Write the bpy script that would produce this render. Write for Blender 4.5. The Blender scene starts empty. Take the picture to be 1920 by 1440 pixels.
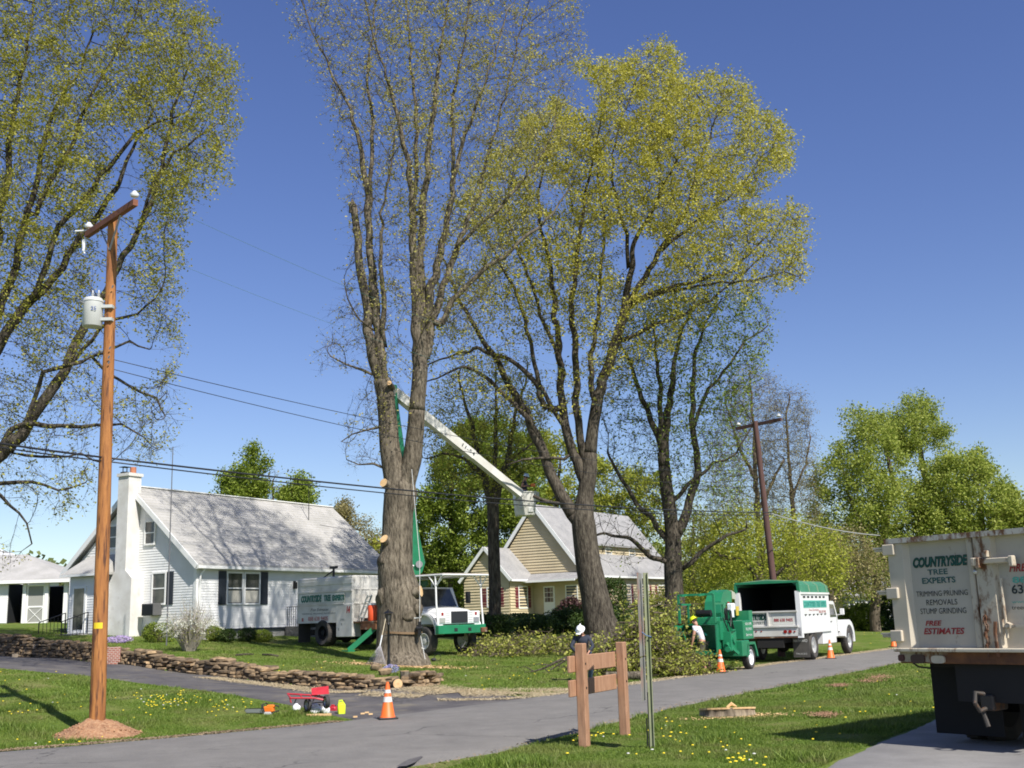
import bpy, math, random
import numpy as np
from mathutils import Vector, Matrix

random.seed(7)
rng = np.random.default_rng(7)
SC = bpy.context.scene
COL = SC.collection

# ------------------------------------------------------------ camera
FPX = 2100.0                      # focal length in pixels of the 1920 wide photograph
CAMZ = 1.92
PITCH = math.atan(439.0 / FPX)
ROLL = 0.03
_F = Vector((0, math.cos(PITCH), math.sin(PITCH)))
_R0 = Vector((1, 0, 0))
_U0 = Vector((0, -math.sin(PITCH), math.cos(PITCH)))
_R = (_R0 * math.cos(ROLL) - _U0 * math.sin(ROLL)).normalized()
_U = (_U0 * math.cos(ROLL) + _R0 * math.sin(ROLL)).normalized()
cam_d = bpy.data.cameras.new("camera")
cam_d.sensor_width = 36.0
cam_d.lens = 36.0 * FPX / 1920.0
cam_d.clip_end = 5000
cam = bpy.data.objects.new("camera", cam_d)
COL.objects.link(cam)
m = Matrix.Identity(4)
for i in range(3):
    m[i][0] = _R[i]; m[i][1] = _U[i]; m[i][2] = -_F[i]
m[2][3] = CAMZ
cam.matrix_world = m
SC.camera = cam

# ------------------------------------------------------------ light
SUN_H = Vector((0.56, -0.83, 0)).normalized()
SUN_EL = math.radians(47)
sdir = Vector((SUN_H.x * math.cos(SUN_EL), SUN_H.y * math.cos(SUN_EL), math.sin(SUN_EL)))
sun_d = bpy.data.lights.new("sun", 'SUN')
sun_d.energy = 5.0
sun_d.angle = math.radians(0.5)
sun_d.color = (1.0, 0.955, 0.88)
sun = bpy.data.objects.new("sun", sun_d)
sun.rotation_euler = (-sdir).to_track_quat('-Z', 'Y').to_euler()
sun.location = (20, -20, 40)
COL.objects.link(sun)
W = bpy.data.worlds.new("World")
SC.world = W
W.use_nodes = True
wn = W.node_tree.nodes
sky = wn.new('ShaderNodeTexSky')
sky.sky_type = 'NISHITA'
sky.sun_disc = False
sky.sun_elevation = SUN_EL
sky.sun_rotation = math.atan2(sdir.x, sdir.y)
sky.altitude = 100
sky.air_density = 1.0
sky.dust_density = 0.35
sky.ozone_density = 2.2
bg = wn['Background']
bg.inputs[1].default_value = 0.100
hs = wn.new('ShaderNodeHueSaturation')
hs.inputs['Saturation'].default_value = 1.16
hs.inputs['Hue'].default_value = 0.520
W.node_tree.links.new(sky.outputs[0], hs.inputs['Color'])
W.node_tree.links.new(hs.outputs[0], bg.inputs[0])
SC.view_settings.view_transform = 'Standard'
SC.view_settings.look = 'None'
SC.view_settings.gamma = 1
SC.view_settings.exposure = 0.40
SC.cycles.filter_width = 1.8
SC.cycles.max_bounces = 5
SC.cycles.transparent_max_bounces = 6

# ------------------------------------------------------------ geometry of the view: measuring the place
def ray(px, py):
    return _F + _R * ((px - 960) / FPX) + _U * ((720 - py) / FPX)
def P(px, py, s, dd=0.0):
    """world point seen at photo pixel px,py where a metre measures s pixels (dd: metres further away)"""
    d = ray(px, py)
    t = (FPX / s + dd) / d.y
    return Vector((d.x * t, d.y * t, CAMZ + d.z * t))
def G0(px, py, z=0.0):
    d = ray(px, py)
    t = (z - CAMZ) / d.z
    return Vector((d.x * t, d.y * t, z))

FAR_EDGE = [G0(*q) for q in [(-500, 1452), (0, 1412), (320, 1386), (640, 1356), (900, 1322), (1100, 1296), (1250, 1273), (1430, 1247), (1700, 1212), (1900, 1189)]]
NEAR_EDGE = [G0(*q) for q in [(300, 1510), (600, 1474), (840, 1440), (1100, 1370), (1250, 1331), (1450, 1290), (1690, 1243), (1950, 1200)]]
def _extend(pl, n0=60, n1=300):
    a = (pl[0] - pl[1]).normalized(); b = (pl[-1] - pl[-2]).normalized()
    return [pl[0] + a * n0] + pl + [pl[-1] + b * n1]
FAR_EDGE = _extend(FAR_EDGE); NEAR_EDGE = _extend(NEAR_EDGE)

def poly_sd(X, Y, pl):
    """signed distance to an open polyline (positive on its left) and arc position"""
    best = np.full(np.shape(X), 1e9); sg = np.ones(np.shape(X)); arc = np.zeros(np.shape(X))
    L = 0.0
    for a, b in zip(pl[:-1], pl[1:]):
        dx, dy = b.x - a.x, b.y - a.y
        l2 = dx * dx + dy * dy; l = math.sqrt(l2)
        t = np.clip(((X - a.x) * dx + (Y - a.y) * dy) / l2, 0, 1)
        ex = X - (a.x + t * dx); ey = Y - (a.y + t * dy)
        d = np.hypot(ex, ey)
        cr = dx * (Y - a.y) - dy * (X - a.x)
        m_ = d < best - 1e-9
        best = np.where(m_, d, best); sg = np.where(m_, np.sign(cr), sg); arc = np.where(m_, L + t * l, arc)
        L += l
    return best * sg, arc

def lift(X, Y):
    d, _ = poly_sd(X, Y, FAR_EDGE)
    k = 0.062 - 0.034 * np.clip((X - 8) / 8.0, 0, 1)
    d = np.clip(d, 0, None)
    d = np.where(d < 2, d * d / 4, d - 1)
    e = np.where(d < 34, d, 34 + 18 * (1 - np.exp(-(d - 34) / 18)))
    return k * e * 1.04

WALL_PX = [(-160, 1232, 40), (0, 1231, 45), (110, 1236, 49), (200, 1243, 52), (300, 1255, 55.5), (400, 1267, 58.5), (550, 1283, 62.5), (680, 1296, 66), (772, 1300, 68)]
WALL = [P(*q) for q in WALL_PX]
_wz = np.array([w.z for w in WALL])
_wn = lift(np.array([w.x for w in WALL]), np.array([w.y for w in WALL]))
_warc = [0.0]
for a, b in zip(WALL[:-1], WALL[1:]):
    _warc.append(_warc[-1] + math.hypot(b.x - a.x, b.y - a.y))
_wcut = np.clip(_wn - _wz, 0.05, 0.9)
def zt(X, Y):
    X = np.asarray(X, float); Y = np.asarray(Y, float)
    z = lift(X, Y)
    e, arc = poly_sd(X, Y, WALL)
    e = -e            # positive on the driveway side
    cut = np.interp(arc, _warc, _wcut)
    u = np.clip(1 - e / 5.5, 0, 1); u = u * u * (3 - 2 * u)
    endf = np.clip((_warc[-1] - 0.05 - arc) / 1.5, 0, 1)
    z = z - np.where(e > -0.05, cut * u * endf, 0)
    # the wall line is extended by fading at the right end
    z = z + 0.04 * np.sin(X * 0.9 + 1) * np.sin(Y * 0.7) * np.clip(z / 0.4, 0, 1)
    # a low swell on the near verge by the parking pad
    dn, _ = poly_sd(X, Y, NEAR_EDGE)
    z = z + np.where(dn < 0, 0.05 * np.clip(-dn / 2, 0, 1), 0)
    return z
def zg(x, y):
    return float(zt(np.array([x]), np.array([y]))[0])
def GND(px, py):
    """point where the sight line through a pixel meets the lawn"""
    d = ray(px, py)
    t = max(8.0, 0.5 * CAMZ / max(-d.z, 0.02) * 0.6)
    t = min(t, 22.0)
    while t < 300:
        x, y, z = d.x * t, d.y * t, CAMZ + d.z * t
        if z < zg(x, y):
            lo, hi = t - 0.5, t
            for _ in range(14):
                mid = (lo + hi) / 2
                if CAMZ + d.z * mid < zg(d.x * mid, d.y * mid): hi = mid
                else: lo = mid
            t = hi
            return Vector((d.x * t, d.y * t, CAMZ + d.z * t))
        t += 0.5
    return Vector((d.x * t, d.y * t, 0))

# ------------------------------------------------------------ materials
def nmat(name):
    m_ = bpy.data.materials.new(name); m_.use_nodes = True
    return m_, m_.node_tree.nodes, m_.node_tree.links
def mat(name, c1, rough=0.6, metal=0.0, c2=None, scale=6.0, detail=4.0, stretch=(1, 1, 1), bump=0.0, bscale=None, c3=None, s3=1.0, lo=0.35, hi=0.65, lo3=0.45, hi3=0.7, coat=0.0, spec=None):
    m_, n, l = nmat(name)
    b = n['Principled BSDF']
    b.inputs['Roughness'].default_value = rough
    b.inputs['Metallic'].default_value = metal
    if spec is not None: b.inputs['Specular IOR Level'].default_value = spec
    if coat: b.inputs['Coat Weight'].default_value = coat
    b.inputs['Base Color'].default_value = (*c1, 1)
    tc = n.new('ShaderNodeTexCoord'); mp = n.new('ShaderNodeMapping')
    mp.inputs['Scale'].default_value = stretch
    l.new(tc.outputs['Object'], mp.inputs[0])
    if c2 is not None:
        nz = n.new('ShaderNodeTexNoise'); nz.inputs['Scale'].default_value = scale; nz.inputs['Detail'].default_value = detail
        l.new(mp.outputs[0], nz.inputs[0])
        mr = n.new('ShaderNodeMapRange'); mr.inputs[1].default_value = lo; mr.inputs[2].default_value = hi
        l.new(nz.outputs[0], mr.inputs[0])
        mx = n.new('ShaderNodeMix'); mx.data_type = 'RGBA'
        mx.inputs[6].default_value = (*c1, 1); mx.inputs[7].default_value = (*c2, 1)
        l.new(mr.outputs[0], mx.inputs[0])
        out = mx.outputs[2]
        if c3 is not None:
            n3 = n.new('ShaderNodeTexNoise'); n3.inputs['Scale'].default_value = s3; n3.inputs['Detail'].default_value = 5
            l.new(mp.outputs[0], n3.inputs[0])
            r3 = n.new('ShaderNodeMapRange'); r3.inputs[1].default_value = lo3; r3.inputs[2].default_value = hi3
            l.new(n3.outputs[0], r3.inputs[0])
            m3 = n.new('ShaderNodeMix'); m3.data_type = 'RGBA'
            m3.inputs[7].default_value = (*c3, 1)
            l.new(out, m3.inputs[6]); l.new(r3.outputs[0], m3.inputs[0])
            out = m3.outputs[2]
        l.new(out, b.inputs['Base Color'])
    if bump:
        nb = n.new('ShaderNodeTexNoise'); nb.inputs['Scale'].default_value = bscale or scale; nb.inputs['Detail'].default_value = 6
        l.new(mp.outputs[0], nb.inputs[0])
        bp = n.new('ShaderNodeBump'); bp.inputs['Strength'].default_value = bump; bp.inputs['Distance'].default_value = 0.05
        l.new(nb.outputs[0], bp.inputs['Height']); l.new(bp.outputs[0], b.inputs['Normal'])
    return m_
def leafmat(name, ca, cb, cc=None, trans=0.4, rough=0.55):
    """leaves: each leaf takes its own tint between the colours"""
    m_, n, l = nmat(name)
    b = n['Principled BSDF']
    g = n.new('ShaderNodeNewGeometry')
    cr = n.new('ShaderNodeValToRGB')
    cr.color_ramp.elements[0].color = (*ca, 1); cr.color_ramp.elements[1].color = (*cb, 1)
    if cc is not None:
        e = cr.color_ramp.elements.new(0.5); e.color = (*cc, 1)
    l.new(g.outputs['Random Per Island'], cr.inputs[0])
    l.new(cr.outputs[0], b.inputs['Base Color'])
    b.inputs['Roughness'].default_value = rough
    b.inputs['Specular IOR Level'].default_value = 0.3
    tr = n.new('ShaderNodeBsdfTranslucent'); l.new(cr.outputs[0], tr.inputs[0])
    mx = n.new('ShaderNodeMixShader'); mx.inputs[0].default_value = trans
    l.new(b.outputs[0], mx.inputs[1]); l.new(tr.outputs[0], mx.inputs[2])
    l.new(mx.outputs[0], n['Material Output'].inputs[0])
    return m_

# ------------------------------------------------------------ mesh builder
def LM(root):
    return Matrix.Translation(root.location) @ Matrix.Rotation(root.rotation_euler[2], 4, 'Z')
def loc(root, p_): return LM(root).inverted() @ Vector(p_)
def hitp(px, py, p0, n):
    d = ray(px, py); c = Vector((0, 0, CAMZ)); t = (Vector(p0) - c).dot(n) / d.dot(n)
    return c + d * t

class MB:
    def __init__(s):
        s.v = []; s.f = []; s.mi = []; s.cur = 0
    def add(s, vs, fs):
        o = len(s.v)
        s.v.extend([tuple(q) for q in vs]); s.f.extend([tuple(i + o for i in f) for f in fs]); s.mi.extend([s.cur] * len(fs))
        return s
    def box(s, x0, x1, y0, y1, z0, z1, M=None):
        vs = [Vector((x, y, z)) for z in (z0, z1) for y in (y0, y1) for x in (x0, x1)]
        if M is not None: vs = [M @ q for q in vs]
        return s.add(vs, [(0, 2, 3, 1), (4, 5, 7, 6), (0, 1, 5, 4), (2, 6, 7, 3), (0, 4, 6, 2), (1, 3, 7, 5)])
    def cbox(s, x0, x1, y0, y1, z0, z1, c=0.02, M=None):
        """box with chamfered edges"""
        vs = []; 
        xs = (x0, x1); ys = (y0, y1); zs = (z0, z1)
        idx = {}
        for i in (0, 1):
            for j in (0, 1):
                for k in (0, 1):
                    sx = 1 if i == 0 else -1; sy = 1 if j == 0 else -1; sz = 1 if k == 0 else -1
                    X, Y, Z = xs[i], ys[j], zs[k]
                    idx[i, j, k, 0] = len(vs); vs.append(Vector((X, Y + sy * c, Z + sz * c)))
                    idx[i, j, k, 1] = len(vs); vs.append(Vector((X + sx * c, Y, Z + sz * c)))
                    idx[i, j, k, 2] = len(vs); vs.append(Vector((X + sx * c, Y + sy * c, Z)))
        fs = []
        def F(*a): fs.append(a)
        for i in (0, 1):
            q = [idx[i, 0, 0, 0], idx[i, 1, 0, 0], idx[i, 1, 1, 0], idx[i, 0, 1, 0]]; F(*(q[::-1] if i == 0 else q))
            q = [idx[0, i, 0, 1], idx[1, i, 0, 1], idx[1, i, 1, 1], idx[0, i, 1, 1]]; F(*(q if i == 0 else q[::-1]))
            q = [idx[0, 0, i, 2], idx[1, 0, i, 2], idx[1, 1, i, 2], idx[0, 1, i, 2]]; F(*(q[::-1] if i == 0 else q))
        for i in (0, 1):
            for j in (0, 1):
                F(idx[i, j, 0, 0], idx[i, j, 1, 0], idx[i, j, 1, 1], idx[i, j, 0, 1])
                F(idx[i, 0, j, 0], idx[i, 1, j, 0], idx[i, 1, j, 2], idx[i, 0, j, 2])
                F(idx[0, i, j, 1], idx[1, i, j, 1], idx[1, i, j, 2], idx[0, i, j, 2])
                for k in (0, 1):
                    F(idx[i, j, k, 0], idx[i, j, k, 1], idx[i, j, k, 2])
        if M is not None: vs = [M @ q for q in vs]
        return s.add(vs, fs)
    def bar(s, a, b, w, h=None, up=(0, 0, 1)):
        """rectangular bar from a to b"""
        h = h or w
        a = Vector(a); b = Vector(b); d = (b - a).normalized(); u = Vector(up)
        if abs(d.dot(u)) > 0.97: u = Vector((1, 0, 0))
        r = d.cross(u).normalized(); u = r.cross(d).normalized()
        vs = []
        for p_ in (a, b):
            for x, y in ((-1, -1), (1, -1), (1, 1), (-1, 1)):
                vs.append(p_ + r * x * w / 2 + u * y * h / 2)
        return s.add(vs, [(0, 1, 2, 3), (7, 6, 5, 4), (0, 4, 5, 1), (1, 5, 6, 2), (2, 6, 7, 3), (3, 7, 4, 0)])
    def tube(s, pts, rad, n=8, cap=True):
        pts = [Vector(p_) for p_ in pts]
        if not hasattr(rad, '__len__'): rad = [rad] * len(pts)
        vs = []; fs = []; ref = None
        for i, p_ in enumerate(pts):
            d = (pts[min(i + 1, len(pts) - 1)] - pts[max(i - 1, 0)])
            if d.length < 1e-9: d = Vector((0, 0, 1))
            d.normalize()
            if ref is None:
                ref = Vector((0, 0, 1)) if abs(d.z) < 0.9 else Vector((1, 0, 0))
            u = (ref - d * ref.dot(d)).normalized(); ref = u
            w = d.cross(u)
            for k in range(n):
                a = 2 * math.pi * k / n
                vs.append(p_ + (u * math.cos(a) + w * math.sin(a)) * rad[i])
        for i in range(len(pts) - 1):
            for k in range(n):
                k2 = (k + 1) % n
                fs.append((i * n + k, i * n + k2, (i + 1) * n + k2, (i + 1) * n + k))
        if cap:
            fs.append(tuple(range(n - 1, -1, -1))); o = (len(pts) - 1) * n
            fs.append(tuple(o + k for k in range(n)))
        return s.add(vs, fs)
    def cyl(s, a, b, r, n=16, r2=None):
        return s.tube([a, b], [r, r if r2 is None else r2], n)
    def lathe(s, prof, n=20, M=None, cap=True):
        vs = []; fs = []
        for r, z in prof:
            for k in range(n):
                a = 2 * math.pi * k / n
                vs.append(Vector((r * math.cos(a), r * math.sin(a), z)))
        for i in range(len(prof) - 1):
            for k in range(n):
                k2 = (k + 1) % n
                fs.append((i * n + k, i * n + k2, (i + 1) * n + k2, (i + 1) * n + k))
        if cap:
            fs.append(tuple(range(n - 1, -1, -1))); o = (len(prof) - 1) * n
            fs.append(tuple(o + k for k in range(n)))
        if M is not None: vs = [M @ q for q in vs]
        return s.add(vs, fs)
    def prism(s, poly, axis, a, b, M=None):
        """polygon in the two other axes extruded along axis from a to b"""
        n = len(poly); vs = []
        for t in (a, b):
            for (u, v) in poly:
                vs.append(Vector((t, u, v)) if axis == 'x' else Vector((u, t, v)) if axis == 'y' else Vector((u, v, t)))
        if M is not None: vs = [M @ q for q in vs]
        fs = [tuple(range(n))[::-1], tuple(range(n, 2 * n))]
        for i in range(n):
            j = (i + 1) % n
            fs.append((i, j, n + j, n + i))
        return s.add(vs, fs)
    def sphere(s, c, r, nu=12, nv=8):
        c = Vector(c)
        if not hasattr(r, '__len__'): r = (r, r, r)
        prof = []
        vs = [c + Vector((0, 0, -r[2]))]; fs = []
        for i in range(1, nv):
            t = math.pi * i / nv
            for k in range(nu):
                a = 2 * math.pi * k / nu
                vs.append(c + Vector((r[0] * math.sin(t) * math.cos(a), r[1] * math.sin(t) * math.sin(a), -r[2] * math.cos(t))))
        vs.append(c + Vector((0, 0, r[2]))); top = len(vs) - 1
        for k in range(nu):
            k2 = (k + 1) % nu
            fs.append((0, 1 + k2, 1 + k))
            for i in range(nv - 2):
                fs.append((1 + i * nu + k, 1 + i * nu + k2, 1 + (i + 1) * nu + k2, 1 + (i + 1) * nu + k))
            fs.append((1 + (nv - 2) * nu + k, 1 + (nv - 2) * nu + k2, top))
        return s.add(vs, fs)
    def build(s, name, mats, parent=None, smooth=False, fixn=False):
        me = bpy.data.meshes.new(name)
        me.from_pydata(s.v, [], s.f)
        if not isinstance(mats, (list, tuple)): mats = [mats]
        for q in mats: me.materials.append(q)
        if len(mats) > 1: me.polygons.foreach_set('material_index', s.mi)
        if fixn:
            import bmesh
            bm = bmesh.new(); bm.from_mesh(me); bmesh.ops.recalc_face_normals(bm, faces=bm.faces); bm.to_mesh(me); bm.free()
        if smooth:
            me.polygons.foreach_set('use_smooth', [True] * len(me.polygons))
            if smooth != 'all':
                try: me.set_sharp_from_angle(angle=math.radians(40))
                except Exception: pass
        me.update()
        o = bpy.data.objects.new(name, me)
        COL.objects.link(o)
        if parent is not None: o.parent = parent
        return o

def tag(o, label=None, cat=None, group=None, kind=None):
    if label: o['label'] = label
    if cat: o['category'] = cat
    if group: o['group'] = group
    if kind: o['kind'] = kind
    return o
def empty(name, loc=(0, 0, 0), rz=0.0, label=None, cat=None, group=None):
    o = bpy.data.objects.new(name, None)
    o.empty_display_size = 0.2
    o.location = loc; o.rotation_euler = (0, 0, rz)
    COL.objects.link(o)
    return tag(o, label, cat, group)
def copy_tree(o, parent=None):
    c = o.copy(); COL.objects.link(c); c.parent = parent
    for ch in [q for q in bpy.data.objects if q.parent == o]:
        copy_tree(ch, c)
    return c
def text(s, size, m_, parent, loc, right, up, name='lettering', align='LEFT', sx=1.0, shear=0.0, bold=0.0, ext=0.002):
    cu = bpy.data.curves.new(name, 'FONT')
    cu.body = s; cu.size = size; cu.align_x = align; cu.extrude = ext; cu.offset = bold; cu.shear = shear; cu.resolution_u = 3
    tmp = bpy.data.objects.new(name, cu); COL.objects.link(tmp)
    bpy.context.view_layer.update()
    me = bpy.data.meshes.new_from_object(tmp.evaluated_get(bpy.context.evaluated_depsgraph_get()))
    bpy.data.objects.remove(tmp); 
    me.materials.clear(); me.materials.append(m_); me.name = name
    o = bpy.data.objects.new(name, me); COL.objects.link(o)
    r = Vector(right).normalized(); u = Vector(up).normalized(); nrm = r.cross(u)
    M = Matrix.Identity(4)
    for i in range(3):
        M[i][0] = r[i] * sx; M[i][1] = u[i]; M[i][2] = nrm[i]; M[i][3] = loc[i]
    me.transform(M)
    if parent is not None: o.parent = parent
    return o
def np_mesh(name, V, Fq, mats, parent=None, smooth=False, mi=None):
    """V (n,3), Fq (m,k) arrays"""
    me = bpy.data.meshes.new(name)
    V = np.asarray(V, np.float32); Fq = np.asarray(Fq, np.int32)
    k = Fq.shape[1]
    me.vertices.add(len(V)); me.vertices.foreach_set('co', V.ravel())
    me.loops.add(Fq.size); me.loops.foreach_set('vertex_index', Fq.ravel())
    me.polygons.add(len(Fq)); me.polygons.foreach_set('loop_start', np.arange(0, Fq.size, k, dtype=np.int32))
    me.polygons.foreach_set('loop_total', np.full(len(Fq), k, np.int32))
    if smooth: me.polygons.foreach_set('use_smooth', np.ones(len(Fq), bool))
    if not isinstance(mats, (list, tuple)): mats = [mats]
    for q in mats: me.materials.append(q)
    if mi is not None: me.polygons.foreach_set('material_index', np.asarray(mi, np.int32))
    me.update(calc_edges=True)
    o = bpy.data.objects.new(name, me); COL.objects.link(o)
    if parent is not None: o.parent = parent
    return o
# ============================================================ GROUND
def ground_mat():
    m_, n, l = nmat('lawn_turf')
    b = n['Principled BSDF']; b.inputs['Roughness'].default_value = 0.9; b.inputs['Specular IOR Level'].default_value = 0.1
    tc = n.new('ShaderNodeTexCoord')
    def nz(scale, lo, hi, det=5):
        t = n.new('ShaderNodeTexNoise'); t.inputs['Scale'].default_value = scale; t.inputs['Detail'].default_value = det
        l.new(tc.outputs['Object'], t.inputs[0])
        r = n.new('ShaderNodeMapRange'); r.inputs[1].default_value = lo; r.inputs[2].default_value = hi
        l.new(t.outputs[0], r.inputs[0]); return r.outputs[0]
    def mixc(a, bcol, f):
        x = n.new('ShaderNodeMix'); x.data_type = 'RGBA'
        if isinstance(a, tuple): x.inputs[6].default_value = (*a, 1)
        else: l.new(a, x.inputs[6])
        x.inputs[7].default_value = (*bcol, 1); l.new(f, x.inputs[0]); return x.outputs[2]
    c = mixc((0.10, 0.155, 0.024), (0.15, 0.20, 0.038), nz(0.9, 0.35, 0.65))
    c = mixc(c, (0.06, 0.105, 0.015), nz(7.0, 0.45, 0.75))
    c = mixc(c, (0.22, 0.20, 0.08), nz(0.45, 0.50, 0.70))
    c = mixc(c, (0.24, 0.19, 0.10), nz(1.6, 0.63, 0.74))
    c = mixc(c, (0.17, 0.22, 0.05), nz(30.0, 0.5, 0.8))
    l.new(c, b.inputs['Base Color'])
    t = n.new('ShaderNodeTexNoise'); t.inputs['Scale'].default_value = 25; t.inputs['Detail'].default_value = 6
    l.new(tc.outputs['Object'], t.inputs[0])
    bp = n.new('ShaderNodeBump'); bp.inputs['Strength'].default_value = 0.8; bp.inputs['Distance'].default_value = 0.06
    l.new(t.outputs[0], bp.inputs['Height']); l.new(bp.outputs[0], b.inputs['Normal'])
    return m_
def axis(a, b, step, lo, hi):
    v = list(np.arange(a, b, step))
    s_ = step; x = v[-1]
    while x < hi: s_ *= 1.22; x += s_; v.append(x)
    s_ = step; x = a
    while x > lo: s_ *= 1.22; x -= s_; v.insert(0, x)
    return np.array(v)
gx = axis(-28, 24, 0.3, -1600, 1600); gy = axis(8, 58, 0.3, -300, 3000)
GX, GY = np.meshgrid(gx, gy)
GZ = zt(GX.ravel(), GY.ravel())
nx, ny = len(gx), len(gy)
ii = (np.arange(ny - 1)[:, None] * nx + np.arange(nx - 1)[None, :]).ravel()
FQ = np.stack([ii, ii + 1, ii + nx + 1, ii + nx], 1)
MAT_TURF = ground_mat()
g = np_mesh('lawn', np.stack([GX.ravel(), GY.ravel(), GZ], 1), FQ, MAT_TURF, smooth=True)
tag(g, kind='structure')

MAT_ASPH = mat('road_asphalt', (0.192, 0.180, 0.162), 0.9, c2=(0.228, 0.213, 0.190), scale=0.55, detail=8, c3=(0.14, 0.133, 0.125), s3=70.0, lo3=0.45, hi3=0.62, bump=0.35, bscale=140)
MAT_DRIVE = mat('driveway_asphalt', (0.080, 0.073, 0.076), 0.9, c2=(0.125, 0.115, 0.108), scale=0.8, detail=7, c3=(0.22, 0.19, 0.13), s3=1.3, lo3=0.55, hi3=0.8, bump=0.4, bscale=110)
MAT_PAD = mat('pad_concrete', (0.26, 0.25, 0.235), 0.85, c2=(0.215, 0.205, 0.195), scale=1.2, detail=7, c3=(0.17, 0.165, 0.16), s3=60, lo3=0.5, hi3=0.7, bump=0.25, bscale=120)
def crack(m_, sc_, wd_, dark, msc=0.35, mlo=0.5, mhi=0.62):
    n, l = m_.node_tree.nodes, m_.node_tree.links; b = n['Principled BSDF']; src = b.inputs['Base Color'].links[0].from_socket
    tc = n.new('ShaderNodeTexCoord'); nz = n.new('ShaderNodeTexNoise'); nz.inputs['Scale'].default_value = 1.5; nz.inputs['Detail'].default_value = 4
    l.new(tc.outputs['Object'], nz.inputs[0]); ad = n.new('ShaderNodeVectorMath'); ad.operation = 'MULTIPLY_ADD'; ad.inputs[1].default_value = (0.9, 0.9, 0.9); l.new(nz.outputs['Color'], ad.inputs[0]); l.new(tc.outputs['Object'], ad.inputs[2])
    v = n.new('ShaderNodeTexVoronoi'); v.feature = 'DISTANCE_TO_EDGE'; v.inputs['Scale'].default_value = sc_; l.new(ad.outputs[0], v.inputs['Vector'])
    r = n.new('ShaderNodeMapRange'); r.inputs[1].default_value = wd_ * .3; r.inputs[2].default_value = wd_; r.inputs[3].default_value = 1; r.inputs[4].default_value = 0; l.new(v.outputs['Distance'], r.inputs[0])
    k = n.new('ShaderNodeTexNoise'); k.inputs['Scale'].default_value = msc; l.new(tc.outputs['Object'], k.inputs[0]); kr = n.new('ShaderNodeMapRange'); kr.inputs[1].default_value = mlo; kr.inputs[2].default_value = mhi; l.new(k.outputs[0], kr.inputs[0])
    mu = n.new('ShaderNodeMath'); mu.operation = 'MULTIPLY'; l.new(r.outputs[0], mu.inputs[0]); l.new(kr.outputs[0], mu.inputs[1])
    x = n.new('ShaderNodeMix'); x.data_type = 'RGBA'; x.inputs[7].default_value = (*dark, 1); l.new(src, x.inputs[6]); l.new(mu.outputs[0], x.inputs[0])
    # broad wheel-worn and stained mottling
    g = n.new('ShaderNodeTexNoise'); g.inputs['Scale'].default_value = 1.6; g.inputs['Detail'].default_value = 9; g.inputs['Roughness'].default_value = .7; l.new(tc.outputs['Object'], g.inputs[0])
    gr = n.new('ShaderNodeMapRange'); gr.inputs[1].default_value = .3; gr.inputs[2].default_value = .7; gr.inputs[3].default_value = .84; gr.inputs[4].default_value = 1.14; l.new(g.outputs[0], gr.inputs[0])
    y = n.new('ShaderNodeMix'); y.data_type = 'RGBA'; y.blend_type = 'MULTIPLY'; y.inputs[0].default_value = 1; l.new(x.outputs[2], y.inputs[6]); l.new(gr.outputs[0], y.inputs[7]); l.new(y.outputs[2], b.inputs['Base Color'])
crack(MAT_ASPH, 0.35, 0.012, (0.07, 0.066, 0.06)); crack(MAT_DRIVE, 0.5, 0.02, (0.04, 0.038, 0.036)); crack(MAT_PAD, 0.25, 0.006, (0.1, 0.095, 0.09))
def resample(pl, n):
    L = [0.0]
    for a, b in zip(pl[:-1], pl[1:]): L.append(L[-1] + (b - a).length)
    out = []
    for i in range(n):
        t = L[-1] * i / (n - 1)
        for k in range(len(pl) - 1):
            if t <= L[k + 1] + 1e-9:
                u = (t - L[k]) / max(L[k + 1] - L[k], 1e-9); out.append(pl[k].lerp(pl[k + 1], u)); break
    return out
def smooth_pl(pl, it=2):
    for _ in range(it):
        q = [pl[0]]
        for a, b in zip(pl[:-1], pl[1:]): q += [a.lerp(b, 0.25), a.lerp(b, 0.75)]
        pl = q + [pl[-1]]
    return pl
def strip(name, A, B, m_, dz, n=160, m=14, jit=0.05, follow=True):
    A = resample(smooth_pl(A), n); B = resample(smooth_pl(B), n)
    V = []
    for i in range(n):
        for j in range(m):
            t = (j - 1) / (m - 3) * 0.96 + 0.02 if 0 < j < m - 1 else (0 if j == 0 else 1)
            q = A[i].lerp(B[i], t)
            if j in (0, m - 1) and jit:
                d = (B[i] - A[i]).normalized(); q = q + d * (random.uniform(-jit, jit))
            V.append((q.x, q.y, 0))
    V = np.array(V)
    V[:, 2] = (zt(V[:, 0], V[:, 1]) if follow else 0) + dz
    jj = np.tile(np.arange(m), n); i_ = np.repeat(np.arange(n), m)
    V[(jj == 0) | (jj == m - 1) | (i_ == 0), 2] -= dz + 0.015
    I = (np.arange(n - 1)[:, None] * m + np.arange(m - 1)[None, :]).ravel()
    o = np_mesh(name, V, np.stack([I, I + m, I + m + 1, I + 1], 1), m_, smooth=True)
    # keep the face up
    if o.data.polygons[0].normal.z < 0: o.data.flip_normals()
    return o
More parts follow.
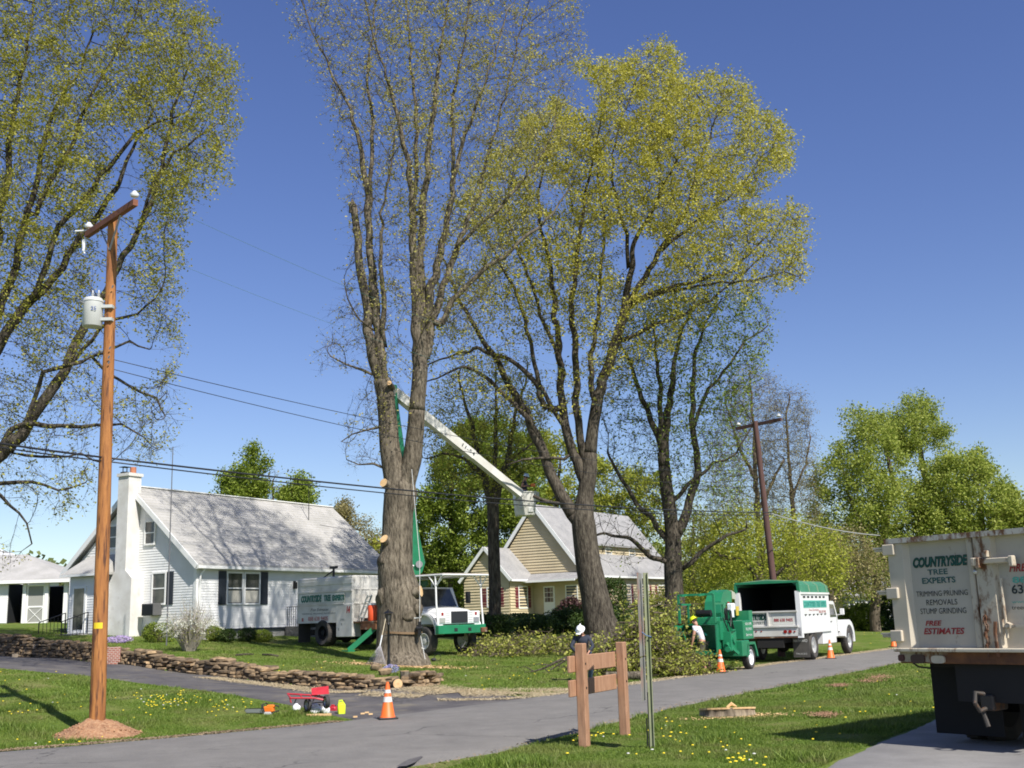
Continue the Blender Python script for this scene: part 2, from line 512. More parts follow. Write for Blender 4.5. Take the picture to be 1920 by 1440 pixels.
# road: match arcs by hand so the strip stays straight across
RA = [FAR_EDGE[0]] + FAR_EDGE[1:]
NEAR_S = smooth_pl(NEAR_EDGE, 3)
def proj_near(p_):
    best = None
    for a, b in zip(NEAR_S[:-1], NEAR_S[1:]):
        d = b - a; t = max(0, min(1, (p_ - a).dot(d) / d.length_squared)); q = a + d * t
        if best is None or (q - p_).length < (best - p_).length: best = q
    return best
RA2 = resample(smooth_pl(RA), 420)
RB2 = [proj_near(q) for q in RA2]
V = []
for a, b in zip(RA2, RB2):
    d = (b - a).normalized()
    for j in range(9):
        q = a.lerp(b, (0, .03, .2, .35, .5, .65, .8, .97, 1)[j])
        if j == 0: q = q + d * random.uniform(-0.07, 0.07)
        if j == 8: q = q + d * random.uniform(-0.07, 0.07)
        V.append((q.x, q.y, 0.03 + 0.03 * (1 - abs(j - 4) / 4) if 0 < j < 8 else -0.01))
I = (np.arange(len(RA2) - 1)[:, None] * 9 + np.arange(8)[None, :]).ravel()
o = np_mesh('road', np.array(V), np.stack([I, I + 9, I + 10, I + 1], 1), MAT_ASPH, smooth=True)
if o.data.polygons[0].normal.z < 0: o.data.flip_normals()
tag(o, kind='structure')
DRV_LOW = [GND(*q) for q in [(-160, 1240), (0, 1254), (100, 1262), (200, 1273), (330, 1289), (450, 1306), (560, 1325), (640, 1345), (690, 1356)]]
DRV_UP = [WALL[i] + Vector((0.0, 0.05, 0)) for i in range(len(WALL))]
DRV_UP = [Vector((q.x, q.y, 0)) for q in DRV_UP] + [Vector((*G0(860, 1303).xy, 0)), Vector((*G0(1000, 1309).xy, 0))]
DRV_LOW = [Vector((q.x, q.y, 0)) for q in DRV_LOW] + [Vector((*G0(800, 1345).xy, 0)), Vector((*G0(990, 1322).xy, 0))]
o = strip('driveway', DRV_LOW, DRV_UP, MAT_DRIVE, 0.022, n=240, m=22, jit=0.06)
tag(o, kind='structure')
PAD_L = [G0(1420, 1520), G0(1530, 1452), G0(1600, 1421), G0(1658, 1394), G0(1745, 1362), G0(1800, 1320)]
PAD_R = [q + Vector((9, -2.5, 0)) for q in PAD_L]
o = strip('parking_pad', PAD_L, PAD_R, MAT_PAD, 0.05, n=60, m=10, jit=0.05)
tag(o, kind='structure')

mb_ = None
TAR = [G0(*q, 0.042) for q in [(742, 1438), (765, 1425), (790, 1418), (797, 1406), (793, 1420), (779, 1430), (762, 1437)]]
o = np_mesh('tar_patch', np.array([tuple(q + Vector((0, 0, .006))) for q in TAR] + [tuple(TAR[3].lerp(TAR[2], .5))]), np.array([[0, 1, 5, 6], [1, 2, 4, 5], [2, 3, 3, 4]])[:2], mat('tar_dark', (0.085, 0.08, 0.078), .8, c2=(.12, .11, .105), scale=8)); tag(o, kind='structure')
# ---- sawdust along the shoulder and at the driveway mouth
MAT_SAW = mat('sawdust', (0.62, 0.50, 0.30), 0.95, c2=(0.45, 0.37, 0.24), scale=9, bump=0.6, bscale=60)
def scatter_chips(name, centre_fn, n, size, m_, zoff=0.0):
    C = np.array([centre_fn() for _ in range(n)])
    z = zt(C[:, 0], C[:, 1]) + C[:, 2] + zoff
    a = rng.uniform(0, 6.28, n); s1 = rng.uniform(0.5, 1.2, n) * size; s2 = s1 * rng.uniform(0.3, 0.8, n)
    dx = np.stack([np.cos(a) * s1, np.sin(a) * s1, rng.uniform(-0.3, 0.3, n) * size], 1)
    dy = np.stack([-np.sin(a) * s2, np.cos(a) * s2, rng.uniform(-0.3, 0.3, n) * size], 1)
    c = np.stack([C[:, 0], C[:, 1], z], 1)
    V = np.stack([c - dx - dy, c + dx - dy, c + dx + dy, c - dx + dy], 1).reshape(-1, 3)
    return np_mesh(name, V, np.arange(4 * n).reshape(-1, 4), m_)
def along(pl, w, off=0.0, dens=None):
    L = [0.0]
    for a, b in zip(pl[:-1], pl[1:]): L.append(L[-1] + (b - a).length)
    def f():
        t = random.uniform(0, L[-1])
        for k in range(len(pl) - 1):
            if t <= L[k + 1]:
                a, b = pl[k], pl[k + 1]
                q = a.lerp(b, (t - L[k]) / (L[k + 1] - L[k])); d = (b - a).normalized()
                e = random.gauss(0, w) + off
                return (q.x - d.y * e, q.y + d.x * e, 0.045)
    return f
shoulder = [G0(*q) for q in [(820, 1318), (960, 1313), (1100, 1297), (1250, 1275), (1340, 1264), (1430, 1249), (1700, 1214), (1800, 1203)]]
mouth = [G0(*q) for q in [(770, 1304), (860, 1307), (960, 1303), (1080, 1297)]]
wallfoot = [Vector((*GND(*q).xy, 0)) for q in [(400, 1272), (550, 1288), (690, 1301), (800, 1306)]]
f1 = along(shoulder, 0.16, 0.02); f2 = along(mouth, 0.45); f3 = along(wallfoot, 0.28, -0.3)
def fm():
    r = random.random()
    return f1() if r < 0.45 else f2() if r < 0.76 else f3()
o = scatter_chips('sawdust', fm, 90000, 0.014, MAT_SAW)
tag(o, 'pale sawdust strewn along the far road shoulder and driveway mouth', 'sawdust', kind='stuff')

MAT_EDGE = mat('verge_earth', (0.30, 0.22, 0.13), 0.95, c2=(0.20, 0.15, 0.09), scale=3, bump=0.6)
fe = along([q for q in NEAR_S[1:-1]], 0.10, 0.02); fe2 = along([q for q in FAR_EDGE[1:5]], 0.09, 0.02)
o = scatter_chips('verge_crumbs', lambda: fe() if random.random() < .6 else fe2(), 26000, 0.018, MAT_EDGE)
tag(o, 'brown earth crumbs and dead grass along both asphalt edges', 'verge earth', kind='stuff')
# ---- red dirt mound round the near pole
MAT_DIRT = mat('red_dirt', (0.36, 0.185, 0.095), 0.95, c2=(0.25, 0.125, 0.065), scale=5, c3=(0.44, 0.27, 0.15), s3=22, bump=0.9, bscale=16)
POLE_S = 98.0
pc = P(183, 1352, POLE_S)
POLE_X, POLE_Y = pc.x, pc.y
POLE_Z = zg(POLE_X, POLE_Y)
mb = MB()
NR, NA = 16, 56
from mathutils import noise as mnoise
vs = []
for i in range(NR + 1):
    for k in range(NA):
        a = 2 * math.pi * k / NA
        rr = 0.80 * (i / NR) * (1 + 0.16 * mnoise.noise(Vector((math.cos(a) * 1.4, math.sin(a) * 1.4, 3.1))))
        h = 0.36 * (1 - (i / NR) ** 1.05) ** 1.0
        x = POLE_X + rr * math.cos(a); y = POLE_Y + rr * math.sin(a) * 1.0
        h += 0.05 * mnoise.noise(Vector((x * 5, y * 5, 0))) * (1 - i / NR) + 0.02 * mnoise.noise(Vector((x * 18, y * 18, 0)))
        vs.append((x, y, zg(x, y) + h - (0.05 if i == NR else 0)))
fs = []
for i in range(NR):
    for k in range(NA):
        k2 = (k + 1) % NA
        fs.append((i * NA + k, i * NA + k2, (i + 1) * NA + k2, (i + 1) * NA + k))
fs.append(tuple(range(NA - 1, -1, -1)))
mb.add(vs, fs)
rd = random.Random(3)
for _ in range(160):
    a = rd.uniform(0, 6.28); r_ = rd.uniform(0.3, 0.95); x = POLE_X + r_ * math.cos(a); y = POLE_Y + r_ * math.sin(a)
    q = rd.uniform(0.01, 0.028); h = 0.36 * max(0, 1 - r_ / 0.8)
    mb.sphere((x, y, zg(x, y) + h + 0.005), (q, q * 1.2, q * 0.8), 5, 4)
o = mb.build('dirt_mound', MAT_DIRT, smooth='all', fixn=True)
tag(o, 'heap of loose red dirt round the foot of the near wooden pole', 'dirt mound')

# ---- grass blades: real blades over the lawns, thinning with distance
BLADE_M = leafmat('grass_blade', (0.08, 0.15, 0.016), (0.24, 0.31, 0.06), (0.145, 0.22, 0.03), trans=0.3)
def _patchy(m_):
    n, l = m_.node_tree.nodes, m_.node_tree.links
    cr = next(q for q in n if q.type == 'VALTORGB'); tc = n.new('ShaderNodeTexCoord')
    out = cr.outputs[0]; tg = [k.to_socket for k in list(out.links)]
    for sc_, lo_, hi_, col_ in ((0.55, 0.48, 0.68, (0.27, 0.25, 0.09)), (2.3, 0.56, 0.70, (0.30, 0.25, 0.12)), (1.1, 0.55, 0.75, (0.05, 0.11, 0.012))):
        t = n.new('ShaderNodeTexNoise'); t.inputs['Scale'].default_value = sc_; t.inputs['Detail'].default_value = 5; l.new(tc.outputs['Object'], t.inputs[0])
        r = n.new('ShaderNodeMapRange'); r.inputs[1].default_value = lo_; r.inputs[2].default_value = hi_; r.inputs[4].default_value = 0.5; l.new(t.outputs[0], r.inputs[0])
        x = n.new('ShaderNodeMix'); x.data_type = 'RGBA'; x.inputs[7].default_value = (*col_, 1); l.new(out, x.inputs[6]); l.new(r.outputs[0], x.inputs[0]); out = x.outputs[2]
    for k in tg: l.new(out, k)
_patchy(BLADE_M)
def grass_points(n, xr, yr, dmin, seed):
    r = np.random.default_rng(seed)
    X = r.uniform(*xr, n); Y = r.uniform(*yr, n)
    keep = (np.abs(X / Y) < 0.52)
    keep &= r.uniform(0, 1, n) < np.clip((dmin / Y) ** 1.2, 0, 1)
    X, Y = X[keep], Y[keep]
    df, _ = poly_sd(X, Y, FAR_EDGE); dn, _ = poly_sd(X, Y, NEAR_EDGE)
    k = (df > 0.02) | (dn < -0.02)
    # off the driveway
    dl, _ = poly_sd(X, Y, DRV_LOW); du, _ = poly_sd(X, Y, DRV_UP)
    k &= ~((dl > -0.05) & (du < 0.1) & (X < 1.5) & (df > 0))
    dp, _ = poly_sd(X, Y, PAD_L)
    k &= ~((dp < 0.03) & (dn < 0) & (X > PAD_L[0].x - 0.2) & (Y < PAD_L[-1].y))
    k &= np.hypot(X - POLE_X, Y - POLE_Y) > 0.76
    return X[k], Y[k], r
def blades(name, pts, h, w, label):
    X, Y, r = pts
    n = len(X)
    Z = zt(X, Y) - 0.01
    # lumpy height
    hh = h * r.uniform(0.5, 1.25, n) * (0.75 + 0.45 * np.sin(X * 2.1 + np.sin(Y * 1.7) * 2) * np.sin(Y * 1.3 + 1))
    a = r.uniform(0, 6.28, n); ww = w * r.uniform(0.6, 1.3, n)
    le = r.normal(0, 0.45, (n, 2)) * hh[:, None]
    b = np.stack([X, Y, Z], 1)
    d = np.stack([np.cos(a) * ww, np.sin(a) * ww, np.zeros(n)], 1)
    tip = b + np.stack([le[:, 0], le[:, 1], hh], 1)
    V = np.stack([b - d, b + d, tip], 1).reshape(-1, 3)
    o = np_mesh(name, V, np.arange(3 * n).reshape(-1, 3), BLADE_M)
    tag(o, label, 'grass', kind='stuff')
blades('grass', grass_points(1500000, (-12, 11), (12.0, 26), 14.5, 1), 0.06, 0.0075, 'short spring grass blades over the verges on both sides of the road')
blades('grass', grass_points(1300000, (-24, 24), (26, 54), 20, 2), 0.07, 0.016, 'mown grass blades over the raised lawn around the big trees and trucks')

blades('grass_tufts', (lambda q: (q[0][(np.sin(q[0] * 1.7 + 2 * np.sin(q[1] * .9)) * np.sin(q[1] * 1.3 + q[0] * .5)) > .55], q[1][(np.sin(q[0] * 1.7 + 2 * np.sin(q[1] * .9)) * np.sin(q[1] * 1.3 + q[0] * .5)) > .55], q[2]))(grass_points(500000, (-12, 11), (12.0, 30), 16, 5)), 0.12, 0.011, 'taller uneven grass tufts standing out of the verges')
# ---- dandelions
MAT_YEL = mat('dandelion_yellow', (0.80, 0.62, 0.02), 0.7)
MAT_PUFF = mat('seed_head', (0.6, 0.6, 0.55), 0.9)
mb = MB()
def dand(px, py, n, sx, sy, rr=(0.014, 0.026)):
    for _ in range(n):
        q = GND(px + rd.gauss(0, sx), py + rd.gauss(0, sy))
        df = float(poly_sd(np.array([q.x]), np.array([q.y]), FAR_EDGE)[0][0]); dn = float(poly_sd(np.array([q.x]), np.array([q.y]), NEAR_EDGE)[0][0])
        if not (df > 0.1 or dn < -0.1): continue
        r_ = rd.uniform(*rr)
        mb.cur = 1 if rd.random() < 0.08 else 0
        mb.lathe([(0.003, 0.0), (r_, 0.006), (r_ * 0.8, 0.014), (r_ * 0.3, 0.018)], 7, Matrix.Translation(q + Vector((0, 0, 0.05))))
dand(310, 1318, 70, 42, 9); dand(420, 1327, 25, 25, 9); dand(270, 1340, 8, 40, 10); dand(1395, 1432, 14, 18, 5, (0.018, 0.03)); dand(1120, 1384, 16, 30, 6)
dand(60, 1310, 25, 50, 28); dand(1340, 1385, 22, 80, 22); dand(1600, 1330, 20, 100, 25); dand(1250, 1370, 10, 40, 15); dand(1250, 1425, 8, 120, 8); dand(430, 1255, 18, 110, 8, (0.02, 0.03)); dand(960, 1255, 30, 100, 22, (0.02, 0.03)); dand(1650, 1190, 14, 30, 10, (0.02, 0.035)); dand(120, 1395, 12, 80, 8)
o = mb.build('dandelions', [MAT_YEL, MAT_PUFF], fixn=True)
tag(o, 'yellow dandelion heads dotted through the lawns beside the road', 'dandelions', kind='stuff')
# ============================================================ TREES
def barkmat(name, c1, c2, c3, bump=0.9, zs=0.18, sc=9.0):
    m_, n, l = nmat(name)
    b = n['Principled BSDF']; b.inputs['Roughness'].default_value = 0.92; b.inputs['Specular IOR Level'].default_value = 0.15
    tc = n.new('ShaderNodeTexCoord'); mp = n.new('ShaderNodeMapping'); mp.inputs['Scale'].default_value = (1, 1, zs)
    l.new(tc.outputs['Object'], mp.inputs[0])
    nz = n.new('ShaderNodeTexNoise'); nz.inputs['Scale'].default_value = sc; nz.inputs['Detail'].default_value = 7; nz.inputs['Roughness'].default_value = 0.65
    l.new(mp.outputs[0], nz.inputs[0])
    cr = n.new('ShaderNodeValToRGB')
    cr.color_ramp.elements[0].position = 0.36; cr.color_ramp.elements[0].color = (*c1, 1)
    cr.color_ramp.elements[1].position = 0.68; cr.color_ramp.elements[1].color = (*c3, 1)
    e = cr.color_ramp.elements.new(0.5); e.color = (*c2, 1)
    l.new(nz.outputs[0], cr.inputs[0])
    n2 = n.new('ShaderNodeTexNoise'); n2.inputs['Scale'].default_value = 1.3; n2.inputs['Detail'].default_value = 4
    l.new(tc.outputs['Object'], n2.inputs[0])
    r2 = n.new('ShaderNodeMapRange'); r2.inputs[1].default_value = 0.3; r2.inputs[2].default_value = 0.7; r2.inputs[3].default_value = 0.78; r2.inputs[4].default_value = 1.2
    l.new(n2.outputs[0], r2.inputs[0])
    mu = n.new('ShaderNodeMix'); mu.data_type = 'RGBA'; mu.blend_type = 'MULTIPLY'; mu.inputs[0].default_value = 1
    l.new(cr.outputs[0], mu.inputs[6]); l.new(r2.outputs[0], mu.inputs[7])
    l.new(mu.outputs[2], b.inputs['Base Color'])
    n4 = n.new('ShaderNodeTexNoise'); n4.inputs['Scale'].default_value = sc * 2.0; n4.inputs['Detail'].default_value = 5
    l.new(mp.outputs[0], n4.inputs[0])
    bp = n.new('ShaderNodeBump'); bp.inputs['Strength'].default_value = bump; bp.inputs['Distance'].default_value = 0.05
    l.new(n4.outputs[0], bp.inputs['Height']); l.new(bp.outputs[0], b.inputs['Normal'])
    return m_
BARK_BIG = barkmat('bark_grey', (0.055, 0.046, 0.034), (0.15, 0.125, 0.092), (0.25, 0.215, 0.16), bump=1.0, zs=0.22, sc=12)
BARK_DK = barkmat('bark_dark', (0.032, 0.027, 0.022), (0.080, 0.067, 0.052), (0.15, 0.13, 0.10), bump=1.0, zs=0.22, sc=12)
BARK_BR = barkmat('bark_brown', (0.07, 0.055, 0.04), (0.12, 0.095, 0.07), (0.19, 0.155, 0.115))
CUTWOOD = mat('cut_wood', (0.72, 0.50, 0.26), 0.8, c2=(0.60, 0.38, 0.18), scale=12, bump=0.2)
LEAF_OLIVE = leafmat('leaf_olive', (0.33, 0.32, 0.035), (0.64, 0.58, 0.13), (0.49, 0.46, 0.07), trans=0.45)
LEAF_OLIVE2 = leafmat('leaf_olive_green', (0.24, 0.25, 0.03), (0.50, 0.46, 0.09), (0.36, 0.35, 0.05), trans=0.45)
LEAF_PALE = leafmat('leaf_pale', (0.32, 0.31, 0.07), (0.56, 0.50, 0.16), (0.44, 0.40, 0.10), trans=0.45)
LEAF_GREEN = leafmat('leaf_green', (0.13, 0.19, 0.02), (0.34, 0.40, 0.07), (0.22, 0.29, 0.035), trans=0.4)
LEAF_GR2 = leafmat('leaf_spring_green', (0.19, 0.26, 0.035), (0.47, 0.50, 0.12), (0.32, 0.38, 0.065), trans=0.45)
LEAF_YG = leafmat('leaf_yellow_green', (0.24, 0.28, 0.025), (0.48, 0.48, 0.08), (0.34, 0.37, 0.045), trans=0.42)
LEAF_DK = leafmat('leaf_dark', (0.035, 0.065, 0.012), (0.085, 0.13, 0.025), (0.055, 0.095, 0.018), trans=0.2)
LEAF_TAN = leafmat('leaf_tan', (0.22, 0.19, 0.08), (0.38, 0.33, 0.15), (0.30, 0.26, 0.10), trans=0.4)

def pip(px, py, poly):
    ins = np.zeros(px.shape, bool); n = len(poly); j = n - 1
    for i in range(n):
        xi, yi = poly[i]; xj, yj = poly[j]
        c = ((yi > py) != (yj > py)) & (px < (xj - xi) * (py - yi) / ((yj - yi) + 1e-12) + xi)
        ins ^= c; j = i
    return ins
_Rn, _Un, _Fn = np.array(_R), np.array(_U), np.array(_F)
def Pn(px, py, Y):
    d = _Fn[None] + _Rn[None] * ((px - 960) / FPX)[:, None] + _Un[None] * ((720 - py) / FPX)[:, None]
    t = Y / d[:, 1]
    o = d * t[:, None]; o[:, 2] += CAMZ
    return o
def leaves_np(name, C, size, m_, parent, seed=1, droop=0.3, aspect=0.62):
    r = np.random.default_rng(seed); n = len(C)
    nv = r.normal(0, 1, (n, 3)); nv[:, 2] = np.abs(nv[:, 2]) + 0.25
    nv /= np.linalg.norm(nv, axis=1)[:, None]
    a = r.normal(0, 1, (n, 3)); a[:, 2] -= droop
    a -= nv * (a * nv).sum(1)[:, None]; a /= np.linalg.norm(a, axis=1)[:, None] + 1e-9
    b = np.cross(nv, a)
    s_ = (size * r.uniform(0.55, 1.25, n))[:, None]
    C = np.asarray(C)
    V = np.stack([C - a * s_ * 0.5, C + b * s_ * 0.5 * aspect + nv * s_ * .06, C + a * s_ * 0.55, C - b * s_ * 0.5 * aspect + nv * s_ * .06], 1).reshape(-1, 3)
    return np_mesh(name, V, np.arange(4 * n).reshape(-1, 4), m_, parent)

def grow(limbs, att, step, di, dk, seed, trop=0.12, maxit=160, wander=0.12, maxch=4):
    """limbs: list of [(Vector, radius)...]; returns pos,parent,given radius"""
    r = np.random.default_rng(seed)
    pos = []; par = []; rad = []
    for li, L in enumerate(limbs):
        if li == 0: prev = -1
        else:
            A = np.array(pos); q = np.array(L[0][0]); dd = ((A - q) ** 2).sum(1)
            # prefer a thick host
            prev = int(np.argmin(dd - 0.02 * np.array(rad)))
        first = True
        for (a, ra), (b, rb) in zip(L[:-1], L[1:]):
            n = max(1, int((b - a).length / step))
            for k in range(n + (1 if False else 0)):
                t = k / n
                if li > 0 and first: first = False; 
                q = np.array(a.lerp(b, t)); rr = ra + (rb - ra) * t
                j = min(0.12 * step + 0.03, rr * 1.5) if (li > 0 or len(pos) > 3) else 0
                if rr < 0.25: q = q + r.normal(0, 1, 3) * j * 0.5
                pos.append(q); par.append(prev); rad.append(rr); prev = len(pos) - 1
        pos.append(np.array(L[-1][0])); par.append(prev); rad.append(L[-1][1])
    P_ = np.array(pos); par = list(par); rad = list(rad)
    nch = np.zeros(len(P_) + 200000, int)
    for q in par:
        if q >= 0: nch[q] += 1
    nlimb = len(P_)
    # distances
    near = np.zeros(len(att), int); nd = np.full(len(att), 1e9)
    def upd(new, base):
        for s0 in range(0, len(att), 2000):
            A = att[s0:s0 + 2000]
            D = ((A[:, None, :] - new[None]) ** 2).sum(2); k = D.argmin(1); dmin = np.sqrt(D[np.arange(len(A)), k])
            m_ = dmin < nd[s0:s0 + 2000] - 1e-6
            nd[s0:s0 + 2000] = np.where(m_, dmin, nd[s0:s0 + 2000]); near[s0:s0 + 2000] = np.where(m_, k + base, near[s0:s0 + 2000])
    # only thin-enough limb nodes may sprout
    upd(P_, 0)
    allP = [P_]; total = len(P_)
    PP = P_.copy(); parA = np.array(par)
    for it in range(maxit):
        act = nd < di
        if act.sum() == 0: break
        idx = near[act]; v = att[act] - PP[idx]; v /= np.linalg.norm(v, axis=1)[:, None] + 1e-9
        S = np.zeros((len(PP), 3)); np.add.at(S, idx, v)
        u = np.unique(idx); u = u[nch[u] < maxch]
        if len(u) == 0: break
        d = S[u]; ln = np.linalg.norm(d, axis=1)[:, None]; d = d / (ln + 1e-9)
        pu = parA[u]; pd = np.where(pu[:, None] >= 0, PP[u] - PP[np.maximum(pu, 0)], 0); pd /= np.linalg.norm(pd, axis=1)[:, None] + 1e-9
        islimb = (u < nlimb)[:, None]
        d = d + np.where(islimb, 0.35, 0.55) * pd + np.array([0, 0, trop]) + r.normal(0, wander, d.shape)
        d /= np.linalg.norm(d, axis=1)[:, None]
        new = PP[u] + d * step
        base = len(PP); nch[u] += 1
        PP = np.vstack([PP, new]); parA = np.concatenate([parA, u]); rad += [0.0] * len(u)
        upd(new, base)
        keep = nd > dk
        if not keep.all():
            att = att[keep]; near = near[keep]; nd = nd[keep]
        if len(att) == 0 or len(PP) > 60000: break
    return PP, parA, np.array(rad), nlimb

def tree_mesh(PP, par, rad, nlimb, tip=0.006, expo=2.35, maxr=None):
    n = len(PP)
    acc = np.zeros(n); kids = [[] for _ in range(n)]
    for i in range(n):
        if par[i] >= 0: kids[par[i]].append(i)
    R = np.zeros(n)
    order = list(range(n))
    # children always come after their parent except limb joins, also after
    for i in reversed(order):
        if not kids[i]: a = tip ** expo
        else: a = acc[i]
        rr = a ** (1 / expo)
        if rad[i] > 0: rr = max(rad[i] * 0.93, min(rr, rad[i] * 1.0)); a = rr ** expo
        R[i] = rr
        if par[i] >= 0: acc[par[i]] += a
    for i in range(n):
        if par[i] >= 0 and i >= nlimb: R[i] = min(R[i], R[par[i]] * 0.75 if par[i] < nlimb else R[par[i]])
    return R, kids

def tubes_from_tree(PP, par, R, kids, seed, lump=0.0, start_cap=False):
    """chains following the thickest child, merged in one vertex list by ring size"""
    mb = MB(); n = len(PP)
    rr = random.Random(seed)
    roots = [i for i in range(n) if par[i] < 0]
    stack = [(i, None) for i in roots]
    while stack:
        i, frm = stack.pop()
        ch = [] if frm is None else [frm]
        cur = i
        while True:
            ch.append(cur)
            if not kids[cur]: break
            ks = sorted(kids[cur], key=lambda k: -R[k])
            for k in ks[1:]: stack.append((k, cur))
            cur = ks[0]
        if len(ch) < 2: continue
        pts = [Vector(PP[k]) for k in ch]
        rs = [float(R[k]) for k in ch]
        if frm is not None: rs[0] = min(rs[0], rs[1] * 1.15)
        mr = max(rs)
        # subdivide ring count by thickness along the chain: split in pieces
        a = 0
        def sides(r_): return 18 if r_ > 0.3 else 12 if r_ > 0.14 else 7 if r_ > 0.06 else 5 if r_ > 0.025 else 3
        while a < len(ch) - 1:
            sd = sides(rs[a]); b = a + 1
            while b < len(ch) - 1 and sides(rs[b]) == sd: b += 1
            seg = pts[a:b + 1]; sr = rs[a:b + 1]
            if sr[0] > 0.12:
                # smooth the thick stems
                q = []; qr = []
                for k in range(len(seg) - 1):
                    p0 = pts[max(a + k - 1, 0)]; p1 = seg[k]; p2 = seg[k + 1]; p3 = pts[min(a + k + 2, len(pts) - 1)]
                    for u in (0, 0.34, 0.67):
                        q.append(0.5 * ((2 * p1) + (p2 - p0) * u + (2 * p0 - 5 * p1 + 4 * p2 - p3) * u * u + (3 * p1 - p0 - 3 * p2 + p3) * u ** 3))
                        qr.append(sr[k] + (sr[k + 1] - sr[k]) * u)
                q.append(seg[-1]); qr.append(sr[-1]); seg, sr = q, qr
            o0 = len(mb.v)
            mb.tube(seg, sr, sd, cap=(sr[0] > 0.03))
            if lump and sr[0] > 0.1:
                for vi in range(o0, len(mb.v)):
                    v = Vector(mb.v[vi])
                    k = (vi - o0) // sd
                    c = seg[min(k, len(seg) - 1)]; d = v - c
                    f = 1 + lump * mnoise.noise(Vector((v.x * 1.6, v.y * 1.6, v.z * 0.7))) + lump * 0.35 * mnoise.noise(Vector((v.x * 6, v.y * 6, v.z * 1.0)))
                    mb.v[vi] = tuple(c + d * f)
            a = b
    return mb

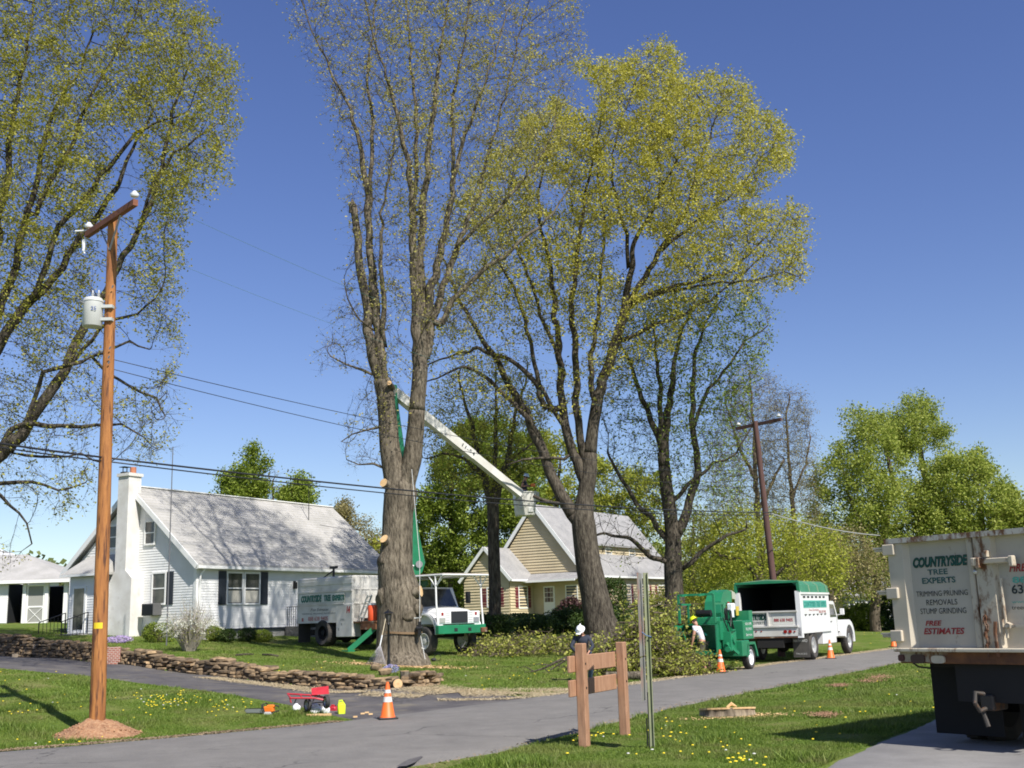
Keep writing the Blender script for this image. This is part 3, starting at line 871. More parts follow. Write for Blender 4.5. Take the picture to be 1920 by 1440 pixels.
def make_tree(name, label, base, limbs_px, poly, s, natt, seed, bark, leaf, leafsize, nleaf, thick=3.5, step=0.42, di=5.0, dk=0.6, cat='tree', group=None, tip=0.0085, lump=0.10, twig=0.5, ntwig=3, shell=0.0, trop=0.12, holes=0, ddamp=1.2, leaf_sel=None, trunk_r_over=None, topdens=0.0, wander=0.12, jit=0.0, clump=0.0):
    r = np.random.default_rng(seed); Y0 = FPX / s
    limbs = []
    for li, L in enumerate(limbs_px):
        n = len(L); amp = 0 if li == 0 else r.uniform(-1, 1) * ddamp
        out = []
        for k, q in enumerate(L):
            dd = q[3] if len(q) > 3 else amp * (k / max(1, n - 1))
            out.append((P(q[0], q[1], s, dd), q[2] / 2 / s))
        limbs.append(out)
    b0 = limbs[0][0][0]; gz = zg(b0.x, b0.y)
    if b0.z > gz - 0.1: limbs[0].insert(0, (Vector((b0.x, b0.y, gz - 0.15)), limbs[0][0][1] * (1.12 if b0.z - gz < 1 else 1.0)))
    # attractors inside the silhouette, with depth
    poly = np.array(poly, float)
    x0, y0 = poly.min(0); x1, y1 = poly.max(0)
    cx, cy = poly.mean(0)
    att = np.zeros((0, 3)); k = 0
    pxs = []
    while len(att) < natt and k < 60:
        k += 1
        px = r.uniform(x0, x1, natt * 2); py = r.uniform(y0, y1, natt * 2)
        ok = pip(px, py, poly)
        if topdens: ok &= r.uniform(0, 1, len(px)) < 1 - topdens * (py - y0) / (y1 - y0)
        if holes:
            f = np.array([mnoise.noise(Vector((a_ / s * 0.42, b_ / s * 0.42, seed))) for a_, b_ in zip(px, py)])
            ok &= f > -holes + 0.0
        px, py = px[ok], py[ok]
        rho = np.clip(np.hypot((px - cx) / (x1 - x0) * 2, (py - cy) / (y1 - y0) * 2), 0, 1)
        t = thick * np.sqrt(np.clip(1.05 - rho ** 2, 0.08, 1))
        dd = r.uniform(-1, 1, len(px)) * t
        att = np.vstack([att, Pn(px, py, Y0 + dd)])
    att = att[:natt]
    PP, par, rad, nl = grow(limbs, att, step, di, dk, seed, trop=trop, wander=wander)
    R, kids = tree_mesh(PP, par, rad, nl, tip=tip)
    root = empty(name, tuple(limbs[0][0][0]), 0, label, cat, group)
    off = np.array(limbs[0][0][0])
    PL = PP - off
    mb = tubes_from_tree(PL, par, R, kids, seed, lump=lump)
    # twigs off the thin wood
    thin = np.where((R < 0.03) & (np.arange(len(PP)) >= 0))[0]
    tips = np.array([i for i in thin if len(kids[i]) == 0 or R[i] < 0.016])
    if len(tips) == 0: tips = thin
    src = np.repeat(tips, ntwig)
    pd = PL[src] - PL[np.maximum(par[src], 0)]; pd /= np.linalg.norm(pd, axis=1)[:, None] + 1e-9
    d = pd * 0.9 + r.normal(0, 0.55, pd.shape) + np.array([0, 0, trop]); d /= np.linalg.norm(d, axis=1)[:, None]
    ln = twig * r.uniform(0.4, 1.2, len(src))
    a = PL[src]; b = a + d * ln[:, None]
    w = np.cross(d, r.normal(0, 1, d.shape)); w /= np.linalg.norm(w, axis=1)[:, None] + 1e-9
    w2 = np.cross(d, w); rt = tip * 0.75
    TV = np.stack([a + w * rt, a - w * rt * .5 + w2 * rt * .87, a - w * rt * .5 - w2 * rt * .87, b], 1).reshape(-1, 3)
    k4 = np.arange(len(src)) * 4
    TF = np.concatenate([np.stack([k4, k4 + 1, k4 + 3], 1), np.stack([k4 + 1, k4 + 2, k4 + 3], 1), np.stack([k4 + 2, k4, k4 + 3], 1)])
    o0 = len(mb.v)
    tr = mb.build('trunk', bark, root, smooth='all')
    # join twigs as second mesh through np then merge data
    tw = np_mesh('twigs', TV, TF, [bark, BARK_DK], root, mi=np.ones(len(TF)))
    tr.data.materials.append(BARK_DK)
    import bmesh
    bm = bmesh.new(); bm.from_mesh(tr.data); bm.from_mesh(tw.data); bm.to_mesh(tr.data); bm.free()
    bpy.data.objects.remove(tw)
    # leaves along the twigs and thin wood
    if nleaf:
        pick = r.integers(0, len(src), nleaf)
        if leaf_sel is not None:
            wgt = leaf_sel(a[pick] + off)
            pick = pick[r.uniform(0, 1, len(pick)) < wgt]
        if clump:
            # leaves sit in bunches on some twigs, few on others
            f = np.array([mnoise.noise(Vector(v) * 1.15) + 0.6 * mnoise.noise(Vector(v) * 3.1 + Vector((9, 0, 0))) for v in a])
            pick = pick[r.uniform(0, 1, len(pick)) < np.clip(0.42 + f[pick] * clump, 0.03, 1)]
        t = r.uniform(0.45, 1.05, len(pick))[:, None]
        C = a[pick] + (b[pick] - a[pick]) * t + r.normal(0, jit or leafsize * 0.55, (len(pick), 3))
        leaves_np('crown', C, leafsize, leaf, root, seed)
    return root, PP, R

# ---- the big maple being cut down (double stem)
T1S = 54.0
t1 = [
 [(752, 1240, 118), (750, 1222, 92), (748, 1190, 84), (748, 1150, 82), (748, 1112, 86), (744, 1085, 74), (742, 1060, 68), (744, 1010, 60), (747, 960, 58), (751, 925, 64), (738, 880, 46), (731, 840, 42), (727, 790, 38), (722, 740, 37), (716, 712, 36), (705, 690, 26), (694, 640, 22), (687, 570, 19), (681, 520, 18), (674, 470, 17), (667, 425, 16), (661, 385, 15)],
 [(752, 940, 50), (762, 900, 40), (773, 860, 38), (780, 800, 35), (784, 740, 32), (788, 690, 29), (782, 640, 22), (778, 560, 19), (775, 480, 17), (772, 400, 15), (768, 330, 13), (757, 270, 11), (742, 200, 8), (712, 110, 5), (690, 30, 4), (670, -60, 3)],
 [(717, 715, 28), (714, 670, 21), (706, 600, 19), (700, 530, 18), (693, 470, 16), (690, 410, 14), (686, 330, 12), (674, 270, 10), (655, 205, 7), (620, 130, 5), (585, 60, 3), (565, 0, 3)],
 [(690, 410, 10), (695, 300, 9), (700, 230, 8), (688, 150, 6), (700, 60, 4), (705, -60, 3)],
 [(716, 645, 12), (719, 560, 11), (713, 480, 8), (716, 400, 6), (730, 330, 4), (740, 260, 3)],
 [(787, 690, 26), (792, 620, 21), (790, 560, 19), (787, 480, 17), (793, 400, 15), (800, 330, 13), (808, 250, 11), (816, 170, 9), (830, 80, 6), (845, -20, 4), (855, -110, 3)],
 [(776, 400, 9), (780, 300, 9), (782, 210, 8), (772, 130, 6), (765, 40, 5), (760, -70, 3)],
 [(790, 640, 22), (806, 560, 19), (818, 500, 17), (832, 440, 14), (843, 390, 12), (850, 340, 10), (868, 270, 8), (895, 190, 6), (925, 110, 4), (950, 20, 3)],
 [(850, 345, 8), (852, 270, 8), (845, 200, 7), (862, 110, 5), (880, 10, 4), (890, -90, 3)],
 [(795, 665, 22), (812, 600, 18), (830, 540, 15), (852, 480, 13), (872, 430, 10), (900, 360, 8), (915, 300, 7), (935, 220, 5), (960, 130, 4), (980, 40, 3)],
 [(826, 606, 13), (850, 565, 12), (878, 530, 11), (910, 500, 10), (945, 478, 9), (996, 438, 7), (1038, 400, 5), (1070, 350, 3)],
 [(858, 462, 9), (895, 425, 8), (930, 400, 7), (975, 350, 6), (1010, 300, 4), (1040, 240, 3)],
 [(700, 700, 7), (680, 690, 6), (650, 684, 4), (620, 668, 3)],
 [(720, 875, 6), (700, 868, 5), (672, 872, 3), (650, 862, 2)],
 [(716, 800, 6), (690, 806, 4), (660, 815, 3), (640, 828, 2)],
 [(700, 620, 5), (675, 600, 4), (650, 560, 3), (645, 520, 2)],
]
def t1sel(C):
    return np.clip((C[:, 2] - 8) / 14, 0.3, 1) * np.where(C[:, 0] < -4.6, 0.55, 1)
T1_ROOT, T1P, T1R = make_tree('maple_tree', 'tallest thin-leaved maple with double trunk and fresh pale saw cuts beside the lift truck', None, t1,
    [(530, -170), (538, 0), (575, 100), (625, 230), (650, 330), (660, 470), (640, 560), (598, 650), (610, 700), (690, 700), (640, 800), (650, 880), (710, 880), (735, 720), (760, 610), (850, 640), (900, 600), (960, 480), (1020, 380), (1075, 200), (1088, 60), (1080, -60), (1040, -220), (800, -300)],
    T1S, 6500, 11, BARK_BIG, LEAF_PALE, 0.092, 150000, thick=3.6, step=0.38, di=3.4, dk=0.40, twig=0.55, ntwig=4, lump=0.09, tip=0.006, jit=0.10, clump=1.5, leaf_sel=t1sel, trop=0.3, wander=0.08)
# fresh cuts and stubs on it
def stub(px, py, dx, dy, dz_, r_, ln, s=T1S, dd=-0.4, parent=None, name='cut_stub', el=1.0):
    c = P(px, py, s, dd) - Vector(parent.location)
    d = Vector((dx, dy, dz_)).normalized()
    mb = MB()
    a = c - d * ln; n = 14
    mb.cur = 0; mb.tube([a, c - d * ln * .4, c], [r_ * 1.35, r_ * 1.12, r_], n, cap=False)
    mb.cur = 1
    f = Vector((0, 0, 1)).cross(d).normalized(); g_ = d.cross(f)
    vs = [c + (f * math.cos(6.283 * k / n) + g_ * math.sin(6.283 * k / n)) * r_ * 1.0 + d * 0.004 for k in range(n)]
    mb.add(vs, [tuple(range(n))])
    return mb.build(name, [BARK_BIG, CUTWOOD], parent, smooth=True, fixn=False)
stub(719, 905, -0.5, -0.85, 0.30, 0.15, 0.6, dd=-0.50, parent=T1_ROOT)
stub(720, 1010, -0.5, -0.75, 0.55, 0.155, 0.6, dd=-0.50, parent=T1_ROOT)
stub(730, 718, -0.15, -0.95, 0.25, 0.085, 0.4, dd=-0.46, parent=T1_ROOT)
stub(661, 383, -0.1, -0.3, 1.0, 0.135, 0.3, dd=0.0, parent=T1_ROOT)
stub(789, 1108, 0.96, -0.25, 0.15, 0.19, 0.5, dd=-0.40, parent=T1_ROOT)
# burls
for (px, py, r_, dd) in [(762, 1150, 0.25, -0.50), (726, 1118, 0.36, -0.20), (724, 1050, 0.27, -0.18), (780, 1138, 0.22, -0.30)]:
    c = P(px, py, T1S, dd) - Vector(T1_ROOT.location); mb = MB(); mb.sphere((0, 0, 0), 1.0, 16, 12)
    mb.v = [tuple(c + Vector(v) * r_ * (1 + 0.45 * mnoise.noise(Vector(v) * 1.7 + Vector((px, 0, 0)))) * (1.0 + .25 * abs(v[2]))) for v in mb.v]
    mb.build('burl', BARK_BIG, T1_ROOT, smooth='all')

# ---- the second big maple
T2S = 43.5
t2 = [
 [(1137, 1204, 92), (1133, 1190, 74), (1124, 1160, 62), (1114, 1110, 55), (1104, 1060, 50), (1097, 1010, 46), (1093, 970, 46), (1097, 930, 34), (1105, 880, 30), (1106, 850, 28), (1112, 800, 24), (1122, 743, 22), (1143, 674, 20), (1157, 632, 19), (1171, 587, 18), (1176, 560, 15), (1183, 515, 12), (1184, 472, 11), (1200, 435, 9), (1214, 409, 8), (1232, 375, 7), (1244, 350, 6), (1262, 315, 5), (1281, 285, 4), (1290, 240, 3)],
 [(1090, 985, 30), (1075, 965, 28), (1053, 930, 25), (1035, 895, 22), (1018, 847, 20), (1000, 805, 18), (987, 778, 17), (970, 745, 15), (950, 712, 13), (925, 665, 12), (900, 628, 10), (870, 580, 8), (845, 530, 6), (830, 480, 4), (835, 430, 3)],
 [(1095, 900, 24), (1080, 865, 21), (1066, 830, 18), (1060, 802, 17), (1053, 743, 15), (1049, 667, 14), (1042, 597, 12), (1039, 549, 11), (1032, 490, 9), (1015, 430, 7), (1008, 370, 6), (1020, 300, 4), (1040, 230, 3)],
 [(1099, 870, 20), (1087, 830, 17), (1080, 743, 15), (1080, 667, 14), (1070, 587, 12), (1077, 535, 11), (1080, 480, 9), (1092, 410, 7), (1100, 350, 6), (1118, 280, 4), (1130, 200, 3)],
 [(1166, 605, 15), (1188, 552, 13), (1210, 521, 12), (1235, 475, 11), (1262, 435, 10), (1285, 397, 8), (1298, 350, 6), (1311, 307, 5), (1330, 260, 4), (1345, 210, 3)],
 [(1180, 500, 9), (1176, 440, 8), (1161, 397, 7), (1150, 350, 5), (1148, 290, 4), (1165, 220, 3), (1190, 160, 3)],
 [(1176, 575, 10), (1221, 547, 9), (1270, 535, 8), (1322, 522, 7), (1370, 505, 5), (1412, 470, 4), (1445, 430, 3)],
 [(1180, 570, 9), (1230, 550, 7), (1290, 540, 6), (1350, 530, 5), (1412, 527, 4), (1470, 510, 3), (1500, 520, 2)],
 [(1157, 640, 11), (1185, 628, 10), (1212, 615, 9), (1250, 602, 7), (1282, 587, 6), (1334, 562, 5), (1380, 525, 4), (1430, 480, 3)],
 [(1240, 468, 9), (1290, 430, 7), (1330, 395, 6), (1380, 360, 4), (1420, 310, 3)],
 [(1022, 765, 12), (1004, 722, 11), (983, 694, 10), (960, 676, 9), (935, 665, 8), (895, 655, 7), (860, 662, 5), (825, 672, 4), (790, 690, 3)],
 [(1010, 820, 12), (975, 770, 11), (940, 735, 9), (900, 700, 8), (868, 690, 6), (840, 700, 4), (800, 715, 3)],
 [(1058, 800, 10), (1020, 740, 9), (1000, 680, 9), (985, 600, 8), (965, 540, 7), (940, 500, 6), (915, 450, 4), (900, 400, 3)],
 [(1060, 700, 9), (1030, 630, 8), (1010, 570, 7), (985, 500, 6), (960, 440, 5), (950, 380, 4), (965, 310, 3)],
 [(1000, 930, 7), (1040, 945, 8), (1075, 950, 9)][::-1],
 [(1060, 860, 7), (1020, 860, 6), (980, 862, 4), (950, 872, 3)],
 [(1120, 760, 14), (1108, 720, 12), (1112, 650, 10), (1122, 580, 8), (1128, 500, 7), (1135, 430, 5), (1125, 360, 4), (1120, 300, 3)],
]
def t2sel(C): return np.clip((C[:, 2] - 7) / 13, 0.14, 1)
make_tree('maple_tree', 'broad olive-leaved maple on the lawn right of the lift bucket, behind the crouching worker', None, t2,
    [(1040, 200), (1060, 150), (1095, 118), (1125, 120), (1150, 112), (1190, 108), (1215, 88), (1262, 92), (1268, 150), (1300, 165), (1325, 142), (1355, 155), (1400, 160), (1418, 205), (1468, 240), (1474, 290), (1505, 320), (1488, 380), (1512, 420), (1506, 500), (1520, 528), (1470, 535), (1400, 555), (1330, 590), (1270, 640), (1190, 690), (1140, 760), (1000, 800), (900, 760), (830, 720), (800, 680), (830, 600), (830, 470), (880, 350), (940, 270), (1000, 220)],
    T2S, 8000, 23, BARK_DK, LEAF_OLIVE, 0.122, 300000, thick=4.5, step=0.42, di=3.4, dk=0.42, twig=0.6, ntwig=4, lump=0.09, tip=0.0065, jit=0.12, clump=1.5, leaf_sel=t2sel, topdens=0.3, trop=0.12, holes=0.30, wander=0.08)

# ---- big maple off the left edge
T0S = 62.0
t0 = [
 [(-120, 1260, 95), (-116, 1180, 76), (-110, 1100, 70), (-100, 1020, 66), (-85, 960, 60), (-60, 910, 40), (-20, 870, 30), (20, 832, 26), (52, 797, 24), (90, 742, 22), (122, 689, 20), (156, 620, 18), (190, 560, 15), (222, 502, 14), (250, 445, 12), (285, 380, 11), (294, 353, 10), (312, 275, 9), (325, 212, 7), (337, 175, 5), (355, 120, 4)],
 [(-95, 985, 46), (-80, 860, 36), (-40, 720, 28), (0, 640, 22), (45, 575, 19), (80, 540, 17), (115, 505, 15), (153, 440, 13), (190, 395, 12), (219, 350, 10), (240, 300, 8), (262, 260, 6), (290, 200, 4)],
 [(-60, 780, 26), (-30, 650, 22), (0, 567, 19), (20, 530, 17), (37, 450, 15), (52, 400, 13), (66, 350, 12), (80, 290, 11), (90, 230, 9), (118, 180, 7), (150, 130, 5), (175, 60, 4)],
 [(-45, 720, 20), (-20, 560, 18), (0, 397, 16), (14, 330, 14), (28, 203, 10), (45, 120, 8), (60, 30, 5), (75, -60, 3)],
 [(66, 400, 10), (95, 340, 11), (125, 290, 10), (137, 265, 9), (160, 200, 7), (200, 130, 5), (240, 60, 4)],
 [(60, 562, 12), (110, 430, 12), (162, 369, 11), (219, 294, 9), (255, 250, 7), (300, 230, 5), (350, 210, 3)],
 [(255, 440, 7), (290, 330, 7), (330, 290, 6), (370, 260, 5), (410, 230, 3)],
 [(-20, 870, 16), (20, 805, 12), (60, 796, 11), (120, 800, 9), (180, 800, 7), (230, 795, 5), (270, 820, 3)],
 [(40, 812, 10), (85, 700, 9), (130, 685, 8), (190, 660, 6), (240, 640, 5), (280, 655, 3)],
 [(120, 692, 8), (165, 640, 8), (210, 600, 7), (255, 590, 5), (290, 565, 4), (310, 520, 3)],
 [(52, 797, 8), (20, 850, 7), (80, 860, 6), (150, 850, 4), (200, 870, 3)],
 [(-60, 910, 14), (0, 905, 9), (60, 900, 7), (110, 920, 5), (160, 905, 3)],
 [(200, 700, 7), (240, 720, 6), (290, 745, 5), (310, 780, 3)],
 [(-30, 900, 10), (20, 950, 6), (50, 980, 4), (60, 1020, 3)],
]
def t0sel(C): return np.clip((C[:, 2] - 6.5) / 10, 0.16, 1)
make_tree('maple_tree', 'leafy olive maple reaching in from the left edge above the wooden pole', None, t0,
    [(-420, -160), (365, -140), (378, 20), (395, 80), (432, 110), (440, 165), (478, 212), (440, 235), (425, 290), (408, 345), (370, 350), (350, 400), (330, 470), (325, 560), (345, 640), (320, 720), (345, 790), (330, 840), (255, 870), (190, 920), (110, 980), (60, 1040), (0, 1070), (-200, 1050), (-420, 800)],
    T0S, 11000, 5, BARK_DK, LEAF_OLIVE2, 0.090, 420000, thick=4.0, step=0.36, di=3.0, dk=0.36, twig=0.45, ntwig=4, lump=0.08, tip=0.0055, jit=0.10, clump=1.5, leaf_sel=t0sel, topdens=0.35, trop=0.05, holes=0.30, wander=0.08)

# ---- third tree, nearly bare, over the beige house
t3 = [
 [(1266, 1160, 46), (1264, 1110, 36), (1262, 1060, 33), (1262, 1010, 30), (1256, 960, 27), (1248, 900, 25), (1243, 850, 23), (1236, 820, 15), (1222, 790, 12), (1205, 750, 11), (1195, 715, 9), (1178, 670, 6), (1160, 640, 4)],
 [(1246, 860, 20), (1248, 810, 17), (1258, 740, 14), (1262, 700, 11), (1268, 660, 9), (1280, 610, 7), (1300, 580, 5), (1330, 550, 3)],
 [(1240, 840, 12), (1238, 780, 11), (1238, 720, 9), (1230, 660, 6), (1225, 600, 4)],
 [(1270, 1000, 22), (1290, 960, 18), (1306, 900, 15), (1308, 850, 13), (1296, 800, 12), (1300, 720, 10), (1302, 660, 7), (1320, 610, 5), (1345, 570, 3)],
 [(1300, 800, 8), (1330, 730, 7), (1370, 680, 5), (1400, 640, 4), (1440, 610, 3)],
 [(1260, 1030, 14), (1235, 990, 12), (1200, 950, 10), (1165, 900, 8), (1140, 850, 5)],
 [(1258, 1060, 12), (1220, 1040, 10), (1180, 1010, 8), (1130, 1000, 5), (1080, 1010, 3)],
 [(1262, 940, 10), (1300, 900, 8), (1340, 870, 6), (1380, 850, 4), (1410, 800, 3)],
 [(1262, 1080, 12), (1310, 1040, 9), (1350, 1010, 7), (1400, 990, 4)],
]
def t3sel(C): return np.clip(0.25 + (C[:, 0] - 6) / 12 + (C[:, 2] - 10) / 14, 0.1, 1)
make_tree('maple_tree', 'dark nearly bare spreading tree hiding the right end of the beige house', None, t3,
    [(1130, 660), (1180, 590), (1260, 560), (1340, 530), (1420, 540), (1455, 580), (1440, 650), (1400, 740), (1400, 850), (1390, 950), (1330, 1000), (1290, 1080), (1100, 1040), (1110, 930), (1130, 850), (1110, 740)],
    38.5, 4200, 31, BARK_DK, LEAF_GREEN, 0.14, 26000, thick=4.5, step=0.44, di=3.8, dk=0.48, twig=0.65, ntwig=4, tip=0.008, jit=.12, lump=0.08, leaf_sel=t3sel, trop=0.15, wander=0.08)
# ---- slim tree between the two maples
t4 = [
 [(927, 1185, 30), (928, 1150, 25), (928, 1100, 23), (926, 1040, 22), (925, 990, 22), (924, 950, 22), (915, 915, 15), (903, 885, 13), (893, 850, 11), (885, 800, 9), (870, 750, 6), (860, 700, 4)],
 [(928, 950, 16), (938, 900, 14), (950, 870, 12), (958, 820, 10), (965, 780, 7), (985, 720, 5), (990, 680, 3)],
 [(926, 940, 10), (930, 860, 9), (928, 800, 8), (932, 740, 5), (930, 690, 3)],
 [(905, 895, 8), (870, 860, 6), (830, 850, 4), (800, 860, 3)],
 [(950, 868, 7), (985, 845, 5), (1010, 815, 3)],
]
make_tree('slim_tree', 'slim forked tree standing just behind the lift truck, left of the beige house door', None, t4,
    [(800, 760), (850, 680), (920, 660), (1000, 670), (1030, 760), (1020, 860), (980, 920), (880, 930), (800, 900), (780, 830)],
    36.0, 1900, 41, BARK_DK, LEAF_OLIVE2, 0.12, 14000, thick=3.0, step=0.44, di=4.0, dk=0.5, ntwig=4, jit=.12, twig=0.6, lump=0.06)

# ---- trees farther back
def far_tree(label, trunk, poly, s, natt, seed, leaf, leafsize, nleaf, thick, bark=BARK_BR, step=0.7, dk=0.95, twig=0.9, name='leafy_tree', group='trees behind the houses', extra=(), **kw):
    return make_tree(name, label, None, [trunk] + list(extra), poly, s, natt, seed, bark, leaf, leafsize, nleaf, thick=thick, step=step, di=6.0, dk=dk, twig=twig, lump=0.05, group=group, tip=0.010, **dict(dict(jit=0.30, clump=0.6), **kw))
far_tree('wide bright green tree filling the gap between the big trunk and the beige house gable', [(850, 1165, 24), (850, 1080, 20), (848, 1000, 15), (845, 930, 10), (850, 880, 5)],
    [(775, 1000), (795, 930), (815, 870), (850, 810), (900, 790), (960, 800), (1000, 810), (1015, 880), (1010, 960), (960, 1010), (930, 1080), (880, 1130), (800, 1140), (775, 1090)], 22, 1300, 51, LEAF_GREEN, 0.25, 190000, 3.5)
far_tree('green tree rising between the lift bucket and the maple, behind the beige house roof', [(1040, 1140, 18), (1040, 1000, 14), (1045, 920, 8), (1050, 860, 4)],
    [(960, 960), (975, 870), (1010, 810), (1060, 820), (1110, 850), (1170, 880), (1240, 880), (1260, 960), (1240, 1040), (1130, 1040), (1020, 1000)], 18.5, 800, 52, LEAF_YG, 0.30, 70000, 3.5)
far_tree('round bright green treetop behind the left part of the white roof', [(450, 1150, 16), (450, 1020, 12), (452, 920, 7), (455, 870, 4)],
    [(412, 935), (420, 905), (442, 885), (458, 855), (482, 853), (490, 880), (488, 920), (475, 955), (440, 965), (410, 955)], 27, 320, 53, LEAF_GREEN, 0.20, 32000, 2.0)
far_tree('smaller green treetop behind the right part of the white roof', [(552, 1150, 14), (552, 1040, 10), (552, 950, 5)],
    [(532, 945), (540, 915), (560, 908), (582, 920), (588, 950), (575, 970), (545, 970)], 27, 200, 54, LEAF_GREEN, 0.20, 17000, 1.6)
far_tree('bare grey tree between the two green treetops behind the white roof', [(512, 1150, 10), (512, 1020, 8), (511, 950, 5), (512, 900, 3)],
    [(495, 960), (497, 900), (515, 870), (532, 895), (530, 950)], 27, 130, 55, LEAF_TAN, 0.2, 300, 1.4, step=0.5, dk=0.6)
far_tree('rounded tan-leaved tree right of the white house roof', [(655, 1160, 12), (655, 1080, 9), (655, 1020, 6), (657, 980, 3)],
    [(615, 990), (622, 965), (650, 953), (680, 975), (700, 1010), (708, 1060), (700, 1090), (640, 1060), (618, 1020)], 25, 420, 56, LEAF_TAN, 0.16, 42000, 1.8)
far_tree('green tree low behind the right end of the white roof', [(700, 1165, 12), (700, 1100, 9), (700, 1060, 5)],
    [(672, 1050), (690, 1015), (715, 1010), (735, 1050), (730, 1100), (690, 1100)], 25, 150, 57, LEAF_YG, 0.28, 3500, 1.6)
far_tree('tall pale half-bare tree behind the dark crossarm pole', [(1425, 1150, 16), (1425, 1050, 13), (1420, 950, 11), (1415, 850, 8), (1410, 760, 5), (1405, 700, 3)],
    [(1330, 1000), (1320, 900), (1345, 800), (1370, 720), (1400, 682), (1440, 700), (1460, 760), (1440, 860), (1460, 960), (1440, 1040)], 27, 2600, 58, LEAF_TAN, 0.10, 30000, 3.0, step=0.45, dk=0.45, ntwig=5, jit=.15,
    extra=[[(1418, 900, 8), (1390, 850, 6), (1370, 790, 4), (1360, 740, 3)], [(1420, 960, 8), (1450, 900, 6), (1470, 860, 4)]])
far_tree('wispy grey tree right of the dark crossarm pole', [(1490, 1150, 14), (1490, 1050, 11), (1487, 950, 9), (1478, 860, 6), (1475, 790, 4), (1480, 740, 3)],
    [(1435, 1010), (1430, 900), (1440, 800), (1462, 730), (1500, 735), (1522, 790), (1528, 880), (1535, 960), (1530, 1040)], 27, 2400, 59, LEAF_TAN, 0.10, 28000, 2.6, step=0.45, dk=0.45, ntwig=5, jit=.15,
    extra=[[(1486, 930, 6), (1510, 870, 4), (1520, 820, 3)]])
far_tree('tall twin-topped green tree rising left of the dump truck', [(1640, 1160, 20), (1645, 1060, 16), (1655, 1000, 14), (1670, 950, 12), (1675, 910, 10), (1668, 880, 9), (1660, 840, 6)],
    [(1528, 1060), (1525, 960), (1535, 890), (1580, 840), (1600, 780), (1640, 775), (1665, 790), (1690, 820), (1700, 900), (1740, 960), (1730, 1060), (1680, 1130), (1570, 1135)], 26, 1900, 60, LEAF_GR2, 0.20, 125000, 4.0,
    extra=[[(1640, 1060, 12), (1610, 980, 9), (1590, 920, 6), (1580, 880, 4)]])
far_tree('leaning green tree with bare dark lower trunk above the dump truck gate', [(1762, 1160, 24), (1762, 1060, 22), (1764, 1000, 20), (1766, 960, 18), (1752, 920, 15), (1735, 895, 12), (1725, 850, 10), (1718, 820, 7), (1712, 790, 4)],
    [(1668, 790), (1690, 765), (1712, 750), (1745, 762), (1762, 800), (1768, 830), (1740, 850), (1700, 860), (1670, 840)], 25, 600, 61, LEAF_GR2, 0.18, 42000, 2.6, bark=BARK_DK,
    extra=[[(1766, 980, 12), (1720, 960, 9), (1700, 930, 7)], [(1755, 930, 9), (1775, 900, 6), (1780, 870, 4)]])
far_tree('broad dense green tree behind the dump truck box', [(1840, 1160, 26), (1840, 1060, 20), (1840, 980, 14), (1840, 920, 8)],
    [(1720, 1040), (1730, 940), (1745, 880), (1790, 855), (1830, 855), (1870, 890), (1900, 930), (1925, 990), (1960, 1070), (1800, 1120), (1720, 1100)], 26, 1500, 62, LEAF_GR2, 0.21, 140000, 3.6)
far_tree('green tree at the right edge behind the dump truck', [(1960, 1160, 24), (1960, 1060, 18), (1955, 990, 10)],
    [(1880, 1040), (1895, 950), (1930, 930), (2010, 920), (2060, 1000), (2020, 1110), (1900, 1110)], 26, 600, 63, LEAF_GR2, 0.23, 60000, 3.0)
def low_tree(*a, **k): return far_tree(*a, **k)
far_tree('low spreading yellow-green tree behind the chipper and the green truck roof', [(1428, 1150, 20), (1427, 1110, 16), (1415, 1075, 12), (1390, 1050, 9), (1350, 1040, 6)],
    [(1290, 1060), (1300, 1000), (1350, 960), (1420, 955), (1490, 985), (1560, 1000), (1590, 1050), (1580, 1100), (1500, 1090), (1420, 1070), (1330, 1090)], 36, 1900, 64, LEAF_YG, 0.14, 46000, 3.0, bark=BARK_DK, step=0.5, dk=0.6, twig=0.6, trop=0.02,
    extra=[[(1427, 1105, 12), (1460, 1070, 9), (1500, 1050, 6), (1550, 1040, 4)], [(1420, 1085, 10), (1430, 1040, 8), (1440, 1000, 5)]])
far_tree('brownish budding tree between the green truck and the far house', [(1560, 1160, 14), (1560, 1110, 11), (1558, 1080, 7)],
    [(1500, 1080), (1510, 1010), (1560, 990), (1620, 1010), (1670, 1060), (1660, 1110), (1600, 1120), (1530, 1120)], 30, 800, 65, LEAF_TAN, 0.15, 16000, 2.5, step=0.5, dk=0.65)
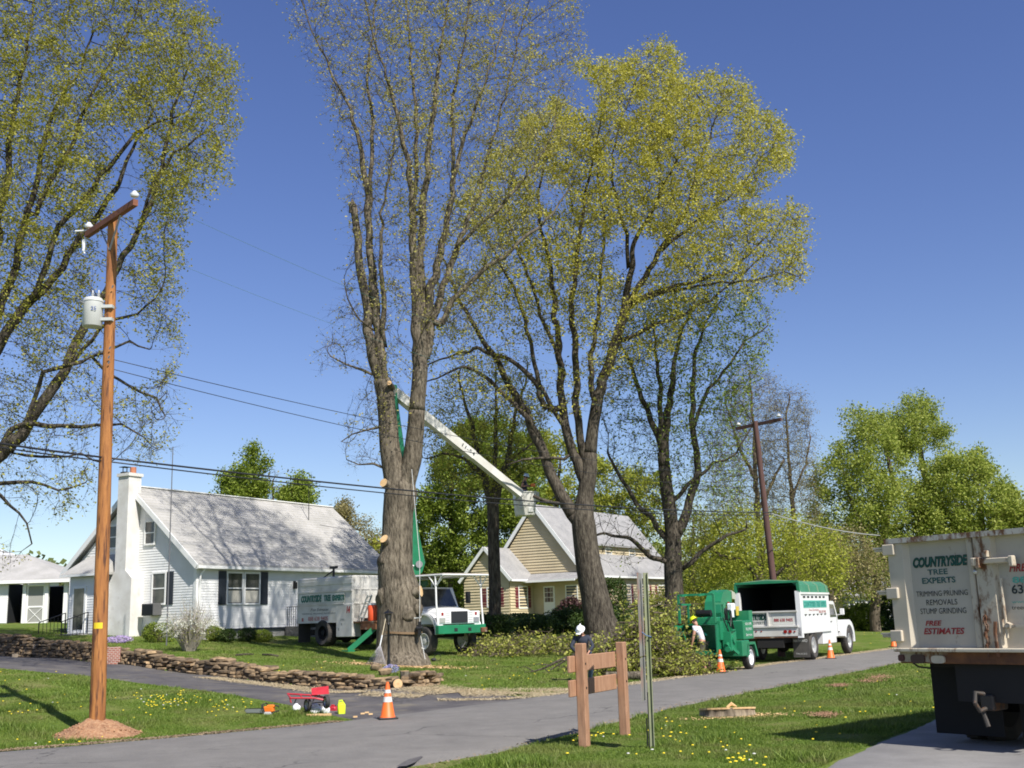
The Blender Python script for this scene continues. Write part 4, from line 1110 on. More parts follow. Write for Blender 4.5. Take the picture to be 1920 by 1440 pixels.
for k, (cx_, top, w_, lf, sz, nl_, lb) in enumerate([
    (70, 1066, 55, LEAF_TAN, 0.24, 2600, 'tan hazy tree beyond the garage roof'), (122, 1085, 40, LEAF_DK, 0.24, 2600, 'dark low tree between the garage and the white house'),
    (-40, 1040, 60, LEAF_YG, 0.26, 2600, 'yellow-green tree behind the garage at the left edge'),
    (1215, 1020, 60, LEAF_GREEN, 0.28, 5200, 'green tree behind the right half of the beige house'), (1300, 960, 60, LEAF_YG, 0.26, 4600, 'yellow-green tree right of the beige house'),
    (1380, 1010, 60, LEAF_GREEN, 0.28, 5000, 'green tree behind the low branches over the chipper'), (1480, 1000, 60, LEAF_YG, 0.26, 4000, 'yellow-green tree beyond the dark crossarm pole foot'),
    (1620, 1050, 60, LEAF_DK, 0.30, 5000, 'dark green tree shading the far house'), (1700, 1060, 60, LEAF_GREEN, 0.3, 5000, 'green tree beyond the dump truck edge'),
    (1790, 1040, 70, LEAF_DK, 0.3, 5000, 'dark tree hidden mostly by the dump truck box')]):
    gy_ = 1158 if k > 2 else 1160
    far_tree(lb, [(cx_, gy_, 12), (cx_, (gy_ + top) / 2, 9), (cx_, top + 15, 4)],
        [(cx_ - w_, gy_ - 15), (cx_ - w_ * .9, (gy_ + top) / 2), (cx_ - w_ * .5, top + 8), (cx_, top), (cx_ + w_ * .5, top + 10), (cx_ + w_ * .95, (gy_ + top) / 2), (cx_ + w_, gy_ - 15)], 18.5, 400, 70 + k, lf, sz, nl_ * 2, 3.0)

# ---- woods along the horizon
r_ = np.random.default_rng(99)
C = []
for k in range(420):
    ang = r_.uniform(-0.62, 0.62); D = r_.uniform(150, 260)
    cx_, cy_ = math.sin(ang) * D, math.cos(ang) * D
    gz = zg(cx_, cy_); h = r_.uniform(5, 9) * (1.0 if ang < 0.1 else 1.25); w_ = r_.uniform(3, 6)
    n_ = 330
    u = r_.normal(0, 1, (n_, 3)); u /= np.linalg.norm(u, axis=1)[:, None]
    u *= r_.uniform(0.6, 1.05, n_)[:, None]
    C.append(np.array([cx_, cy_, gz + h * 0.5]) + u * np.array([w_, w_, h * 0.55]))
C = np.vstack(C)
o = leaves_np('woods', C, 0.95, leafmat('leaf_woods', (0.10, 0.13, 0.03), (0.26, 0.28, 0.09), (0.17, 0.20, 0.06), trans=0.3), None, 8, aspect=0.9)
tag(o, 'low band of hazy spring woods along the horizon', 'woods', kind='stuff')
# ============================================================ HOUSES
M_WHITE = mat('white_siding', (0.80, 0.80, 0.79), 0.55, c2=(0.72, 0.72, 0.71), scale=1.2, detail=5)
M_TRIM = mat('white_trim', (0.82, 0.82, 0.80), 0.5)
M_BEIGE = mat('beige_siding', (0.60, 0.50, 0.32), 0.6, c2=(0.53, 0.44, 0.28), scale=1.1)  # beige lowered so the colour carries some shade of the branches in front
M_ROOFW = mat('pale_shingles', (0.46, 0.445, 0.42), 0.85, c2=(0.37, 0.36, 0.335), scale=1.4, detail=8, c3=(0.33, 0.32, 0.30), s3=14, lo3=0.5, hi3=0.75, bump=0.5, bscale=26)
M_ROOFG = mat('grey_shingles', (0.36, 0.35, 0.34), 0.85, c2=(0.28, 0.275, 0.27), scale=1.4, detail=8, c3=(0.20, 0.20, 0.20), s3=12, lo3=0.5, hi3=0.75, bump=0.5, bscale=26)
M_GLASS = mat('window_glass', (0.025, 0.03, 0.035), 0.06, c2=(0.09, 0.09, 0.085), scale=2.2, spec=0.8)
M_SHUT = mat('dark_shutter', (0.02, 0.025, 0.035), 0.5)
M_SHUTR = mat('maroon_shutter', (0.16, 0.025, 0.035), 0.5)
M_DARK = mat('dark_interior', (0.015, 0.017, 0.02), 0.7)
M_BLACKM = mat('black_metal', (0.015, 0.015, 0.016), 0.45, metal=0.3)
M_STUC = mat('chimney_stucco', (0.74, 0.73, 0.70), 0.8, c2=(0.62, 0.60, 0.56), scale=1.6, detail=7, c3=(0.5, 0.47, 0.42), s3=3.0, lo3=0.6, hi3=0.85, bump=0.3, bscale=30)
M_CLAY = mat('clay_pot', (0.45, 0.17, 0.09), 0.8)
M_CONC = mat('concrete', (0.36, 0.35, 0.33), 0.85, c2=(0.28, 0.27, 0.25), scale=3, bump=0.3, bscale=40)
M_GALV = mat('galvanised', (0.42, 0.43, 0.44), 0.4, metal=0.7)
M_CURT = mat('curtain', (0.55, 0.52, 0.44), 0.8)

def interval(poly, z):
    xs = []
    n = len(poly)
    for i in range(n):
        (x0, z0), (x1, z1) = poly[i], poly[(i + 1) % n]
        if (z0 <= z <= z1) or (z1 <= z <= z0):
            if abs(z1 - z0) < 1e-9: xs += [x0, x1]
            else: xs.append(x0 + (x1 - x0) * (z - z0) / (z1 - z0))
    return (min(xs), max(xs)) if xs else None
def siding(mb, poly, plane, off, out, lap=0.115, th=0.022):
    """clapboards on a wall. plane 'x': wall lies at x=off and u runs along y; plane 'y': wall at y=off, u along x. out = +1/-1"""
    z0 = min(p_[1] for p_ in poly); z1 = max(p_[1] for p_ in poly)
    def pt(u, z, t):
        return Vector((off + out * t, u, z)) if plane == 'x' else Vector((u, off + out * t, z))
    z = z0
    while z < z1 - 1e-4:
        zb = min(z + lap, z1)
        a = interval(poly, z + 1e-5); b = interval(poly, zb - 1e-5)
        if a and b:
            vs = [pt(a[0], z, th), pt(a[1], z, th), pt(b[1], zb, 0.004), pt(b[0], zb, 0.004), pt(a[0], z, 0.0), pt(a[1], z, 0.0)]
            mb.add(vs, [(0, 1, 2, 3), (4, 5, 1, 0)])
        z = zb
def window(parent, plane, off, out, u0, u1, z0, z1, frame=M_TRIM, shutters=None, mid=True, grid=None, name='window', sh_w=0.42, glass=M_GLASS, curtain=False):
    """sash window; one window with frame, its glass as a sub-part"""
    def bx(mb, a0, a1, b0, b1, t0, t1):
        if plane == 'x':
            x0, x1 = sorted((off + out * t0, off + out * t1)); mb.box(x0, x1, a0, a1, b0, b1)
        else:
            y0, y1 = sorted((off + out * t0, off + out * t1)); mb.box(a0, a1, y0, y1, b0, b1)
    w = 0.075
    mb = MB()
    bx(mb, u0 - w, u0, z0 - w, z1 + w, 0.0, 0.065); bx(mb, u1, u1 + w, z0 - w, z1 + w, 0.0, 0.065)
    bx(mb, u0, u1, z1, z1 + w, 0.0, 0.065); bx(mb, u0 - 0.03, u1 + 0.03, z0 - w, z0, 0.0, 0.085)
    if mid: bx(mb, u0, u1, (z0 + z1) / 2 - 0.025, (z0 + z1) / 2 + 0.025, 0.02, 0.055)
    if grid:
        for i in range(1, grid[0]): bx(mb, u0 + (u1 - u0) * i / grid[0] - 0.012, u0 + (u1 - u0) * i / grid[0] + 0.012, z0, z1, 0.03, 0.047)
        for j in range(1, grid[1]): bx(mb, u0, u1, z0 + (z1 - z0) * j / grid[1] - 0.012, z0 + (z1 - z0) * j / grid[1] + 0.012, 0.03, 0.044)
    o = mb.build(name, frame, parent, fixn=True)
    gm = MB(); bx(gm, u0, u1, z0, z1, 0.01, 0.034); gm.build('glass', glass, o, fixn=True)
    if curtain:
        c = MB(); bx(c, u0 + 0.04, u1 - 0.04, z0 + 0.03, z0 + (z1 - z0) * 0.42, 0.034, 0.037); c.build('blind', M_CURT, o, fixn=True)
    if shutters:
        for a0, a1 in ((u0 - w - sh_w - 0.02, u0 - w - 0.02), (u1 + w + 0.02, u1 + w + 0.02 + sh_w)):
            s_ = MB(); bx(s_, a0, a1, z0 - 0.05, z1 + 0.05, 0.01, 0.05)
            nz_ = int((z1 - z0) / 0.09)
            for k in range(nz_):
                zz = z0 + (z1 - z0) * k / nz_
                bx(s_, a0 + 0.05, a1 - 0.05, zz, zz + 0.05, 0.05, 0.062)
            s_.build('shutter', shutters, parent, fixn=True)
    return o
def slab(mb, pts, th, dirv=(0, 0, 1)):
    """a flat slab from a 3-D quad, thickened"""
    d = Vector(dirv).normalized() * th
    a = [Vector(p_) for p_ in pts]; b = [p_ + d for p_ in a]; n = len(a)
    fs = [tuple(range(n))[::-1], tuple(range(n, 2 * n))]
    for i in range(n):
        j = (i + 1) % n; fs.append((i, j, n + j, n + i))
    mb.add(a + b, fs)

# ---------------------------------------------- white house
hc = P(365, 1200, 43.2)
HB = zg(hc.x, hc.y) - 0.03
WH = empty('white_house', (hc.x, hc.y, HB), math.atan2(0.86, 0.5), 'white clapboard cape house with pale shingled roof, dark shutters and outside chimney', 'house')
L_, W_, EH, RH = 13.6, 8.1, 3.12, 6.75
mb = MB(); mb.box(0.05, L_ - 0.05, 0.05, W_ - 0.05, -1.0, 0.52); mb.build('foundation', M_CONC, WH, fixn=True)
mb = MB()
mb.box(0.0, L_, 0.0, W_, 0.45, EH)          # core
mb.prism([(0, EH), (W_, EH), (W_ / 2, RH - 0.12)], 'x', 0.0, L_)
siding(mb, [(0, 0.45), (L_, 0.45), (L_, EH), (0, EH)], 'y', 0.0, -1)
siding(mb, [(0, 0.45), (W_, 0.45), (W_, EH), (W_ / 2, RH - 0.12), (0, EH)], 'x', 0.0, -1)
wl = mb.build('wall', M_WHITE, WH, fixn=False)
mb = MB(); mb.box(-0.045, 0.10, -0.045, -0.0, 0.45, EH); mb.box(-0.045, 0.0, 0.0, 0.12, 0.45, EH); mb.build('corner_board', M_TRIM, WH, fixn=True)
mb = MB(); mb.box(-0.04, 0.0, W_ - 0.12, W_ + 0.03, 0.45, EH); mb.build('corner_board', M_TRIM, WH, fixn=True)
mb = MB(); mb.box(-0.03, L_ + 0.03, -0.04, 0.0, 0.36, 0.45); mb.build('base_board', M_SHUT, WH, fixn=True)
# roof
mb = MB(); oh = 0.30; sl = (RH - EH) / (W_ / 2); th = 0.13
ez = EH - oh * sl * 0.55
for (y0, y1) in ((-oh, W_ / 2), (W_ + oh, W_ / 2)):
    slab(mb, [(-0.28, y0, ez + 0.10), (L_ + 0.28, y0, ez + 0.10), (L_ + 0.28, y1, RH + 0.02), (-0.28, y1, RH + 0.02)], th)
rf = mb.build('roof', M_ROOFW, WH, fixn=True)
# shingle courses
mb = MB(); nrow = 26
for k in range(nrow):
    t0 = k / nrow; t1_ = (k + 0.999) / nrow
    ya, za = -oh + (W_ / 2 + oh) * t0, ez + 0.10 + (RH + 0.02 - ez - 0.10) * t0 + th
    yb, zb = -oh + (W_ / 2 + oh) * t1_, ez + 0.10 + (RH + 0.02 - ez - 0.10) * t1_ + th
    mb.add([(-0.30, ya, za + 0.028), (L_ + 0.3, ya, za + 0.028), (L_ + 0.3, yb, zb + 0.012), (-0.3, yb, zb + 0.012), (-0.3, ya, za + 0.002), (L_ + 0.3, ya, za + 0.002)], [(0, 1, 2, 3), (4, 5, 1, 0)])
mb.build('shingles', M_ROOFW, WH)
mb = MB()
for sgn, y0 in ((1, -oh), (-1, W_ + oh)):
    mb.bar((-0.30, y0, ez + 0.11), (-0.30, W_ / 2, RH + 0.04), 0.045, 0.22)
mb.bar((-0.28, -oh - 0.05, ez + 0.10), (L_ + 0.28, -oh - 0.05, ez + 0.10), 0.11, 0.12)
mb.bar((-0.28, -oh + 0.12, ez + 0.03), (L_ + 0.28, -oh + 0.12, ez + 0.03), 0.3, 0.03)
mb.build('gutter', M_TRIM, WH, fixn=True)
mb = MB(); mb.tube([(0.2, -0.33, ez + 0.05), (0.12, -0.12, ez - 0.25), (0.10, -0.10, 0.2)], 0.045, 8)
mb.build('downspout', M_TRIM, WH, smooth=True)
# ridge cap
mb = MB(); mb.bar((-0.28, W_ / 2, RH + 0.16), (L_ + 0.28, W_ / 2, RH + 0.16), 0.26, 0.05); mb.build('ridge_cap', M_TRIM, WH, fixn=True)
# chimney
mb = MB()
cy = 3.95
mb.prism([(cy - 0.75, -0.8), (cy + 0.72, -0.8), (cy + 0.72, 2.5), (cy + 0.34, 3.1), (cy + 0.34, 7.28), (cy - 0.34, 7.28), (cy - 0.34, 3.1), (cy - 0.75, 2.75)], 'x', -0.72, -0.01)
mb.box(-0.78, 0.05, cy - 0.40, cy + 0.40, 7.28, 7.42)
ch = mb.build('chimney', M_STUC, WH, fixn=True)
mb = MB(); mb.cyl((-0.25, cy - 0.05, 7.42), (-0.25, cy - 0.05, 7.72), 0.14, 14); mb.build('clay_pot', M_CLAY, ch, smooth=True)
mb = MB(); mb.box(-0.68, -0.42, cy + 0.0, cy + 0.28, 7.42, 7.5); mb.bar((-0.74, cy + 0.14, 7.72), (-0.36, cy + 0.14, 7.72), 0.36, 0.025)
for a in (-0.66, -0.44): mb.bar((a, cy + 0.14, 7.48), (a, cy + 0.14, 7.72), 0.03)
mb.build('flue_cap', M_BLACKM, ch, fixn=True)
# entry wing on the gable
mb = MB(); wx, wy0, wy1, wz = -0.95, 4.72, 6.9, 2.95
mb.box(wx, -0.0, wy0, wy1, 0.42, wz)
siding(mb, [(wx, 0.42), (0, 0.42), (0, wz), (wx, wz)], 'y', wy0, -1)
siding(mb, [(wy0, 0.42), (wy1, 0.42), (wy1, wz), (wy0, wz)], 'x', wx, -1)
mb.box(wx, -0.0, wy0 + .03, wy1 - .03, -1, 0.42)
mb.build('entry_wing', M_WHITE, WH)
mb = MB(); slab(mb, [(wx - 0.3, wy0 - 0.3, wz), (wx - 0.3, wy1 + 0.3, wz), (-0.02, wy1 - 0.1, wz + 0.85), (-0.02, wy0 + 0.1, wz + 0.85)], 0.1)
slab(mb, [(wx - 0.3, wy0 - 0.3, wz), (-0.02, wy0 + 0.1, wz + 0.85), (-0.02, wy0 - 0.3, wz)], 0.1)
mb.build('entry_roof', M_ROOFW, WH, fixn=True)
mb = MB(); mb.tube([(wx - 0.25, wy0 - 0.3, wz + 0.02), (wx - 0.02, wy0 - 0.05, wz - 0.3), (wx - 0.03, wy0 - 0.05, 0.0)], 0.04, 8); mb.bar((wx - 0.32, wy0 - 0.3, wz + .02), (wx - 0.32, wy1 + 0.3, wz + .02), 0.1, 0.1)
mb.build('entry_gutter', M_TRIM, WH, fixn=True)
mb = MB(); mb.box(wx - 0.06, wx - 0.0, 5.75, 6.65, 0.45, 2.5); dr = mb.build('door', M_TRIM, WH, fixn=True)
mb = MB(); mb.box(wx - 0.075, wx - 0.055, 5.87, 6.53, 0.6, 2.4); mb.build('door_glass', M_GLASS, dr, fixn=True)
mb = MB()
for k in range(3): mb.box(wx - 1.5 + k * 0.28, wx - 0.03, 5.5, 7.0, -0.6, 0.06 + k * 0.18)
mb.build('steps', M_CONC, WH, fixn=True)
mb = MB()
for yy in (5.5, 7.0):
    mb.bar((wx - 0.1, yy, 0.4), (wx - 0.1, yy, 1.35), 0.035); mb.bar((wx - 1.45, yy, 0.0), (wx - 1.45, yy, 0.95), 0.035)
    mb.bar((wx - 0.1, yy, 1.35), (wx - 1.45, yy, 0.95), 0.035)
    for k in range(1, 7): mb.bar((wx - 0.1 - 0.19 * k, yy, 0.3 - 0.05 * k), (wx - 0.1 - 0.19 * k, yy, 1.35 - 0.055 * k), 0.016)
mb.build('railing', M_BLACKM, WH, fixn=True)
# windows
window(WH, 'x', 0.0, -1, 2.62, 3.18, 4.25, 5.2)
window(WH, 'x', 0.0, -1, 5.0, 5.6, 4.2, 5.15)
window(WH, 'x', 0.0, -1, 1.85, 2.6, 1.62, 2.9)
mb = MB(); mb.box(-0.05, -0.01, 1.35, 1.75, 1.55, 2.95); mb.build('shutter', M_SHUT, WH, fixn=True)
mb = MB(); mb.cbox(-0.5, -0.02, 2.0, 2.75, 1.1, 1.62, 0.02); ac = mb.build('air_conditioner', mat('ac_grey', (0.10, 0.10, 0.10), 0.6), WH, fixn=True)
mb = MB()
for k in range(9): mb.box(-0.515, -0.5, 2.05, 2.7, 1.14 + k * 0.05, 1.165 + k * 0.05)
mb.build('grille', M_BLACKM, ac, fixn=True)
for (a, b) in ((1.83, 2.72), (2.92, 3.81)):
    window(WH, 'y', 0.0, -1, a, b, 1.55, 2.85, grid=None, curtain=True)
for (a, b) in ((1.28, 1.72), (3.92, 4.38)):
    mb = MB(); mb.box(a, b, -0.06, -0.01, 1.48, 2.95)
    for k in range(15): mb.box(a + 0.05, b - 0.05, -0.072, -0.06, 1.52 + k * 0.093, 1.57 + k * 0.093)
    mb.build('shutter', M_SHUT, WH, fixn=True)
mb = MB(); mb.box(6.55, 7.5, -0.07, 0.0, 0.5, 2.62); dr = mb.build('door', M_TRIM, WH, fixn=True)
mb = MB(); mb.box(6.68, 7.37, -0.085, -0.07, 1.4, 2.5); mb.build('door_glass', M_GLASS, dr, fixn=True)
mb = MB(); mb.box(6.12, 6.24, -0.2, -0.03, 2.2, 2.5); mb.box(6.14, 6.22, -0.12, -0.02, 2.5, 2.56); mb.build('porch_light', M_BLACKM, WH, fixn=True)
for (a, b) in ((9.2, 10.0), (10.2, 11.0)): window(WH, 'y', 0.0, -1, a, b, 1.6, 2.8)
mb = MB(); mb.box(5.6, 8.3, -1.7, -0.04, -0.9, 0.46); mb.build('stoop', mat('grey_masonry', (0.22, 0.21, 0.20), 0.9, c2=(0.13, 0.125, 0.12), scale=7, bump=0.8, bscale=14), WH, fixn=True)
mb = MB()
mb.bar((5.62, -1.66, 1.35), (8.28, -1.66, 1.35), 0.03); mb.bar((5.62, -1.66, 1.35), (5.62, -0.08, 1.35), 0.03)
for k in range(24): mb.bar((5.64 + k * 0.114, -1.66, 0.46), (5.64 + k * 0.114, -1.66, 1.35), 0.015)
for k in range(13): mb.bar((5.62, -1.6 + k * 0.12, 0.46), (5.62, -1.6 + k * 0.12, 1.35), 0.015)
mb.build('stoop_railing', M_BLACKM, WH, fixn=True)
# tv aerial
ap = P(579, 953, 35.5)
mb = MB(); lo_ = Vector((0, 0, 0))
mb.cyl((0, 0, -0.6), (0, 0, 1.25), 0.02, 6); mb.bar((-0.55, 0.1, 1.2), (0.8, -0.15, 1.42), 0.02)
for k in range(7): mb.bar((-0.5 + k * 0.2, -0.35, 1.22 + k * 0.03), (-0.5 + k * 0.2, 0.35, 1.22 + k * 0.03), 0.012)
mb.bar((0.1, 0, 0.85), (0.45, 0.2, 1.9), 0.015)
o = mb.build('tv_aerial', M_BLACKM, WH); o.location = loc(WH, ap)

# ---------------------------------------------- garage with screened porch
gp = P(120, 1210, 35.0)
GR = empty('garage', (gp.x, gp.y, zg(gp.x, gp.y) - 0.02), 0.03, 'low white garage with open dark porch bays and screen door at the left edge', 'garage')
mb = MB(); mb.box(-9, -3.05, 0.0, 6, -0.5, 2.15); mb.box(-3.05, 0, 5.0, 6.0, -0.5, 2.15)
siding(mb, [(-9, 0), (-3.05, 0), (-3.05, 2.15), (-9, 2.15)], 'y', 0.0, -1)
mb.build('wall', M_WHITE, GR, fixn=False)
mb = MB()
for a, b in ((-0.14, 0.06), (-1.12, -0.94), (-2.28, -2.10)): mb.box(a, b, -0.06, 0.12, -0.3, 2.1)
mb.box(-3.05, 0.06, -0.04, 0.14, 2.1, 2.28)
mb.build('porch_post', M_TRIM, GR, fixn=True)
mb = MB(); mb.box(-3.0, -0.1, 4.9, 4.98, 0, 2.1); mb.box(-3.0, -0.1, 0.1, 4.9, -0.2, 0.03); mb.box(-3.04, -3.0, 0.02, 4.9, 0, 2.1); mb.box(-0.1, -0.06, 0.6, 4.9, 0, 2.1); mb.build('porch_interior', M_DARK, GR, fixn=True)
mb = MB()
for a, b, c, d in ((-2.08, -2.0, 0.02, 2.05), (-1.22, -1.14, 0.02, 2.05), (-2.0, -1.22, 1.97, 2.05), (-2.0, -1.22, 0.02, 0.10), (-2.0, -1.22, 0.86, 0.94)): mb.box(a, b, 0.0, 0.04, c, d)
mb.bar((-2.0, 0.0, 0.1), (-1.22, 0.0, 0.86), 0.025); mb.bar((-2.0, 0.01, 0.86), (-1.22, 0.01, 0.1), 0.025)
sd = mb.build('screen_door', M_TRIM, GR, fixn=True)
mb = MB(); mb.box(-2.0, -1.22, 0.025, 0.032, 0.1, 1.97); mb.build('screen', mat('screen_mesh', (0.30, 0.30, 0.28), 0.8), sd, fixn=True)
mb = MB()
slab(mb, [(-9.3, -0.45, 2.16), (0.45, -0.45, 2.16), (-3.4, 3.0, 3.75), (-9.3, 3.0, 3.75)], 0.1)
slab(mb, [(0.45, -0.45, 2.16), (0.45, 6.4, 2.16), (-3.4, 3.0, 3.75)], 0.1)
mb.build('roof', M_ROOFW, GR, fixn=True)
mb = MB(); mb.bar((-9.3, -0.47, 2.2), (0.46, -0.47, 2.2), 0.04, 0.16); mb.bar((0.47, -0.45, 2.2), (0.47, 6.3, 2.2), 0.04, 0.16); mb.build('fascia', M_TRIM, GR, fixn=True)
mb = MB(); mb.box(-9.2, -4.5, 6.0, 11, -0.5, 3.2); mb.prism([(-9.2, 3.2), (-4.5, 3.2), (-9.2, 4.9)], 'y', 6.0, 11)
slab(mb, [(-3.9, 5.7, 3.0), (-3.9, 11.3, 3.0), (-9.3, 11.3, 5.0), (-9.3, 5.7, 5.0)], 0.12)
mb.build('main_gable', M_WHITE, GR, fixn=True)
# little lattice porch between garage and house
lp = P(126, 1206, 36)
LT = empty('side_gate', (lp.x, lp.y, zg(lp.x, lp.y)), 0.05, 'small white shed gate with a dark opening between garage and house', 'gate')
mb = MB(); mb.box(0, 0.09, 0, 0.1, 0, 1.75); mb.box(0.45, 0.52, 0, .1, 0, 1.4); mb.bar((0, 0.05, 0.75), (0.5, 0.05, 0.75), 0.06); mb.bar((0.0, 0.05, 1.4), (0.6, 0.05, 1.45), 0.07); mb.build('frame', M_TRIM, LT, fixn=True)
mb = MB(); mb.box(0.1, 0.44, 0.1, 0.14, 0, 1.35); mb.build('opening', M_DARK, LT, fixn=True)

# ---------------------------------------------- beige house
bp = P(957, 1163, 25.5)
BZ = zg(bp.x, bp.y)
BH = empty('beige_house', (bp.x, bp.y, BZ - 0.05), math.atan2(0.84, 0.54), 'beige clapboard house with grey roof and maroon shutters behind the maples', 'house')
mb = MB()
we, wr = 2.75, 5.0
mb.box(0, 3.2, 0, 4.0, -0.6, we); mb.prism([(0, we), (4.0, we), (2.0, wr)], 'x', 0, 3.2)
siding(mb, [(0, 0.1), (4.0, 0.1), (4.0, we), (2.0, wr), (0, we)], 'x', 0, -1, lap=0.21, th=0.06)
siding(mb, [(0, 0.1), (3.2, 0.1), (3.2, we), (0, we)], 'y', 0, -1, lap=0.21, th=0.06)
X0, X1, Y0_, Y1_ = 3.2, 18.5, -4.4, 3.8
me_, mr = 2.9, 8.15
mb.box(X0, X1, Y0_, Y1_, -0.6, me_); mb.prism([(Y0_, me_), (Y1_, me_), ((Y0_ + Y1_) / 2, mr)], 'x', X0, X1)
siding(mb, [(Y0_, 0.1), (Y1_, 0.1), (Y1_, me_), ((Y0_ + Y1_) / 2, mr), (Y0_, me_)], 'x', X0, -1, lap=0.21, th=0.06)
siding(mb, [(X0, 0.1), (X1, 0.1), (X1, me_), (X0, me_)], 'y', Y0_, -1, lap=0.21, th=0.06)
# dormer wall on the front slope
mb.box(X0 + 4, X1 - 2, Y0_ + 1.1, Y0_ + 3.0, me_, 5.3)
siding(mb, [(X0 + 4, 4.0), (X1 - 2, 4.0), (X1 - 2, 5.3), (X0 + 4, 5.3)], 'y', Y0_ + 1.1, -1, lap=0.21, th=0.06)
mb.build('wall', M_BEIGE, BH)
mb = MB()
for y0 in (-0.3, 4.3): slab(mb, [(-0.25, y0, we - 0.1), (3.18, y0, we - 0.1), (3.18, 2.0, wr + 0.1), (-0.25, 2.0, wr + 0.1)], 0.12)
ym = (Y0_ + Y1_) / 2
for y0 in (Y0_ - 0.35, Y1_ + 0.35): slab(mb, [(X0 - 0.25, y0, me_ - 0.1), (X1 + 0.25, y0, me_ - 0.1), (X1 + 0.25, ym, mr + 0.12), (X0 - 0.25, ym, mr + 0.12)], 0.14)
slab(mb, [(X0 + 3.8, Y0_ + 0.8, 5.25), (X1 - 1.8, Y0_ + 0.8, 5.25), (X1 - 1.8, ym, 6.9), (X0 + 3.8, ym, 6.9)], 0.12)
slab(mb, [(X0 - 1.5, -4.5, 2.55), (X0 - 1.5, 0.02, 2.55), (X0 + 0.02, 0.02, 3.1), (X0 + 0.02, -4.5, 3.1)], 0.12)
mb.build('roof', M_ROOFG, BH, fixn=True)
mb = MB()
for y0 in (Y0_ - 0.35, Y1_ + 0.35): mb.bar((X0 - 0.28, y0, me_ - 0.05), (X0 - 0.28, ym, mr + 0.18), 0.05, 0.26)
for y0 in (-0.3, 4.3): mb.bar((-0.28, y0, we - 0.05), (-0.28, 2.0, wr + 0.15), 0.05, 0.24)
mb.bar((-0.25, -0.36, we - 0.05), (3.2, -0.36, we - 0.05), 0.08, 0.14); mb.bar((X0 - 0.25, Y0_ - 0.4, me_ - 0.05), (X1 + 0.25, Y0_ - 0.4, me_ - 0.05), 0.08, 0.14); mb.bar((X0 - 1.55, -4.5, 2.6), (X0 - 1.55, 0.0, 2.6), 0.08, 0.14)
mb.build('rake_board', M_TRIM, BH, fixn=True)
window(BH, 'x', 0, -1, 1.0, 1.9, 0.9, 2.2, shutters=M_SHUTR)
window(BH, 'y', 0, -1, 1.2, 2.3, 0.75, 2.25, shutters=M_SHUTR)
window(BH, 'x', X0, -1, -3.8, -2.9, 0.75, 2.2)
mb = MB(); mb.box(X0 - 0.07, X0, -1.9, -0.95, 0.1, 2.25); dr = mb.build('door', M_TRIM, BH, fixn=True)
mb = MB()
for i in range(3):
    for j in range(3): mb.box(X0 - 0.085, X0 - 0.07, -1.78 + i * 0.25, -1.56 + i * 0.25, 1.1 + j * 0.36, 1.42 + j * 0.36)
mb.build('door_panes', M_GLASS, dr, fixn=True)
for a in (4.6, 8.4, 11.6, 14.6): window(BH, 'y', Y0_, -1, X0 + a - 2.5, X0 + a - 1.2, 0.85, 2.25, shutters=M_SHUTR)
for a in (5.5, 9.5): window(BH, 'y', Y0_ + 1.1, -1, X0 + a, X0 + a + 0.9, 4.3, 5.1)

# ---------------------------------------------- far house at the right
fp = P(1592, 1158, 21)
FH = empty('far_house', (fp.x, fp.y, zg(fp.x, fp.y) - 0.2), 0.12, 'shaded grey-white house far off between the green truck and the dump truck', 'house')
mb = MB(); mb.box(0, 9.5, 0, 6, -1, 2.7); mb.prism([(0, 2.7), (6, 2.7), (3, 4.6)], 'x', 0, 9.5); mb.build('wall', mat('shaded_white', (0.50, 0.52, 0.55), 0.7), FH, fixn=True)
mb = MB()
for y0 in (-0.4, 6.4): slab(mb, [(-0.3, y0, 2.5), (9.8, y0, 2.5), (9.8, 3, 4.7), (-0.3, 3, 4.7)], 0.12)
mb.build('roof', M_ROOFG, FH, fixn=True)
for a in (0.6, 2.6, 4.8, 6.8): window(FH, 'y', 0, -1, a, a + 1.1, 0.7, 2.0, shutters=M_SHUT, sh_w=0.3)
mb = MB(); mb.box(-3.2, -0.05, 1, 5, -1, 2.4); mb.prism([(0.9, 2.4), (5.1, 2.4), (3, 3.8)], 'x', -3.3, -0.03); mb.build('yellow_wing', M_BEIGE, FH, fixn=True)

# ---------------------------------------------- thin mast in the white house yard
mp_ = GND(312, 1211)
top = P(311, 838, FPX / mp_.y)
o = MB().cyl((0, 0, 0), (0, 0, top.z - mp_.z), 0.03, 8, 0.018).build('yard_mast', mat('mast_grey', (0.16, 0.16, 0.17), 0.5, metal=0.4), None, smooth=True)
o.location = mp_; tag(o, 'thin grey metal mast standing in front of the white house gable', 'mast')
